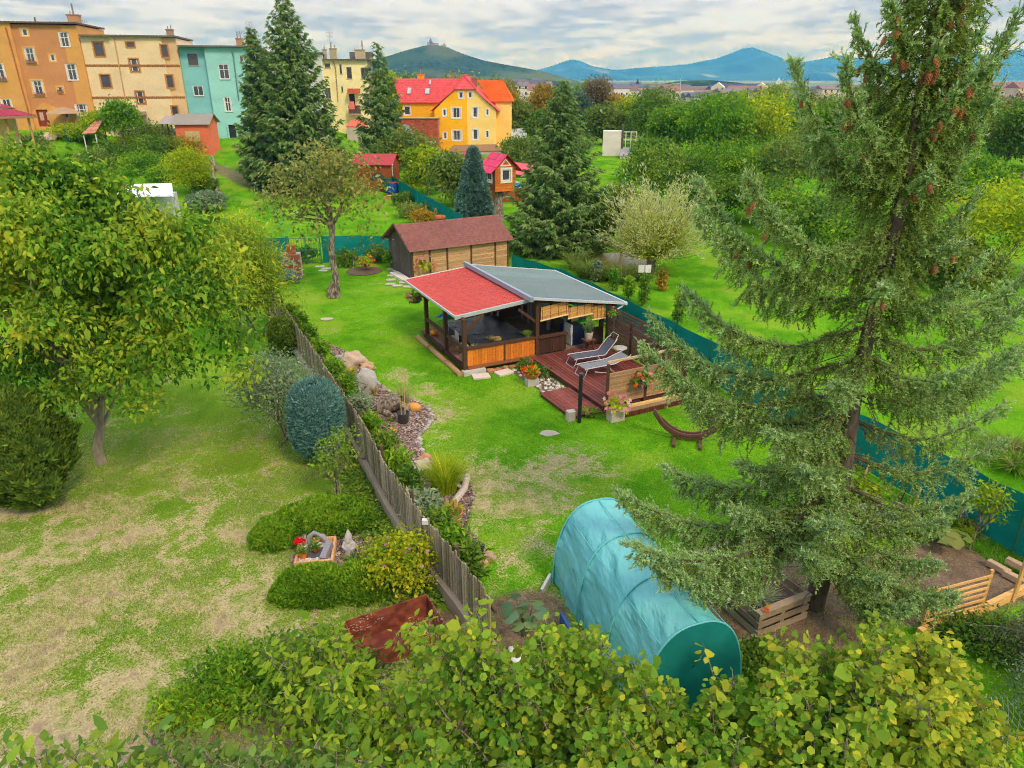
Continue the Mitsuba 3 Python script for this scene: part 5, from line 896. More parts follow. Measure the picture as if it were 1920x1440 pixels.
net_fence('mesh_fence', 'green shade net fence running back from the shed past the rain barrels', [V(-3.3, 49.0, 0), V(-4.3, 51.3, 0), V(-11.2, 69.5, 0)], 1.5, seed=4)
k = thing('garden_gate', 'thin green wire gate in the back fence', 'gate'); m = MB()
for i in range(13): x = -12.8 + i * .14; m.tube([V(x, 41.25, .08), V(x, 41.25, 1.5)], .012, 4, (.04, .22, .10))
part(m.put('wire', 'satin', k), kind='stuff')
for z in (.08, .8, 1.5): m = MB(); m.tube([V(-12.85, 41.25, z), V(-11.05, 41.5, z)], .022, 5, (.04, .22, .10)); m.put('rail', 'satin', k)
for x in (-12.85, -11.9, -11.05): m = MB(); m.tube([V(x, 41.3, 0), V(x, 41.3, 1.65)], .035, 6, (.04, .22, .10)); m.put('post', 'satin', k)

# ---------------------------------------------------------------- open roofed pavilion with deck
th = math.radians(26.5); E1 = V(math.cos(th), math.sin(th), 0); E2 = V(-math.sin(th), math.cos(th), 0); EZ = V(0, 0, 1); O = V(-1.711, 24.415, 0); ME = np.stack([E1, E2, EZ], 1)
def L(a, b, z=0.): return O + E1 * a + E2 * b + EZ * z
def lb(m, a0, b0, z0, a1, b1, z1, col): return m.box(L((a0 + a1) / 2, (b0 + b1) / 2, (z0 + z1) / 2), (abs(a1 - a0), abs(b1 - b0), abs(z1 - z0)), col, M=ME)
pg = thing('garden_pavilion', 'open timber pavilion with one red shingle roof and one grey roof', 'pavilion')
dk, dk2, org = C('#5a4032', .8), C('#4a352b', .75), C('#d8802a', .95)
for a, b in ((0, 0), (.05, 1.95), (.1, 4.2), (2.95, 0), (2.95, 4.6), (5.9, .1), (5.9, 4.6)):
    m = MB(); top = 2.17 + (.09 * a if a < 2.8 else (.40 if a < 3.5 else -.1)); lb(m, a - .07, b - .07, .22, a + .07, b + .07, top - .06, dk); m.put('post', 'wood', pg)
fl = numbered(pg + '__floor'); m = MB(); lb(m, .05, .05, .1, 5.9, 4.9, .225, (.15, .11, .08)); scene[fl] = m.build('wood')
r = R(2)
for i in range(34): m = MB(); lb(m, .12 + i * .172, .1, .226, .12 + i * .172 + .162, 4.85, .25, np.array(C('#9c7258' if i < 16 else '#8a7a66', .8)) * r.uniform(.85, 1.15)); m.put('board', 'wood', fl)
for b0, b1 in ((.1, 1.85), (2.05, 4.1)):
    m = MB(); lb(m, .02, b0, .86, .12, b1, .98, dk); m.put('side_rail', 'wood', pg); m = MB(); lb(m, -.08, b0, .18, .08, b1, .30, dk2); m.put('sill_beam', 'wood', pg)
def panel(a0, a1, b, z0, z1, col, n, seed, lab):
    k = numbered(pg + '__parapet'); labels[k] = {'label': lab}; m = MB(); lb(m, a0, b + .02, z0, a1, b + .04, z1, np.asarray(col) * .4); scene[k] = m.build('wood'); r = R(seed)
    w = (a1 - a0) / n
    for i in range(n): m = MB(); o = r.uniform(0, .008); lb(m, a0 + i * w + .006, b - .01 - o, z0, a0 + (i + 1) * w - .006, b + .018, z1, np.asarray(col) * r.uniform(.82, 1.18)); m.put('board', 'wood', k)
    m = MB(); lb(m, a0 - .05, b - .08, z1 + .003, a1 + .02, b + .12, z1 + .07, dk); m.put('cap', 'wood', k); return k
panel(.09, 1.55, -.02, .30, .95, org, 13, 1, 'orange board parapet'); panel(1.62, 2.86, -.02, .30, .95, org, 11, 2, 'orange board parapet'); panel(3.04, 4.25, -.02, .30, .92, C('#4a3428', .9), 12, 3, 'dark brown board parapet')
m = MB(); lb(m, .1, -.07, .18, 2.9, .06, .292, C('#8a5a40')); m.put('bottom_rail', 'wood', pg); m = MB(); lb(m, 1.55, -.05, .293, 1.62, .04, .945, dk); m.put('panel_post', 'wood', pg)
# red roof: boards, real shingles, white edge
rr = numbered(pg + '__roof'); labels[rr] = {'label': 'red shingle roof'}
zr = lambda a: 2.2 + .085 * a
def slab(m, a0, a1, b0, b1, zf, t, col):
    c = [L(a0, b0, zf(a0)), L(a1, b0, zf(a1)), L(a1, b1, zf(a1)), L(a0, b1, zf(a0))]; d = [p - EZ * t for p in c]
    fs = [[c[0], c[1], c[2], c[3]], [d[3], d[2], d[1], d[0]], [d[0], d[1], c[1], c[0]], [d[1], d[2], c[2], c[1]], [d[2], d[3], c[3], c[2]], [d[3], d[0], c[0], c[3]]]
    for q in fs: m.quad(*q, col)
m = MB(); slab(m, -.22, 2.72, .22, 5.8, zr, .05, C('#5a2626')); scene[rr] = m.build('plain')
m = MB(); r = R(4); na, nb = 17, 34; da, db = 2.94 / na, 5.58 / nb
for i in range(na):
    for j in range(nb + 1):
        b0 = .22 + (j - (.5 if i % 2 else 0)) * db; b1 = min(b0 + db - .024, 5.8); b0 = max(b0, .22)
        if b1 - b0 < .03: continue
        a0 = -.22 + i * da; zz = lambda a, e: zr(a) + e; cc = np.array(C('#cf5a54', .88)) * r.uniform(.93, 1.07)
        bm = (b0 + b1) / 2; e = r.uniform(.014, .022)
        P = [L(a0 + .035, b0, zz(a0 + .035, e)), L(a0, bm, zz(a0, e)), L(a0 + .035, b1, zz(a0 + .035, e)), L(a0 + da + .03, b1, zz(a0 + da + .03, .004)), L(a0 + da + .03, b0, zz(a0 + da + .03, .004))]
        m.add(P + [P[0] - EZ * .014, P[1] - EZ * .014, P[2] - EZ * .014], [[0, 1, 4, 4], [1, 2, 3, 3], [1, 3, 4, 4], [5, 6, 1, 0], [6, 7, 2, 1]], cc)
sh = m.put('shingle', 'plain', rr); labels[sh] = {'kind': 'stuff'}
m = MB(); slab(m, -.27, -.222, .17, 5.85, lambda a: zr(-.22) + .03, .09, (.50, .52, .54)); m.put('eave_trim', 'satin', rr); m = MB(); slab(m, -.27, 2.8, .15, .218, lambda a: zr(a) + .03, .13, (.44, .50, .54)); m.put('front_trim', 'satin', rr); m = MB(); slab(m, -.27, 2.7, 5.802, 5.86, lambda a: zr(a) + .03, .12, (.62, .63, .64)); m.put('rear_trim', 'satin', rr)
# grey roof
gr = numbered(pg + '__roof'); labels[gr] = {'label': 'blue grey felt roof'}
zg = lambda a: 2.62 - .175 * (a - 2.6); m = MB(); slab(m, 2.62, 6.72, -.28, 5.35, zg, .05, C('#8ea3a8', .85)); scene[gr] = m.build('plain')
r = R(6)
for j in range(6):
    b0 = -.28 + j * .94; m = MB(); slab(m, 2.625, 6.715, b0 + .003, min(b0 + .935, 5.34), lambda a: zg(a) + .008 + .002 * (j % 2), .006, np.array(C('#84999a', .60)) * r.uniform(.9, 1.08)); m.put('felt_strip', 'plain', gr)
m = MB(); slab(m, 2.50, 2.62, -.33, 5.9, lambda a: 2.665, .18, (.24, .32, .42)); m.put('ridge_trim', 'satin', gr); m = MB(); slab(m, 2.622, 6.75, -.34, -.282, lambda a: zg(a) + .03, .09, (.52, .58, .63)); m.put('front_trim', 'satin', gr); m = MB(); slab(m, 6.722, 6.78, -.34, 5.4, lambda a: zg(6.72) + .03, .12, (.6, .64, .68)); m.put('eave_trim', 'satin', gr); m = MB(); slab(m, 2.622, 6.75, 5.352, 5.4, lambda a: zg(a) + .03, .12, (.6, .64, .68)); m.put('rear_trim', 'satin', gr)
for b, z0, z1, zo in ((.32, 0, 2.7, 0), (4.5, 0, 2.7, 0)): m = MB(); m.bar(L(-.1, b, zr(-.1) - .12), L(2.85, b, zr(2.85) - .12), .1, .14, dk); m.put('rafter_beam', 'wood', pg)
for b in (.0, 4.6): m = MB(); m.bar(L(2.8, b, zg(2.8) - .15), L(6.5, b, zg(6.5) - .15), .1, .14, dk); m.put('rafter_beam', 'wood', pg)
m = MB(); m.bar(L(0, .1, 2.08), L(.1, 4.7, 2.09), .1, .12, dk); m.put('eave_beam', 'wood', pg); m = MB(); m.bar(L(2.95, -.1, 2.36), L(2.95, 5.2, 2.36), .1, .14, dk); m.put('eave_beam', 'wood', pg); m = MB(); m.bar(L(5.95, -.1, 1.92), L(5.95, 5.0, 1.92), .1, .12, dk); m.put('eave_beam', 'wood', pg)
for (a, b), (c, d) in (((.05, 0), (.75, .02)), ((2.9, 0), (2.2, .02)), ((.05, 4.2), (.8, 4.22)), ((3.0, .0), (3.6, .02))): m = MB(); m.bar(L(a, b, 1.6), L(c, d, 2.16), .07, .1, C('#b06a35') if b > 1 else dk); m.put('brace', 'wood', pg)
m = MB(); m.tube([L(6.75, -.25, 1.88), L(6.6, -.22, 1.75), L(6.3, -.2, 1.6), L(6.28, -.2, .3)], .04, 7, (.7, .72, .74)); m.put('downpipe', 'satin', pg)
# interior: dark table cover, chairs, counter, shelf, fridge
k = thing('covered_tub', 'large square tub under a black cover inside the pavilion', 'tub'); m = MB(); lb(m, .72, .75, .26, 3.0, 3.9, .70, (.05, .05, .055)); m.put('side', 'plain', k); m = MB(); lb(m, .68, .71, .702, 3.04, 3.94, .76, C('#1d2430')); m.put('cover', 'cover', k)
scene['cover'] = {'type': 'twosided', 'b': {'type': 'bumpmap', 'arbitrary': mikit.proc(lambda p, n, uv: fbm(p.x * 2.2, p.y * 5, p.z, 3), eps=.01), 'scale': .06, 'b': {'type': 'principled', 'base_color': rgb(.016, .022, .035), 'roughness': .38, 'specular': .5}}}
def lounge_chair(a, b, rz, label):
    k = thing('folding_chair', label, 'chair'); M = rot2(rz); p = L(a, b, .25); c = (.42, .44, .46)
    m = MB(); m.box(p + V(0, 0, .42), (.44, .42, .03), c, M=M); m.put('seat', 'satin', k); m = MB(); m.box(p + M @ V(0, .2, .72), (.42, .03, .55), c, M=M); m.put('backrest', 'satin', k)
    for x in (-.2, .2): m = MB(); m.tube([p + M @ V(x, .2, 0), p + M @ V(x, -.18, .45)], .014, 5, (.2, .2, .2)); m.put('leg', 'satin', k); m = MB(); m.tube([p + M @ V(x, -.2, 0), p + M @ V(x, .2, .5), p + M @ V(x, .22, 1.0)], .014, 5, (.2, .2, .2)); m.put('leg', 'satin', k)
lounge_chair(.42, 1.25, 110, 'grey folding chair by the side rail of the pavilion'); lounge_chair(.45, 2.2, 100, 'white folding chair behind the middle post of the pavilion')
k = thing('pumpkin', 'small orange pumpkin on the back corner of the pavilion floor', 'pumpkin'); m = MB(); c = L(.28, 3.9, .37)
for i in range(9): a = i * .698; m.ball(c + V(.06 * math.cos(a), .06 * math.sin(a), 0), (.10, .10, .115), C('#f09a12'))
m.put('fruit', 'satin', k); m = MB(); m.tube([c + V(0, 0, .1), c + V(.02, 0, .17)], .018, 5, (.2, .2, .05)); m.put('stalk', 'plain', k)
tuft('potted_herb', 'bushy light green potted plant behind the orange parapet beside the left front post', 'plant', L(.5, .25, .72), .36, .28, 90, [(.25, .34, .06), (.40, .48, .14), (.12, .22, .04)], 3, w=.016); tuft('potted_herb', 'bushy green plant on the parapet beside the middle front post', 'plant', L(2.62, .12, .98), .34, .32, 130, [(.14, .24, .04), (.22, .33, .06), (.08, .16, .03)], 4, w=.018)
k = thing('dried_plant', 'small sprawling plant on the black tub cover', 'plant'); tmp = tuft('x', '', '', L(1.55, .95, .76), .22, .34, 60, [(.18, .18, .06), (.3, .26, .1)], 5, w=.014, out=1., put_it=False); tmp.put('leaves', 'leaf', k); m = MB(); m.box(L(1.75, 1.0, .80), (.3, .24, .08), C('#b8a878'), rz=20); m.put('tray', 'wood', k)
k = thing('side_table', 'long pale table with clutter along the back of the pavilion', 'table'); m = MB(); lb(m, 3.0, 3.6, 1.12, 4.6, 4.3, 1.17, (.42, .40, .37)); m.put('top', 'wood', k)
for a in (3.05, 4.5): 
    for b in (3.65, 4.25): m = MB(); lb(m, a, b, .25, a + .07, b + .07, 1.12, (.5, .47, .43)); m.put('leg', 'wood', k)
r = R(9); cl = [(.7, .7, .7), (.5, .08, .06), (.05, .05, .06), (.35, .3, .25), (.6, .5, .3), (.15, .2, .3), (.75, .72, .65), (.1, .1, .1)]
for i in range(12): m = MB(); a, b = r.uniform(3.05, 4.5), r.uniform(3.65, 4.2); c = cl[r.integers(8)]; h = r.uniform(.12, .34); m.lathe(L(a, b, 1.172), [(0, 0), (.07, 0), (.08, h * .6), (.04, h), (0, h)], 10, c); put('kitchen_jar', m, 'satin', 'jar or bottle among the clutter on the table in the pavilion', 'jar', 'jars on the pavilion table')
m = MB(); lb(m, 2.98, 4.75, .25, 5.9, 4.8, 1.35, C('#6d5646', .8)); part(m.put('rear_wall', 'wood', pg), 'low board wall at the back'); m = MB(); lb(m, 3.0, 4.3, .95, 3.9, 4.7, 1.0, (.3, .25, .2)); m.put('shelf', 'wood', pg)
k = thing('kitchen_counter', 'grey worktop with crockery at the right of the pavilion', 'counter'); m = MB(); lb(m, 4.75, .9, 1.1, 5.75, 4.0, 1.16, (.46, .44, .41)); m.put('worktop', 'plain', k)
for b in (1.0, 2.4, 3.9): m = MB(); lb(m, 4.78, b, .25, 4.9, b + .1, 1.1, (.55, .52, .48)); m.put('leg', 'wood', k)
m = MB(); lb(m, 5.66, .95, .25, 5.74, 3.95, 1.1, (.2, .18, .16)); m.put('back', 'wood', k)
for i in range(14): m = MB(); a, b = r.uniform(4.85, 5.65), r.uniform(1.0, 2.6); c = [(.7, .72, .74), (.6, .62, .66), (.35, .42, .48), (.8, .8, .8)][r.integers(4)]; h = r.uniform(.06, .25); m.lathe(L(a, b, 1.162), [(0, 0), (.08, 0), (.11, h), (.09, h), (.06, .02)], 12, c); put('crockery', m, 'satin', 'piece of pale crockery on the grey worktop', 'crockery', 'crockery on the worktop')
k = thing('refrigerator', 'white refrigerator with a dark side standing under the worktop front', 'refrigerator'); m = MB(); lb(m, 4.72, .30, .26, 5.25, .82, 1.12, C('#1f3350')); m.put('body', 'satin', k); m = MB(); lb(m, 4.66, .31, .27, 4.718, .81, 1.10, (.70, .75, .80)); d = m.put('door', 'satin', k); m = MB(); lb(m, 4.63, .36, .7, 4.658, .39, 1.0, (.5, .52, .55)); m.put('handle', 'satin', d)
put('cool_box', lb(MB(), 4.95, 1.2, .26, 5.5, 1.7, .72, C('#1f3f78')), 'satin', 'dark blue box under the worktop behind the refrigerator', 'box'); put('green_tray', lb(MB(), 5.0, .2, 1.13, 5.4, .55, 1.18, C('#4fb520')), 'satin', 'bright green tray on the refrigerator', 'tray')
k = thing('bread_board', 'cream coloured board standing on the refrigerator', 'board'); m = MB(); m.prism(Polygon([(-.17, 0), (.17, 0), (.17, .2), (.1, .33), (-.1, .33), (-.17, .2)]), .03, (L(5.0, .6, 1.13), E1, E2, EZ), C('#e3c37a')); m.put('board', 'wood', k)
m = MB(); lb(m, 5.3, .5, 1.2, 5.32, 1.1, 1.7, (.35, .5, .52)); put('glass_panel', m, 'satin', 'bluish glass panel above the worktop', 'panel')
k = thing('low_gate', 'dark brown low gate beside the refrigerator', 'gate'); m = MB(); lb(m, 5.3, .02, .28, 5.95, .06, .98, C('#40302a', .8)); m.put('panel', 'wood', k); m = MB(); lb(m, 5.25, .0, .26, 5.32, .08, 1.02, dk); m.put('post', 'wood', k)
# bamboo blinds
for i, (a0, a1, z0, z1, tilt) in enumerate(((3.05, 4.22, 1.66, 2.16, .10), (4.24, 5.32, 1.58, 1.98, .05), (5.34, 5.92, 1.38, 1.90, 0))):
    k = thing('bamboo_blind', ['honey coloured bamboo blind at the left under the grey roof', 'middle honey coloured bamboo blind under the grey roof', 'short bamboo blind at the right end under the grey roof'][i], 'blind'); n = 15; rr2 = R(i)
    for j in range(n):
        z = z0 + (z1 - z0) * (j + .5) / n; m = MB(); m.bar(L(a0, -.12, z + tilt * 0), L(a1, -.12, z + tilt), .014, (z1 - z0) / n * .86, np.array(C('#d9a860', .95)) * rr2.uniform(.75, 1.15)); m.put('slat', 'wood', k)
    for s_ in np.linspace(.06, .94, 4): m = MB(); a = a0 + (a1 - a0) * s_; lb(m, a - .012, -.132, z0 + tilt * s_, a + .012, -.128, z1 + tilt * s_, C('#7a5228')); m.put('tape', 'wood', k)
    m = MB(); m.bar(L(a0 - .02, -.125, z0 - .02), L(a1 + .02, -.125, z0 - .02 + tilt), .04, .045, C('#f0d8a0')); m.put('bottom_bar', 'wood', k)
# blue slide behind, hanging basket at the back left post
m = MB(); c0 = L(3.6, 6.6, 1.5); pts = [c0, c0 + E1 * -.5 + EZ * -.35, c0 + E1 * -1.1 + EZ * -.9, c0 + E1 * -1.9 + EZ * -1.5, c0 + E1 * -2.3 + EZ * -1.6]
for p, q in zip(pts, pts[1:]): m.bar(p, q, .5, .03, C('#1f6f98')); m.bar(p + E2 * .26, q + E2 * .26, .03, .16, C('#2a86b0')); m.bar(p - E2 * .26, q - E2 * .26, .03, .16, C('#2a86b0'))
k = thing('slide', 'blue plastic slide on the lawn behind the red roof', 'slide'); m.put('chute', 'satin', k); m = MB(); m.bar(c0 + V(0, 0, -1.75), c0, .1, .1, C('#b06a35')); m.bar(c0 + E2 * .4 + V(0, 0, -1.75), c0 + E2 * .4, .1, .1, C('#b06a35')); part(m.put('ladder', 'wood', k), kind='stuff')
def basket(name, label, p, rad, cols, seed, nl=120, nf=26, pot=True, pal='green', hang=True, droop=.4):
    k = thing(name, label, 'flowers'); r = R(seed); p = np.asarray(p, float)
    if pot: m = MB(); m.lathe(p - V(0, 0, .16), [(0, 0), (rad * .45, 0), (rad * .62, .2), (rad * .58, .2)], 12, C('#a5553a') if not hang else (.12, .12, .12)); m.put('pot', 'plain', k)
    D = rdir(r, nl); D[:, 2] = np.abs(D[:, 2]) * .9 - .25; P = p + D * rad * r.uniform(.2, .95, (nl, 1)) + V(0, 0, .08); m = MB(); leaf_add(m, P, unit(D + rdir(r, nl) * .6 - V(0, 0, droop)), unit(D + V(0, 0, .5)), rad * .36, rad * .22, pick(r, G[pal], nl)); m.put('leaves', 'leaf', k)
    m = MB(); D = rdir(r, nf); D[:, 2] = np.abs(D[:, 2]) * 1.0 - .45; D = unit(D); flowers(m, r, p + D * rad * r.uniform(.75, 1.12, (nf, 1)) + V(0, 0, .08), rad * .17, [cols[i % len(cols)] for i in r.permutation(nf)]); part(m.put('blooms', 'leaf', k), kind='stuff'); return k
basket('hanging_basket', 'pink and green hanging basket at the back left corner of the red roof', L(-.1, 4.9, 1.6), .42, [C('#e08aa8'), C('#d86a90'), C('#d0c060')], 1, pal='olive')
# deck
dkr = C('#8f4e44', .72)
kd = thing('deck', 'raised dark red timber deck in front of the pavilion', 'deck'); m = MB(); lb(m, 2.72, -5.02, .02, 5.95, -.05, .215, (.10, .05, .045)); m.put('frame', 'wood', kd); r = R(5); n = 23; w = (5.95 - 2.66) / n
for i in range(n): m = MB(); lb(m, 2.66 + i * w + .011, -5.06 + r.uniform(0, .012), .217, 2.66 + (i + 1) * w - .011, -.04, .25 + r.uniform(0, .003), np.array(dkr) * r.uniform(.72, 1.2)); m.put('board', 'wood', kd)
kd = thing('step_deck', 'lower dark red timber step beside the deck', 'deck'); m = MB(); lb(m, 1.52, -5.02, .0, 2.65, -2.98, .10, (.10, .05, .045)); m.put('frame', 'wood', kd); n = 8; w = (2.65 - 1.48) / n
for i in range(n): m = MB(); lb(m, 1.48 + i * w + .005, -5.06, .102, 1.48 + (i + 1) * w - .005, -2.96, .13 + r.uniform(0, .003), np.array(dkr) * r.uniform(.72, 1.2)); m.put('board', 'wood', kd)
# screens of horizontal slats
def screen(name, label, A, B, z0, z1, n, col, nposts, seed, gap=.3, post_h=.1, postcol=dk):
    k = thing(name, label, 'screen'); r = R(seed); A, B = np.asarray(A, float), np.asarray(B, float); d = unit(B - A); nrm = V(d[1], -d[0], 0); h = (z1 - z0) / n
    for i in range(n):
        for s in range(nposts - 1):
            a, b = A + (B - A) * s / (nposts - 1), A + (B - A) * (s + 1) / (nposts - 1); z = z0 + (i + .5) * h
            m = MB(); m.bar(a + d * .03 + V(0, 0, z), b - d * .03 + V(0, 0, z), .022, h * (1 - gap), np.asarray(col) * r.uniform(.75, 1.2)); m.put('slat', 'wood', k)
    for s in range(nposts): p = A + (B - A) * s / (nposts - 1); m = MB(); m.bar(p + V(0, 0, 0.02), p + V(0, 0, z1 + post_h), .09, .09, postcol); m.put('post', 'wood', k)
    return k
screen('slat_screen', 'tan slatted privacy screen at the front of the deck, carrying a flower basket', L(2.75, -5.12), L(5.75, -5.12), .30, 1.40, 20, C('#b3906b', .9), 3, 7, .22, .30)
m = MB(); m.bar(L(2.72, -5.12, 1.78), L(5.8, -5.12, 1.80), .06, .07, C('#c2a684')); put('screen_rail', m, 'wood', 'pale rail above the tan slatted screen', 'rail')
screen('slat_screen', 'dark brown slatted screen along the right side of the deck', L(6.0, -.15), L(6.0, -5.0), .28, 1.45, 24, C('#7b5747', .75), 4, 8, .34, .12)
k = thing('trellis', 'dark lattice trellis on top of the dark brown screen', 'trellis')
for i in range(25): m = MB(); lb(m, 5.99, -.2 - i * .105, 1.50, 6.01, -.225 - i * .105, 1.86, C('#6b4c3c', .8)); m.put('upright', 'wood', k)
for z in (1.50, 1.62, 1.74, 1.86): m = MB(); lb(m, 5.975, -2.75, z - .012, 5.989, -.15, z + .012 + (.02 if z > 1.8 else 0), C('#7b5747', .8)); m.put('rail', 'wood', k)
m = MB(); lb(m, 2.72, -5.32, .03, 5.85, -5.2, .20, C('#dcb878')); put('sleeper_beam', m, 'wood', 'pale yellow beam at the foot of the tan screen', 'beam')
k = thing('log_edging', 'short dark brown log edging in front of the pale beam', 'edging')
for i in range(46): m = MB(); m.tube([L(2.95 + i * .064, -5.62, -.05), L(2.95 + i * .064, -5.62, .16)], .03, 7, np.array(C('#6b3f2e')) * R(i).uniform(.7, 1.2)); m.put('log', 'wood', k)
m = MB(); lb(m, 2.9, -5.585, 0, 5.9, -5.33, .13, C('#8c7a62')); struct('bed_soil', m, 'plain')
basket('flower_basket', 'round basket of orange and pink flowers hung on the tan screen', L(3.95, -5.27, .98), .40, [C('#f0541c'), C('#f0883a'), C('#e878b0'), C('#ec4a5a'), C('#f0a0c8')], 2, 150, 46, True, 'green')
q = L(2.72, -5.62); k = thing('flower_trough', 'pale stone block with pink flowers at the corner of the tan screen', 'planter'); m = MB(); m.box(q + V(.05, 0, .16), (.5, .3, .34), (.52, .47, .42), rz=26); m.put('block', 'plain', k); bk = basket('pink_flowers', 'loose pink flowers growing out of the stone block', q + V(.05, 0, .42), .42, [C('#f0a8c0'), C('#e888a8'), C('#f4d0d8')], 3, 90, 40, False, 'yellow')
q = g(1086, 792); m = MB(); k = thing('lamp_post', 'black bollard lamp post in front of the deck', 'lamp post'); m.tube([q, q + V(0, 0, 1.62)], .062, 12, (.018, .02, .026)); m.put('shaft', 'satin', k); m = MB(); m.tube([q + V(0, 0, .78), q + V(0, 0, .82)], .08, 12, (.02, .02, .025)); m.put('ring', 'satin', k); m = MB(); m.tube([q + V(0, 0, 1.62), q + V(0, 0, 1.67)], .07, 12, (.05, .05, .06)); m.put('cap', 'satin', k)
k = thing('edging_stone', 'pale rough stone beside the black lamp post', 'stone'); m = MB(); m.box(g(1070, 788) + V(0, 0, .16), (.26, .22, .34), (.50, .47, .43), rz=20); m.put('block', 'plain', k)
tuft('leafy_plant', 'dark green leafy plants behind the black lamp post', 'plant', g(1104, 780), .3, .55, 110, 'green', 6, w=.035)
# loungers
def lounger(a, b, rz, label, back, col):
    k = thing('sun_lounger', label, 'lounger'); M = rot2(rz); p = L(a, b, .25); fr_ = (.55, .57, .6); Lx = 1.25
    def q(x, y, z): return p + M @ V(x, y, z)
    bx_, bz = Lx + .62 * math.cos(back), .36 + .62 * math.sin(back)
    for y in (-.29, .29): m = MB(); m.tube([q(0, y, .33), q(.05, y, .36), q(Lx, y, .36), q(bx_, y, bz), q(bx_ + .1, y * .8, bz + .05)], .016, 6, fr_); m.put('side_tube', 'satin', k)
    n = 15
    m = MB(); v = []
    for x, z in [(0.03, .345), (.4, .335), (.8, .335), (Lx, .355), ((Lx + bx_) / 2, (bz + .36) / 2 - .01), (bx_, bz)]: v += [q(x, -.27, z), q(x, .27, z)]
    m.add(v, [[2 * i, 2 * i + 2, 2 * i + 3, 2 * i + 1] for i in range(5)], col); m.put('fabric', 'plain', k)
    for x0, x1 in ((.1, -.05), (.95, 1.25)):
        m = MB(); m.tube([q(x0, -.29, .35), q((x0 + x1) / 2 + .0, -.3, .15), q(x1, -.3, .02), q(x1, .3, .02), q((x0 + x1) / 2, .3, .15), q(x0, .29, .35)], .015, 6, fr_); m.put('leg', 'satin', k)
    m = MB(); m.tube([q(bx_, -.27, bz), q(bx_ + .16, -.2, bz + .2), q(bx_ + .16, .2, bz + .2), q(bx_, .27, bz)], .014, 6, fr_) if back > .5 else m.tube([q(.4, -.29, .2), q(1.0, -.29, .05)], .014, 6, fr_); m.put('canopy_frame', 'satin', k)
lounger(3.55, -1.55, 22, 'grey sun lounger with its back raised, nearer the pavilion', .85, C('#5d6470', .8)); lounger(3.35, -2.55, 26, 'lighter grey sun lounger lying almost flat behind the lamp post', .28, C('#8a9098', .75))
k = thing('round_table', 'small round patterned table beside the sun loungers', 'table'); c = L(5.45, -1.9, .25); m = MB(); m.lathe(c, [(0, .5), (.26, .5), (.26, .53), (0, .53)], 18, (.5, .48, .46)); m.put('top', 'satin', k)
for i in range(3): m = MB(); a = i * 2.1; m.tube([c + V(.05 * math.cos(a), .05 * math.sin(a), .5), c + V(.24 * math.cos(a), .24 * math.sin(a), 0)], .012, 5, (.2, .2, .2)); m.put('leg', 'satin', k)
k = thing('plant_stool', 'small brown wooden stool under the potted palm', 'stool'); c = L(5.05, -.35, .25); m = MB(); m.box(c + V(0, 0, .42), (.46, .36, .04), C('#6a4a3c'), rz=26); m.put('seat', 'wood', k)
for x in (-.18, .18):
    for y in (-.13, .13): m = MB(); m.bar(c + V(x, y, 0), c + V(x, y, .4), .04, .04, C('#5a3e32')); m.put('leg', 'wood', k)
k = thing('potted_palm', 'spiky green potted palm in a pale pot on the stool', 'plant'); m = MB(); m.lathe(c + V(0, 0, .442), [(0, 0), (.12, 0), (.17, .28), (.15, .28)], 14, (.60, .56, .52)); m.put('pot', 'plain', k); tuft('x', '', '', c + V(0, 0, .72), .62, .5, 60, [(.08, .16, .06), (.14, .24, .09), (.05, .11, .04)], 7, w=.022, put_it=False).put('leaves', 'leaf', k)
basket('hanging_pot', 'orange and green hanging pot on the dark screen at the blinds', L(5.85, -.75, 1.62), .26, [C('#f08a2a'), C('#e8b040')], 8, 70, 9, True, 'lush')
# stones and slabs around
r = R(15); 
def stones(name, label, grp, pts, size, col, seed, flat=.6, cat='stone', lab_each=None):
    r = R(seed)
    for i, p in enumerate(pts):
        s = size * r.uniform(.7, 1.3); m = MB(); m.ball(p + V(0, 0, s * flat * .35), (s * r.uniform(.8, 1.2), s * r.uniform(.7, 1.), s * flat), np.array(col) * r.uniform(.75, 1.2), 2, .7, seed + i); put(name, m, 'plain', lab_each[i] if lab_each else label, cat, grp)
stones('deck_stone', 'rounded stone in the row along the front of the pavilion', 'stones along the front of the pavilion', [L(.95 + i * .3, -.16 - .03 * (i % 2), 0) for i in range(9)], .15, C('#a8775c'), 1); 
m = MB(); lb(m, -.12, -.2, 0, .75, .05, .175, (.50, .50, .48)); put('foundation_block', m, 'plain', 'grey concrete block under the left front post of the pavilion', 'block')
k = thing('edge_log', 'split log lying along the left edge of the pavilion', 'log'); 
for b0, b1 in ((-.1, 1.2), (1.3, 3.0), (3.1, 4.5)): m = MB(); m.tube([L(-.24, b0, .06), L(-.2, b1, .06)], .11, 9, C('#b08a68')); m.put('log', 'wood', k)
for i, (px, py, lab) in enumerate([(902, 707, 'pale stone slab on the lawn below the corner post of the pavilion'), (945, 700, 'pale stone slab on the lawn below the orange parapet')]): m = MB(); q = g(px, py); m.box(q + V(0, 0, .03), (.62, .42, .07), (.62, .56, .5), rz=15 + 20 * i); put('stone_slab', m, 'plain', lab, 'slab')
for i, (px, py) in enumerate([(735, 505), (742, 512), (735, 517), (750, 521), (733, 525), (757, 530), (732, 533), (745, 536), (765, 538), (600, 500), (612, 504), (606, 508)]): m = MB(); q = g(px, py); m.box(q + V(0, 0, .012), (.5, .32, .04), (.42, .42, .36), rz=R(i).uniform(-15, 15)); put('stepping_stone', m, 'plain', f'flat grey stepping stone before the back fence, {ORD(i + 1)} of the shed and gate path', 'stepping stone', 'stepping stones before the back fence')
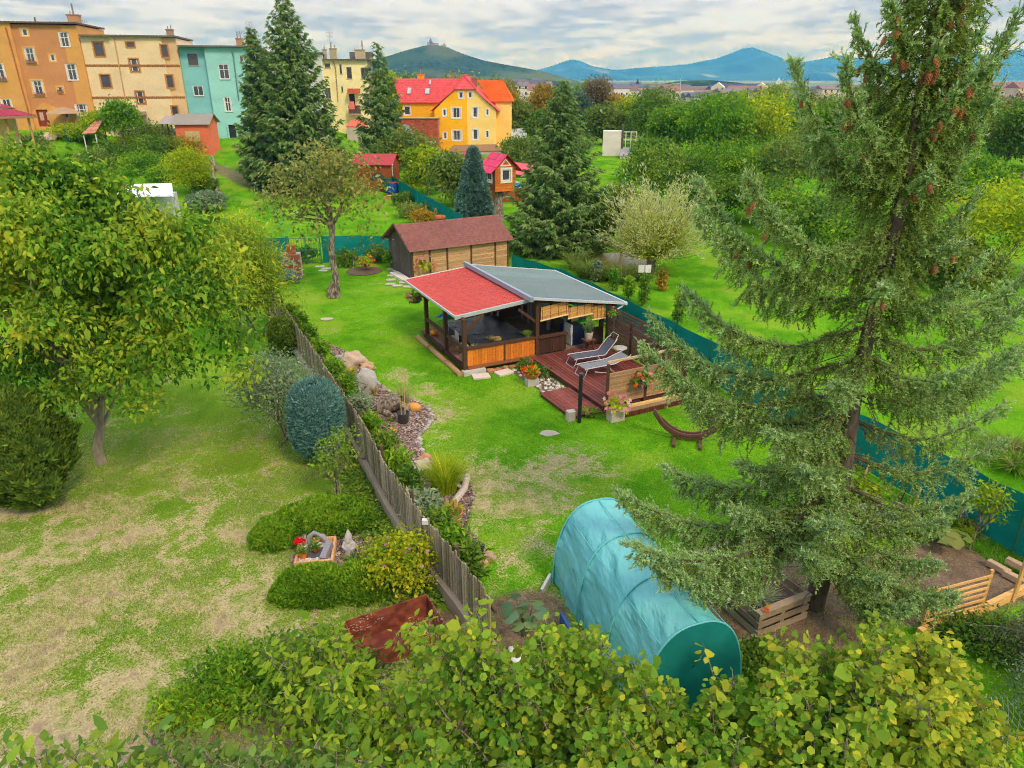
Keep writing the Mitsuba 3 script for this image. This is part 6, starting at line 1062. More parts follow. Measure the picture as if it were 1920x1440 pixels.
for i, (px, py, lab) in enumerate([(613, 598, 'flat grey stone in the lawn below the pear tree'), (1258 * 0 + 1029, 812, 'bare pale stone in the lawn below the lower deck step')]): m = MB(); q = g(px, py); m.ball(q, (.3, .2, .03), (.45, .40, .33), 2, .5, i); put('lawn_stone', m, 'plain', lab, 'stone')
# deck corner bed: pebbles, pot with flowers
r = R(30); bed = [L(1.6, -.4), L(2.6, -.4), L(2.6, -2.9), L(1.75, -2.9)]
m = MB(); m.add([p + V(0, 0, .012) for p in bed], [[0, 1, 2, 3]], (.12, .09, .07)); struct('pebble_bed', m, 'plain'); m = MB()
for i in range(170): u, v = r.random(2); p = L(1.7 + .9 * u, -.4 - 2.5 * v, .03); s = r.uniform(.03, .07); m.ball(p, (s, s, s * .7), np.array((.5, .46, .4)) * r.uniform(.4, 1.4), 1, .4, i)
put('pebbles', m, 'plain', 'loose pale and dark pebbles between deck and lawn', 'pebbles', None, 'stuff')
q = L(1.72, -1.95); k = thing('flower_pot', 'terracotta pot of red and yellow flowers on a grey block beside the deck', 'flower pot'); m = MB(); m.box(q + V(0, 0, .14), (.42, .34, .28), (.45, .44, .42), rz=20); m.put('block', 'plain', k); m = MB(); m.lathe(q + V(0, 0, .285), [(0, 0), (.2, 0), (.32, .18), (.30, .18), (.2, .1)], 16, C('#c4764c')); m.put('pot', 'plain', k); r = R(31); m = MB(); D = rdir(r, 110); D[:, 2] = abs(D[:, 2]); leaf_add(m, q + V(0, 0, .45) + D * .24 * r.random((110, 1)), D, rdir(r, 110), .16, .06, pick(r, G['yellow'], 110)); m.put('leaves', 'leaf', k); m = MB(); flowers(m, r, q + V(-.1, 0, .6) + rdir(r, 16) * [.25, .15, .12], .07, [C('#f0481c'), C('#f05a30')] * 8); flowers(m, r, [q + V(.0, 0, .6 + .07 * i) for i in range(6)], .06, [C('#f0603a')] * 6); part(m.put('blooms', 'leaf', k), kind='stuff')
shrub('low_shrub', 'low dark green shrub at the deck corner near the middle post', 'shrub', L(2.2, -.75), .32, .4, .4, 'green', 700, 60, 9, .1); shrub('low_shrub', 'second low green shrub along the deck edge', 'shrub', L(2.35, -1.4), .3, .4, .36, 'green', 701, 60, 9, .1)
# garden shed
def fp(px, py, z=0.): return g(px, py, z)
s0 = fp(775, 527); s1 = fp(955, 502); dS = unit((s1 - s0) * [1, 1, 0]); angS = math.degrees(math.atan2(dS[1], dS[0])); FSd = Facade(s0, angS); wS = np.linalg.norm(s1 - s0) - .1; dS_ = 3.4
k = thing('garden_shed', 'timber garden shed with a reddish brown roof and horizontal boards', 'shed'); hS = 1.72; rS = .95; tan_ = C('#c8a078', 1.)
wf = numbered(k + '__wall'); m = MB(); bx(m, FSd, 0.03, -.05, wS - .03, hS, -.10, -.03, tan_ * .45); scene[wf] = m.build('wood'); labels[wf] = {'label': 'long front wall of tan horizontal boards'}; r = R(21); n = 15; hb = hS / n
posts = [0, wS * .175, wS * .35, wS * .60, wS * .86, wS]
for i in range(n):
    for a, b in zip(posts, posts[1:]): m = MB(); bx(m, FSd, a + .05, i * hb + .008, b - .05, (i + 1) * hb - .004, -.03, r.uniform(-.004, .010), tan_ * r.uniform(.78, 1.2)); m.put('board', 'wood', wf)
for a in posts: m = MB(); bx(m, FSd, a - .048, 0, a + .048, hS, -.05, .03, C('#5c4434')); m.put('batten', 'wood', wf)
FSl = Facade(FSd.p(0, 0, -dS_), angS - 90 + 180 - 180); FSl = Facade(FSd.p(0, 0, -dS_), angS - 90)
wl = numbered(k + '__wall'); labels[wl] = {'label': 'dark weathered gable wall of upright boards'}; m = MB(); m.prism([(0.02, 0), (dS_ - .02, 0), (dS_ - .02, hS), (dS_ / 2, hS + rS - .05), (.02, hS)], .06, FSl.fr(-.04), (.07, .06, .055)); scene[wl] = m.build('wood')
P = Polygon([(0, 0), (dS_, 0), (dS_, hS), (dS_ / 2, hS + rS), (0, hS)])
for i in range(20):
    q = P.intersection(sbox(i * dS_ / 20 + .006, -1, (i + 1) * dS_ / 20 - .006, 9)); m = MB(); m.prism(q, .03, FSl.fr(r.uniform(-.008, .004)), np.array(C('#6a5f5c', .8)) * r.uniform(.75, 1.2)); m.put('board', 'wood', wl)
m = MB(); bx(m, FSd, wS - .08, 0, wS - .02, hS, -dS_, -.11, tan_ * .5); bx(m, FSd, .08, 0, wS - .09, hS, -dS_, -dS_ + .06, tan_ * .5); part(m.put('rear_wall', 'wood', k), kind='stuff')
m = MB(); r = R(22); brn = C('#8f5f58', .9); rdg = hS + rS; e = .28; sl0, sl1 = FSd.p(-e, hS - .1, e), FSd.p(wS + e, hS - .1, e); r0, r1 = FSd.p(-e, rdg + .06, -dS_ / 2), FSd.p(wS + e, rdg + .06, -dS_ / 2)
tiled(m, sl0, sl1, r1, r0, brn, 44, 13, 23, .014); tiled(m, FSd.p(wS + e, hS - .1, -dS_ - e), FSd.p(-e, hS - .1, -dS_ - e), r0, r1, brn, 30, 8, 24, .014); rk = m.put('roof', 'plain', k); labels[rk] = {'kind': 'stuff'}
m = MB(); bx(m, FSd, -.1, -.02, wS + .1, .0, -dS_, .12, (.5, .5, .48)); bx(m, FSd, -.55, -.05, -.06, .10, -dS_ * .6, .15, (.62, .6, .56)); part(m.put('footing', 'plain', k), kind='stuff'); m = MB(); m.bar(FSd.p(-e, hS - .06, e + .02), FSd.p(-e, rdg + .08, -dS_ / 2), .05, .12, C('#6b4a40')); m.bar(FSd.p(-e, hS - .06, -dS_ - e), FSd.p(-e, rdg + .08, -dS_ / 2), .05, .12, C('#6b4a40')); part(m.put('barge_board', 'wood', k), kind='stuff')
basket('flower_bush', 'pink and orange flowers in front of the shed corner', fp(795, 522) + V(0, 0, .75), .65, [C('#f090b0'), C('#f0a078'), C('#ec5a8a'), C('#f4c8d0')], 9, 160, 46, False, 'yellow')
# big terracotta pot on a stone pillar behind the shed
q = fp(830, 452); q = V(q[0], 46.5, 0); zt = at(827, 424, 46.5)[2]; k = thing('stone_pillar', 'dry stone pillar behind the shed ridge', 'pillar'); r = R(40)
for j in range(9):
    for i in range(4): m = MB(); a = i * 1.57 + j * .6; m.box(V(q[0] + .25 * math.cos(a), q[1] + .25 * math.sin(a), zt - .09 - .18 * j), (.5, .4, .165), np.array((.42, .36, .30)) * r.uniform(.7, 1.25), rz=math.degrees(a)); m.put('stone', 'plain', k)
m = MB(); m.box(V(q[0], q[1], (zt - 1.7) / 2), (.7, .7, zt - 1.7), (.35, .3, .26)); m.put('base', 'plain', k)
k = thing('terracotta_planter', 'big terracotta planter standing on the stone pillar behind the shed', 'planter'); m = MB(); m.lathe(V(q[0], q[1], zt), [(0, 0), (.20, 0), (.30, .5), (.36, .52), (.36, .66), (.30, .66), (.26, .45), (0, .45)], 16, C('#c26a45')); m.put('pot', 'plain', k)
k = thing('tin_bucket', 'white tin bucket beside the stone pillar', 'bucket'); m = MB(); m.lathe(V(at(812, 424, 46)[0], 46, at(812, 428, 46)[2]), [(0, 0), (.16, 0), (.19, .3), (.17, .3)], 12, (.6, .65, .72)); m.put('bucket', 'satin', k); m = MB(); m.box(V(at(812, 424, 46)[0], 46, at(812, 428, 46)[2] / 2), (.4, .4, at(812, 428, 46)[2]), (.3, .26, .22)); m.put('stand', 'plain', k)
# brick barbecue and cart
q = fp(550, 520); k = thing('brick_barbecue', 'small red and white brick barbecue by the back fence', 'barbecue'); r = R(41); FQ = Facade(q + V(-.45, -.3, 0), 8)
m = MB(); bx(m, FQ, .04, 0, .96, 1.28, -.7, -.04, (.5, .45, .42)); m.put('mortar', 'plain', k)
for j in range(13):
    for i in range(4): m = MB(); o = .12 if j % 2 else 0; a0, a1 = max(0, i * .25 + o), min(1.0, (i + 1) * .25 + o - .02); bx(m, FQ, a0, j * .1, a1, j * .1 + .085, -.1, r.uniform(0, .03), np.array(C('#c0694a') if r.random() < .7 else (.62, .55, .5)) * r.uniform(.8, 1.2)); m.put('brick', 'plain', k)
m = MB(); bx(m, FQ, .3, 1.3, .75, 1.75, -.5, -.1, C('#b86048')); m.put('chimney', 'plain', k)
q = fp(545, 528); k = thing('hand_cart', 'blue and grey hand cart with bags beside the barbecue', 'cart'); 
for x in (-.25, .25): m = MB(); m.tube([q + V(x, -.1, .1), q + V(x, .05, 1.15), q + V(x, .15, 1.2)], .02, 6, (.55, .6, .7)); m.put('rail', 'satin', k); m = MB(); m.lathe(q + V(x, -.1, .0), [(.0, .05), (.12, .05), (.12, .15), (0, .15)], 10, (.05, .05, .05)); m.put('wheel', 'satin', k)
m = MB(); m.ball(q + V(0, -.2, .42), (.3, .22, .3), C('#3f62a8'), 2, .3, 1); m.put('bag', 'plain', k); m = MB(); m.ball(q + V(.4, -.3, .25), (.22, .2, .26), C('#55606a'), 2, .3, 2); m.put('bag', 'plain', k)
# round bed with clay pot
q = fp(683, 508); m = MB(); m.lathe(q, [(0.01, .06), (.7, .05), (1.0, .012)], 20, (.13, .09, .07)); struct('flower_bed', m, 'plain'); basket('flower_pot', 'clay pot of orange and yellow flowers in the round bed by the back fence', q + V(.1, 0, .45), .48, [C('#f07030'), C('#f0b838'), C('#e88850')], 10, 150, 20, True, 'yellow', hang=False)
for i, (px, py, lab) in enumerate([(650, 500, 'dark shrub left of the round bed'), (708, 492, 'dark shrub right of the round bed'), (740, 500, 'green shrub beside the shed footing'), (575, 492, 'green shrub beside the barbecue')]): shrub('bed_shrub', lab, 'shrub', fp(px, py), .6, .5, .9, 'green' if i != 2 else 'lush', 710 + i, 110, 9, .16)
# pear tree with its stump
T('pear_tree', 'pear tree with sparse yellowish leaves in the middle of the lawn', 0, 0, 7.2, 3.0, 'pear', 720, n=330, per=11, L=.19, base=fp(632, 556), tr=.19, tt=.62, sp=.07, lob=[((-1.6, .2, 5.2), (1.3, 1.2, .9)), ((-.4, 0, 6.2), (1.2, 1.1, .9)), ((.9, .2, 5.8), (1.1, 1.0, 1.0)), ((1.5, 0, 4.6), (1.0, .9, 1.1)), ((-.9, 0, 4.0), (1.2, .9, 1.0)), ((.3, .2, 5.0), (1.2, 1.1, 1.)), ((1.5, .2, 3.4), (.5, .5, .8)), ((-2.4, 0, 4.4), (.7, .7, .7)), ((-1.2, .0, 2.9), (.6, .5, .6)), ((1.9, 0, 2.5), (.4, .4, .5))])
m = MB(); q = fp(624, 556); m.tube([q, q + V(.0, 0, .35), q + V(.12, 0, .75)], [.3, .24, .12], 8, (.3, .2, .15)); put('tree_stump', m, 'bark', 'broken reddish stump at the foot of the pear tree', 'stump')
# ---------------------------------------------------------------- mulch beds along the picket fence
def gnd(pxs, z=.01): return [g(px, py) * [1, 1, 0] + [0, 0, z] for px, py in pxs]
def sheet(name, pts, col, n=3, z=.01, mat='plain'):
    P = Polygon([(p[0], p[1]) for p in pts]).buffer(.12).buffer(-.12); m = MB(); t = trimesh.creation.extrude_polygon(P, .012, engine='earcut'); m.add(np.array(t.vertices)[t.faces].reshape(-1, 3) + [0, 0, z], np.arange(len(t.faces) * 3).reshape(-1, 3), col); struct(name, m, mat); return P
def scatter(P, n, r):
    x0, y0, x1, y1 = P.bounds; out = []; from shapely import contains_xy
    while len(out) < n:
        q = r.uniform([x0, y0], [x1, y1], (n * 3, 2)); out += list(q[contains_xy(P, q[:, 0], q[:, 1])])
    return np.array(out[:n])
def chips(name, label, P, n, L_, pal, seed, z=.025):
    r = R(seed); q = scatter(P, n, r); a = r.random(n) * 6.283; l = L_ * r.uniform(.5, 1.4, n); d = np.stack([np.cos(a), np.sin(a), r.normal(0, .25, n)], -1); s = unit(np.cross(d, V(0, 0, 1.) + r.normal(0, .3, (n, 3)))); c = np.concatenate([q, z + .03 * r.random((n, 1))], 1)
    v = np.stack([c - d * l[:, None] - s * l[:, None] * .35, c + d * l[:, None] - s * l[:, None] * .28, c + d * l[:, None] + s * l[:, None] * .35, c - d * l[:, None] + s * l[:, None] * .3], 1).reshape(-1, 3)
    m = MB(); m.add(v, np.arange(4 * n).reshape(n, 4), np.repeat(pick(r, pal, n, None, .25), 4, 0)); put(name, m, 'vcol', label, 'bark mulch', None, 'stuff')
bed1 = gnd([(600, 640), (640, 655), (668, 672), (682, 690), (700, 712), (735, 738), (778, 752), (806, 768), (813, 785), (800, 802), (782, 815), (785, 835), (805, 860), (840, 905), (850, 935), (800, 935), (760, 870), (722, 810), (684, 745), (655, 700)])
B1 = sheet('mulch_bed', bed1, (.13, .085, .07)); chips('bark_mulch', 'reddish grey bark mulch in the bed along the picket fence', B1, 9000, .055, [(.06, .035, .028), (.13, .078, .065), (.19, .14, .125), (.26, .22, .20)], 50)
bed2 = gnd([(850, 900), (878, 905), (889, 930), (880, 960), (874, 990), (900, 1020), (915, 1048), (890, 1062), (860, 1050), (835, 1000), (825, 950)])
B2 = sheet('mulch_bed', bed2, (.11, .075, .06)); chips('bark_mulch', 'dark bark mulch round the grass tuft and the clay pot', B2, 3800, .05, [(.045, .027, .022), (.10, .062, .05), (.17, .13, .115), (.24, .20, .185)], 51)
r = R(52); edge = gnd([(702, 714), (736, 740), (780, 754), (806, 770), (813, 786), (800, 803), (784, 818), (790, 842), (812, 872)]); EP = []
for a, b in zip(edge, edge[1:]):
    for i in range(9): EP.append(a + (b - a) * (i + r.random()) / 9 + r.normal(0, .03, 3) * [1, 1, 0])
m = MB()
for i, p in enumerate(EP): s = r.uniform(.04, .075); m.ball(p + V(0, 0, s * .4), (s, s, s * .7), np.array((.40, .36, .33)) * r.uniform(.5, 1.3), 1, .5, i)
put('edging_pebbles', m, 'plain', 'small pale pebbles edging the mulch bed', 'pebbles', None, 'stuff')
def rock(px, py, size, col, lab, seed, nm='rock', rough=.8, z=.35, M=None): m = MB(); m.ball(g(px, py) * [1, 1, 0] + V(0, 0, size[2] * z), size, col, 3, rough, seed, M=M); v = m.v[0]; nn = meshkit.fbm(v * 3.1 + seed, 4, seed) - .5; m.v[0] = v + unit(v - v.mean(0)) * nn[:, None] * .22 * size[0]; put(nm, m, 'plain', lab, 'rock')
rock(663, 686, (.5, .4, .42), (.46, .36, .28), 'big pale beige rock at the back end of the mulch bed', 1); rock(690, 738, (.36, .22, .55), (.40, .40, .41), 'upright grey rock beside the picket fence', 2, z=.7, rough=.4); rock(657, 722, (.36, .26, .14), C('#d8b07a'), 'flat yellowish stone below the upright grey rock', 3)
rock(774, 769, (.30, .20, .16), C('#d59a50'), 'smooth orange boulder behind the black pot', 4, rough=.2, z=.6); rock(725, 809, (.34, .2, .08), C('#cf8a52'), 'flat broken orange tile at the fence bed', 5, rough=.3); rock(645, 676, (.3, .25, .2), (.35, .33, .31), 'grey stone behind the yellow flowers', 6)
rock(757, 800, (.46, .36, .03), (.60, .54, .46), 'flat pale stone under the black pot', 7, rough=.5)
rock(790, 885, (.34, .3, .25), (.52, .44, .38), 'beige rock between the leafy plants and the grass tuft', 8); rock(800, 865, (.2, .2, .16), C('#b9866a'), 'reddish stone above the beige rock', 9)
rock(903, 1058, (.16, .13, .11), C('#b89a78'), 'tan stone at the near end of the bed', 10); rock(915, 1048, (.17, .12, .12), C('#a8927a'), 'second tan stone at the near end of the bed', 11); rock(688, 692, (.3, .22, .2), C('#b99c7c'), 'pale stone right of the big beige rock', 12)
k = thing('root_stump', 'hollow grey tree root lying in the mulch bed', 'root'); q = g(735, 776) * [1, 1, 0]; r = R(53); m = MB()
m.tube([q + V(-.45, .15, .15), q + V(-.1, .1, .3), q + V(.35, .05, .38)], [.2, .26, .24], 9, (.35, .3, .27), cap=False); m.tube([q + V(-.42, .1, .1), q + V(-.1, -.25, .14), q + V(.15, -.5, .08)], [.14, .1, .07], 7, (.35, .3, .27)); m.tube([q + V(.2, .05, .3), q + V(.5, -.1, .3), q + V(.62, -.2, .05)], [.16, .12, .08], 7, (.3, .27, .24)); m.put('wood', 'bark', k)
q = g(757, 795) * [1, 1, 0] + V(0, 0, .06); k = thing('plant_pot', 'black plastic plant pot with bamboo canes in the mulch bed', 'pot'); m = MB(); m.lathe(q, [(0, 0), (.15, 0), (.19, .33), (.20, .35), (.17, .35), (.15, .22), (0, .22)], 18, (.045, .05, .06)); m.put('pot', 'satin', k)
for i, (x, y, h) in enumerate(((.02, 0, 1.75), (.07, .04, .75), (-.06, .03, .8))): m = MB(); m.tube([q + V(x, y, .1), q + V(x + .12 * (i == 0), y, h)], .012, 5, C('#c9ad78')); m.put('cane', 'wood', k)
tuft('wispy_plant', 'faint wispy plant standing behind the bamboo cane', 'plant', g(752, 765) * [1, 1, 0], 1.0, .8, 260, [(.22, .24, .08), (.34, .33, .14), (.16, .19, .06)], 54, w=.006, out=.7)
tuft('grass_tuft', 'bright yellow green fountain grass in the bed by the fence', 'grass', g(835, 920) * [1, 1, 0], 1.15, .95, 900, [(.16, .28, .012), (.27, .38, .014), (.38, .44, .02)], 55, w=.011, out=.62)
tuft('small_plant', 'small green cushion plant left of the black pot', 'plant', g(735, 790) * [1, 1, 0], .16, .25, 120, [(.12, .2, .02), (.25, .3, .04)], 56, w=.014); tuft('yellow_plant', 'small yellow flowering plant by the big beige rock', 'plant', g(660, 705) * [1, 1, 0], .4, .3, 150, [(.5, .45, .05), (.3, .32, .04), (.6, .5, .08)], 57, w=.018); tuft('rusty_plant', 'thin rusty plant beside the upright grey rock', 'plant', g(702, 742) * [1, 1, 0], .5, .22, 70, [(.35, .22, .05), (.3, .3, .08)], 58, w=.012)
q = g(848, 985) * [1, 1, 0]; k = thing('clay_pot', 'round terracotta pot with a yellow leaved plant by the fence', 'pot'); m = MB(); m.lathe(q, [(0, 0), (.14, 0), (.24, .18), (.245, .36), (.27, .37), (.27, .41), (.23, .41), (.2, .3), (0, .3)], 20, C('#c07a55')); m.put('pot', 'plain', k); m = MB(); m.lathe(q, [(.252, .27), (.254, .30)], 20, (.6, .55, .5)); m.put('band', 'plain', k); r = R(59); D = rdir(r, 90); D[:, 2] = abs(D[:, 2]); m = MB(); leaf_add(m, q + V(0, 0, .42) + D * [.24, .24, .2] * r.random((90, 1)), D, rdir(r, 90), .13, .09, pick(r, [(.25, .12, .04), (.35, .35, .05), (.45, .42, .04), (.5, .2, .12)], 90)); m.put('leaves', 'leaf', k)
k = thing('driftwood', 'pale driftwood branch lying by the grass tuft', 'branch'); a, b = g(876, 905) * [1, 1, 0], g(850, 950) * [1, 1, 0]; m = MB(); m.tube([a + V(.05, .1, .12), a + V(0, 0, .2), (a + b) / 2 + V(.1, 0, .16), b + V(0, 0, .1)], [.04, .09, .1, .09], 8, (.5, .45, .4)); m.tube([(a + b) / 2 + V(.1, 0, .16), (a + b) / 2 + V(-.25, .25, .22)], [.06, .03], 6, (.5, .45, .4)); m.put('wood', 'wood', k)
k = thing('solar_light', 'black solar garden light at the near end of the bed', 'garden light'); q = g(905, 1045) * [1, 1, 0]; m = MB(); m.tube([q, q + V(0, 0, .26)], .028, 8, (.03, .03, .035)); m.put('stem', 'satin', k); m = MB(); m.tube([q + V(0, 0, .26), q + V(0, 0, .34)], .055, 10, (.03, .035, .05)); m.put('head', 'satin', k)
k = thing('bed_edging', 'grey weathered board edging at the near end of the bed', 'edging'); a, b = g(862, 1066) * [1, 1, 0], g(890, 1052) * [1, 1, 0]
for i in range(3): m = MB(); p, q = a + (b - a) * i / 3, a + (b - a) * (i + .93) / 3; m.bar(p + V(0, 0, .12), q + V(0, 0, .12), .04, .24, np.array((.35, .3, .26)) * R(i).uniform(.8, 1.2)); m.put('board', 'wood', k)
k = thing('square_lamp', 'small white square lamp on the picket fence', 'garden light'); q, _ = along(cum[6] + .35); m = MB(); m.box(q + V(.0, -.1, 1.42), (.13, .1, .1), (.65, .68, .72)); m.put('head', 'satin', k); m = MB(); m.tube([q + V(0, -.03, 1.0), q + V(0, -.06, 1.38)], .015, 5, (.3, .3, .3)); m.put('stem', 'satin', k)
tuft('bare_rose', 'brownish twiggy rose at the near end of the bed', 'plant', g(868, 1045) * [1, 1, 0], .55, .5, 200, [(.14, .10, .06), (.16, .17, .05), (.25, .12, .06)], 60, w=.008, out=.8)
# leafy plants on both sides of the picket fence
r = R(61); spots = [(.6, 1.5, 'lush'), (.45, 3.2, 'lush'), (.5, 5., 'lush'), (.45, 7., 'lush'), (.5, 9., 'lush'), (.5, 10.8, 'lush'), (.5, 12.4, 'grey'), (.5, 13.9, 'lush'), (.5, 15.2, 'green'), (.55, 16.4, 'lush'), (.6, 17.6, 'green'), (.65, 18.6, 'grey'), (.65, 19.6, 'green'), (.6, 20.4, 'lush'), (.45, 21.2, 'green')]
nms = ['first', 'second', 'third', 'fourth', 'fifth', 'sixth', 'seventh', 'eighth', 'ninth', 'tenth', 'eleventh', 'twelfth', 'thirteenth', 'fourteenth', 'fifteenth']
for i, (rad, s, pal) in enumerate(spots):
    p, d = along(s); n = V(-d[1], d[0], 0); shrub('fence_plant', f'leafy green plant on the lawn side of the picket fence, {nms[i]} from its far end', 'plant', p + n * .58, rad * .6, rad * .6, 1.0 if i < 6 else .95, pal, 730 + i, 90, 9, .16, .35, shell=.4, droop=0., up=.7)
r = R(62); m = MB(); Pg = []
for s in np.linspace(14.2, 21.5, 900): p, d = along(s); n = V(-d[1], d[0], 0); Pg.append(p - n * abs(r.normal(.2, .38)) - n * .16 + V(0, 0, r.uniform(.02, .14)))
Pg = np.array(Pg); leaf_add(m, np.repeat(Pg, 5, 0) + r.normal(0, .06, (len(Pg) * 5, 3)) * [1, 1, .4], rdir(r, len(Pg) * 5) * [1, 1, .5], V(0, 0, 1) + .3 * rdir(r, len(Pg) * 5), .10, .06, pick(r, G['green'], len(Pg) * 5)); put('ground_cover', m, 'leaf', 'low green ground cover along the left foot of the picket fence', 'ground cover', None, 'stuff')

# ---------------------------------------------------------------- left garden
q = g(190, 868); lw = []
for px, py, Y, rr in ((20, 358, 18., 1.0), (-70, 355, 18.3, 1.2), (98, 365, 18.2, .85), (175, 378, 18.3, .8), (228, 432, 18.2, .75), (290, 450, 18., .8), (350, 452, 17.8, .7), (388, 505, 17.7, .65), (402, 565, 17.6, .62), (432, 640, 17.2, .48), (455, 692, 16.9, .34), (330, 560, 16.9, .85), (290, 640, 16.6, .75), (335, 685, 16.6, .5), (215, 690, 16.4, .7), (110, 610, 16.2, .9), (170, 485, 16.5, .95),
        (60, 440, 16.5, 1.0), (-30, 560, 16.8, 1.2), (250, 530, 18.3, 1.1), (120, 425, 18.8, 1.1), (30, 690, 16.6, .75), (120, 742, 16.4, .42), (262, 765, 16.3, .38), (200, 590, 18, 1.2), (-60, 430, 17.5, 1.4), (30, 312, 18.2, .42), (150, 325, 18.2, .35)):
    c = at(px, py, Y); lw.append((tuple(c - q), (rr * 1.05, rr, rr * .82)))
broadleaf('walnut_tree', 'big walnut tree with a leaning pale trunk at the left', 'tree', q, 8., lw, 2500, 22, .155, 'walnut', 63, .25, .15, .44, 'oval', None, .30, 1.05, shell=.40, up=.7, nlimb=44, flat=.9, tjit=.24, bark='bark_pale', wild=1.15)
G['yewp'] = [(.025, .055, .010), (.06, .115, .016), (.11, .19, .024), (.21, .28, .035)]
clipped('yew_shrub', 'dark upright yew shrub at the left edge, in front of the walnut trunk', 'shrub', V(-12.1, 15.6, 0), 1.0, .95, 3.05, 'yewp', 64, 8500, .21, 2.2, .13, foot=.02, updir=1.15, bump=.55)
G['bluecy'] = [(.035, .10, .085), (.065, .17, .15), (.11, .24, .215), (.17, .32, .29)]
clipped('blue_cypress', 'egg shaped clipped blue green cypress beside the picket fence', 'shrub', V(-5.38, 17.85, 0), .66, .66, 2.35, 'bluecy', 65, 9000, .18, 3.4, .13, foot=.10, updir=.95, bump=.05)
shrub('olive_shrub', 'loose grey green shrub behind the blue cypress', 'shrub', V(-6.9, 19.2, 0), 1.2, 1.1, 2.7, 'grey', 66, 520, 14, .11, .32, spread=.3, up=.6)
shrub('cherry_shrub', 'tall yellow green willow leaved bush behind the picket fence', 'bush', g(462, 655) * [1, 1, 0], 1.6, 1.5, 5.3, [(.10, .19, .02), (.2, .31, .025), (.32, .42, .03), (.48, .51, .03)], 67, 720, 17, .19, .24, spread=.42, droop=.1, tr=.05)
shrub('cherry_shrub', 'sparser reddish stemmed bush right of the tall yellow green one', 'bush', g(500, 640) * [1, 1, 0], 1.3, 1.2, 3.9, [(.14, .17, .04), (.24, .28, .05), (.36, .40, .06)], 68, 260, 10, .17, .24, spread=.4, droop=.1, tr=.04)
clipped('small_conifer', 'small brownish green conifer against the fence plinth', 'shrub', g(535, 668) * [1, 1, 0], .5, .45, 1.5, 'yewp', 69, 1800, .14, 2.2, .2, foot=.02, bump=.25)
G['hedge'] = [(.025, .085, .006), (.06, .16, .010), (.13, .26, .014), (.24, .36, .02)]
def cushion(name, label, base, rx, ry, h, seed, n, rot=0):
    r = R(seed); k = thing(name, label, 'hedge'); d = rdir(r, n); d[:, 2] = np.abs(d[:, 2]); M = rot2(rot); bm = 1 + .22 * (meshkit.fbm(d * 2.6 + seed, 3, 1) - .5) * 2; P = (d ** 1.0) * bm[:, None] * [rx, ry, h] * (1 - .25 * r.random((n, 1)) ** 2); nr = unit(d / [rx, ry, h]); t = .35 + .55 * (meshkit.fbm(P * 1.6 + seed, 3, 2) - .4) + .25 * d[:, 2] * r.random(n) + r.normal(0, .16, n); P = P @ M.T + base; nr = nr @ M.T; A = unit(nr * .9 + V(0, 0, .45) + r.normal(0, .38, (n, 3))); m = MB()
    for da in (-.6, 0, .6): N = unit(nr + r.normal(0, .5, (n, 3))); S = unit(np.cross(A, N)); leaf_add(m, P, unit(A + S * da), N, .105 * r.uniform(.6, 1.3, n), .042, pick(r, G['hedge'], n, t), 'diamond', .1)
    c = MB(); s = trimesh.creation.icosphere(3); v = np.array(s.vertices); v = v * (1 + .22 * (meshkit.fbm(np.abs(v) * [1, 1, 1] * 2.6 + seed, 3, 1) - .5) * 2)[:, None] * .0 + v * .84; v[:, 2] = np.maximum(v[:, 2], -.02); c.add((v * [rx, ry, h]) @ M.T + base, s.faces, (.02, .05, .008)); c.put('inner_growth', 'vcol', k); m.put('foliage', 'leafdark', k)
cushion('low_hedge', 'spreading bright green juniper hedge behind the little memorial bed', V(-4.55, 14.75, 0), 1.25, .72, .66, 70, 7000, 12); cushion('low_hedge', 'spreading bright green juniper hedge in front of the little memorial bed', V(-4.15, 12.25, 0), .85, .52, .60, 71, 5500, 5); cushion('low_hedge', 'darker green juniper hedge right of the front one, reaching to the rusty trough', V(-3.15, 12.35, 0), .62, .5, .62, 72, 4000, 0)
cushion('low_hedge', 'small left end of the hedge behind the memorial bed', V(-5.55, 14.15, 0), .55, .5, .48, 73, 2400, 0)
bedm = gnd([(545, 1050), (560, 1030), (640, 1000), (690, 1003), (715, 1030), (712, 1062), (640, 1085), (560, 1080)]); BM = sheet('mulch_bed', bedm, (.12, .08, .065)); chips('bark_mulch', 'bark mulch round the little memorial bed', BM, 2600, .045, [(.06, .035, .028), (.12, .078, .065), (.19, .15, .13), (.24, .2, .18)], 74)
# framed memorial bed with white pebbles
c = g(598, 1048) * [1, 1, 0]; k = thing('framed_bed', 'pine framed square of white pebbles between the hedges', 'planter'); F = Facade(c + V(-.43, -.42, 0), 8.); wd, dp = .84, .92; pine = C('#d9a878', .95)
for a0, a1, d0, d1 in ((0, .05, -dp, 0), (wd - .05, wd, -dp, 0), (.051, wd - .051, -dp, -dp + .05), (.051, wd - .051, -.05, 0)): m = MB(); bx(m, F, a0, 0, a1, .20, d0, d1, pine); m.put('frame_board', 'wood', k)
m = MB(); bx(m, F, .05, 0, wd - .05, .09, -dp + .05, -.05, (.45, .43, .42)); r = R(75)
for i in range(330): s = r.uniform(.012, .03); m.ball(F.p(r.uniform(.07, wd - .07), .095, -r.uniform(.07, dp - .07)), (s, s, s * .8), np.array((.76, .75, .74)) * r.uniform(.7, 1.08), 0)
part(m.put('white_pebbles', 'plain', k), kind='stuff')
k = thing('memorial_plate', 'dark slate plate lying on the white pebbles', 'plate'); m = MB(); bx(m, F, .2, .095, .68, .125, -.62, -.28, (.10, .10, .11)); m.put('plate', 'plain', k)
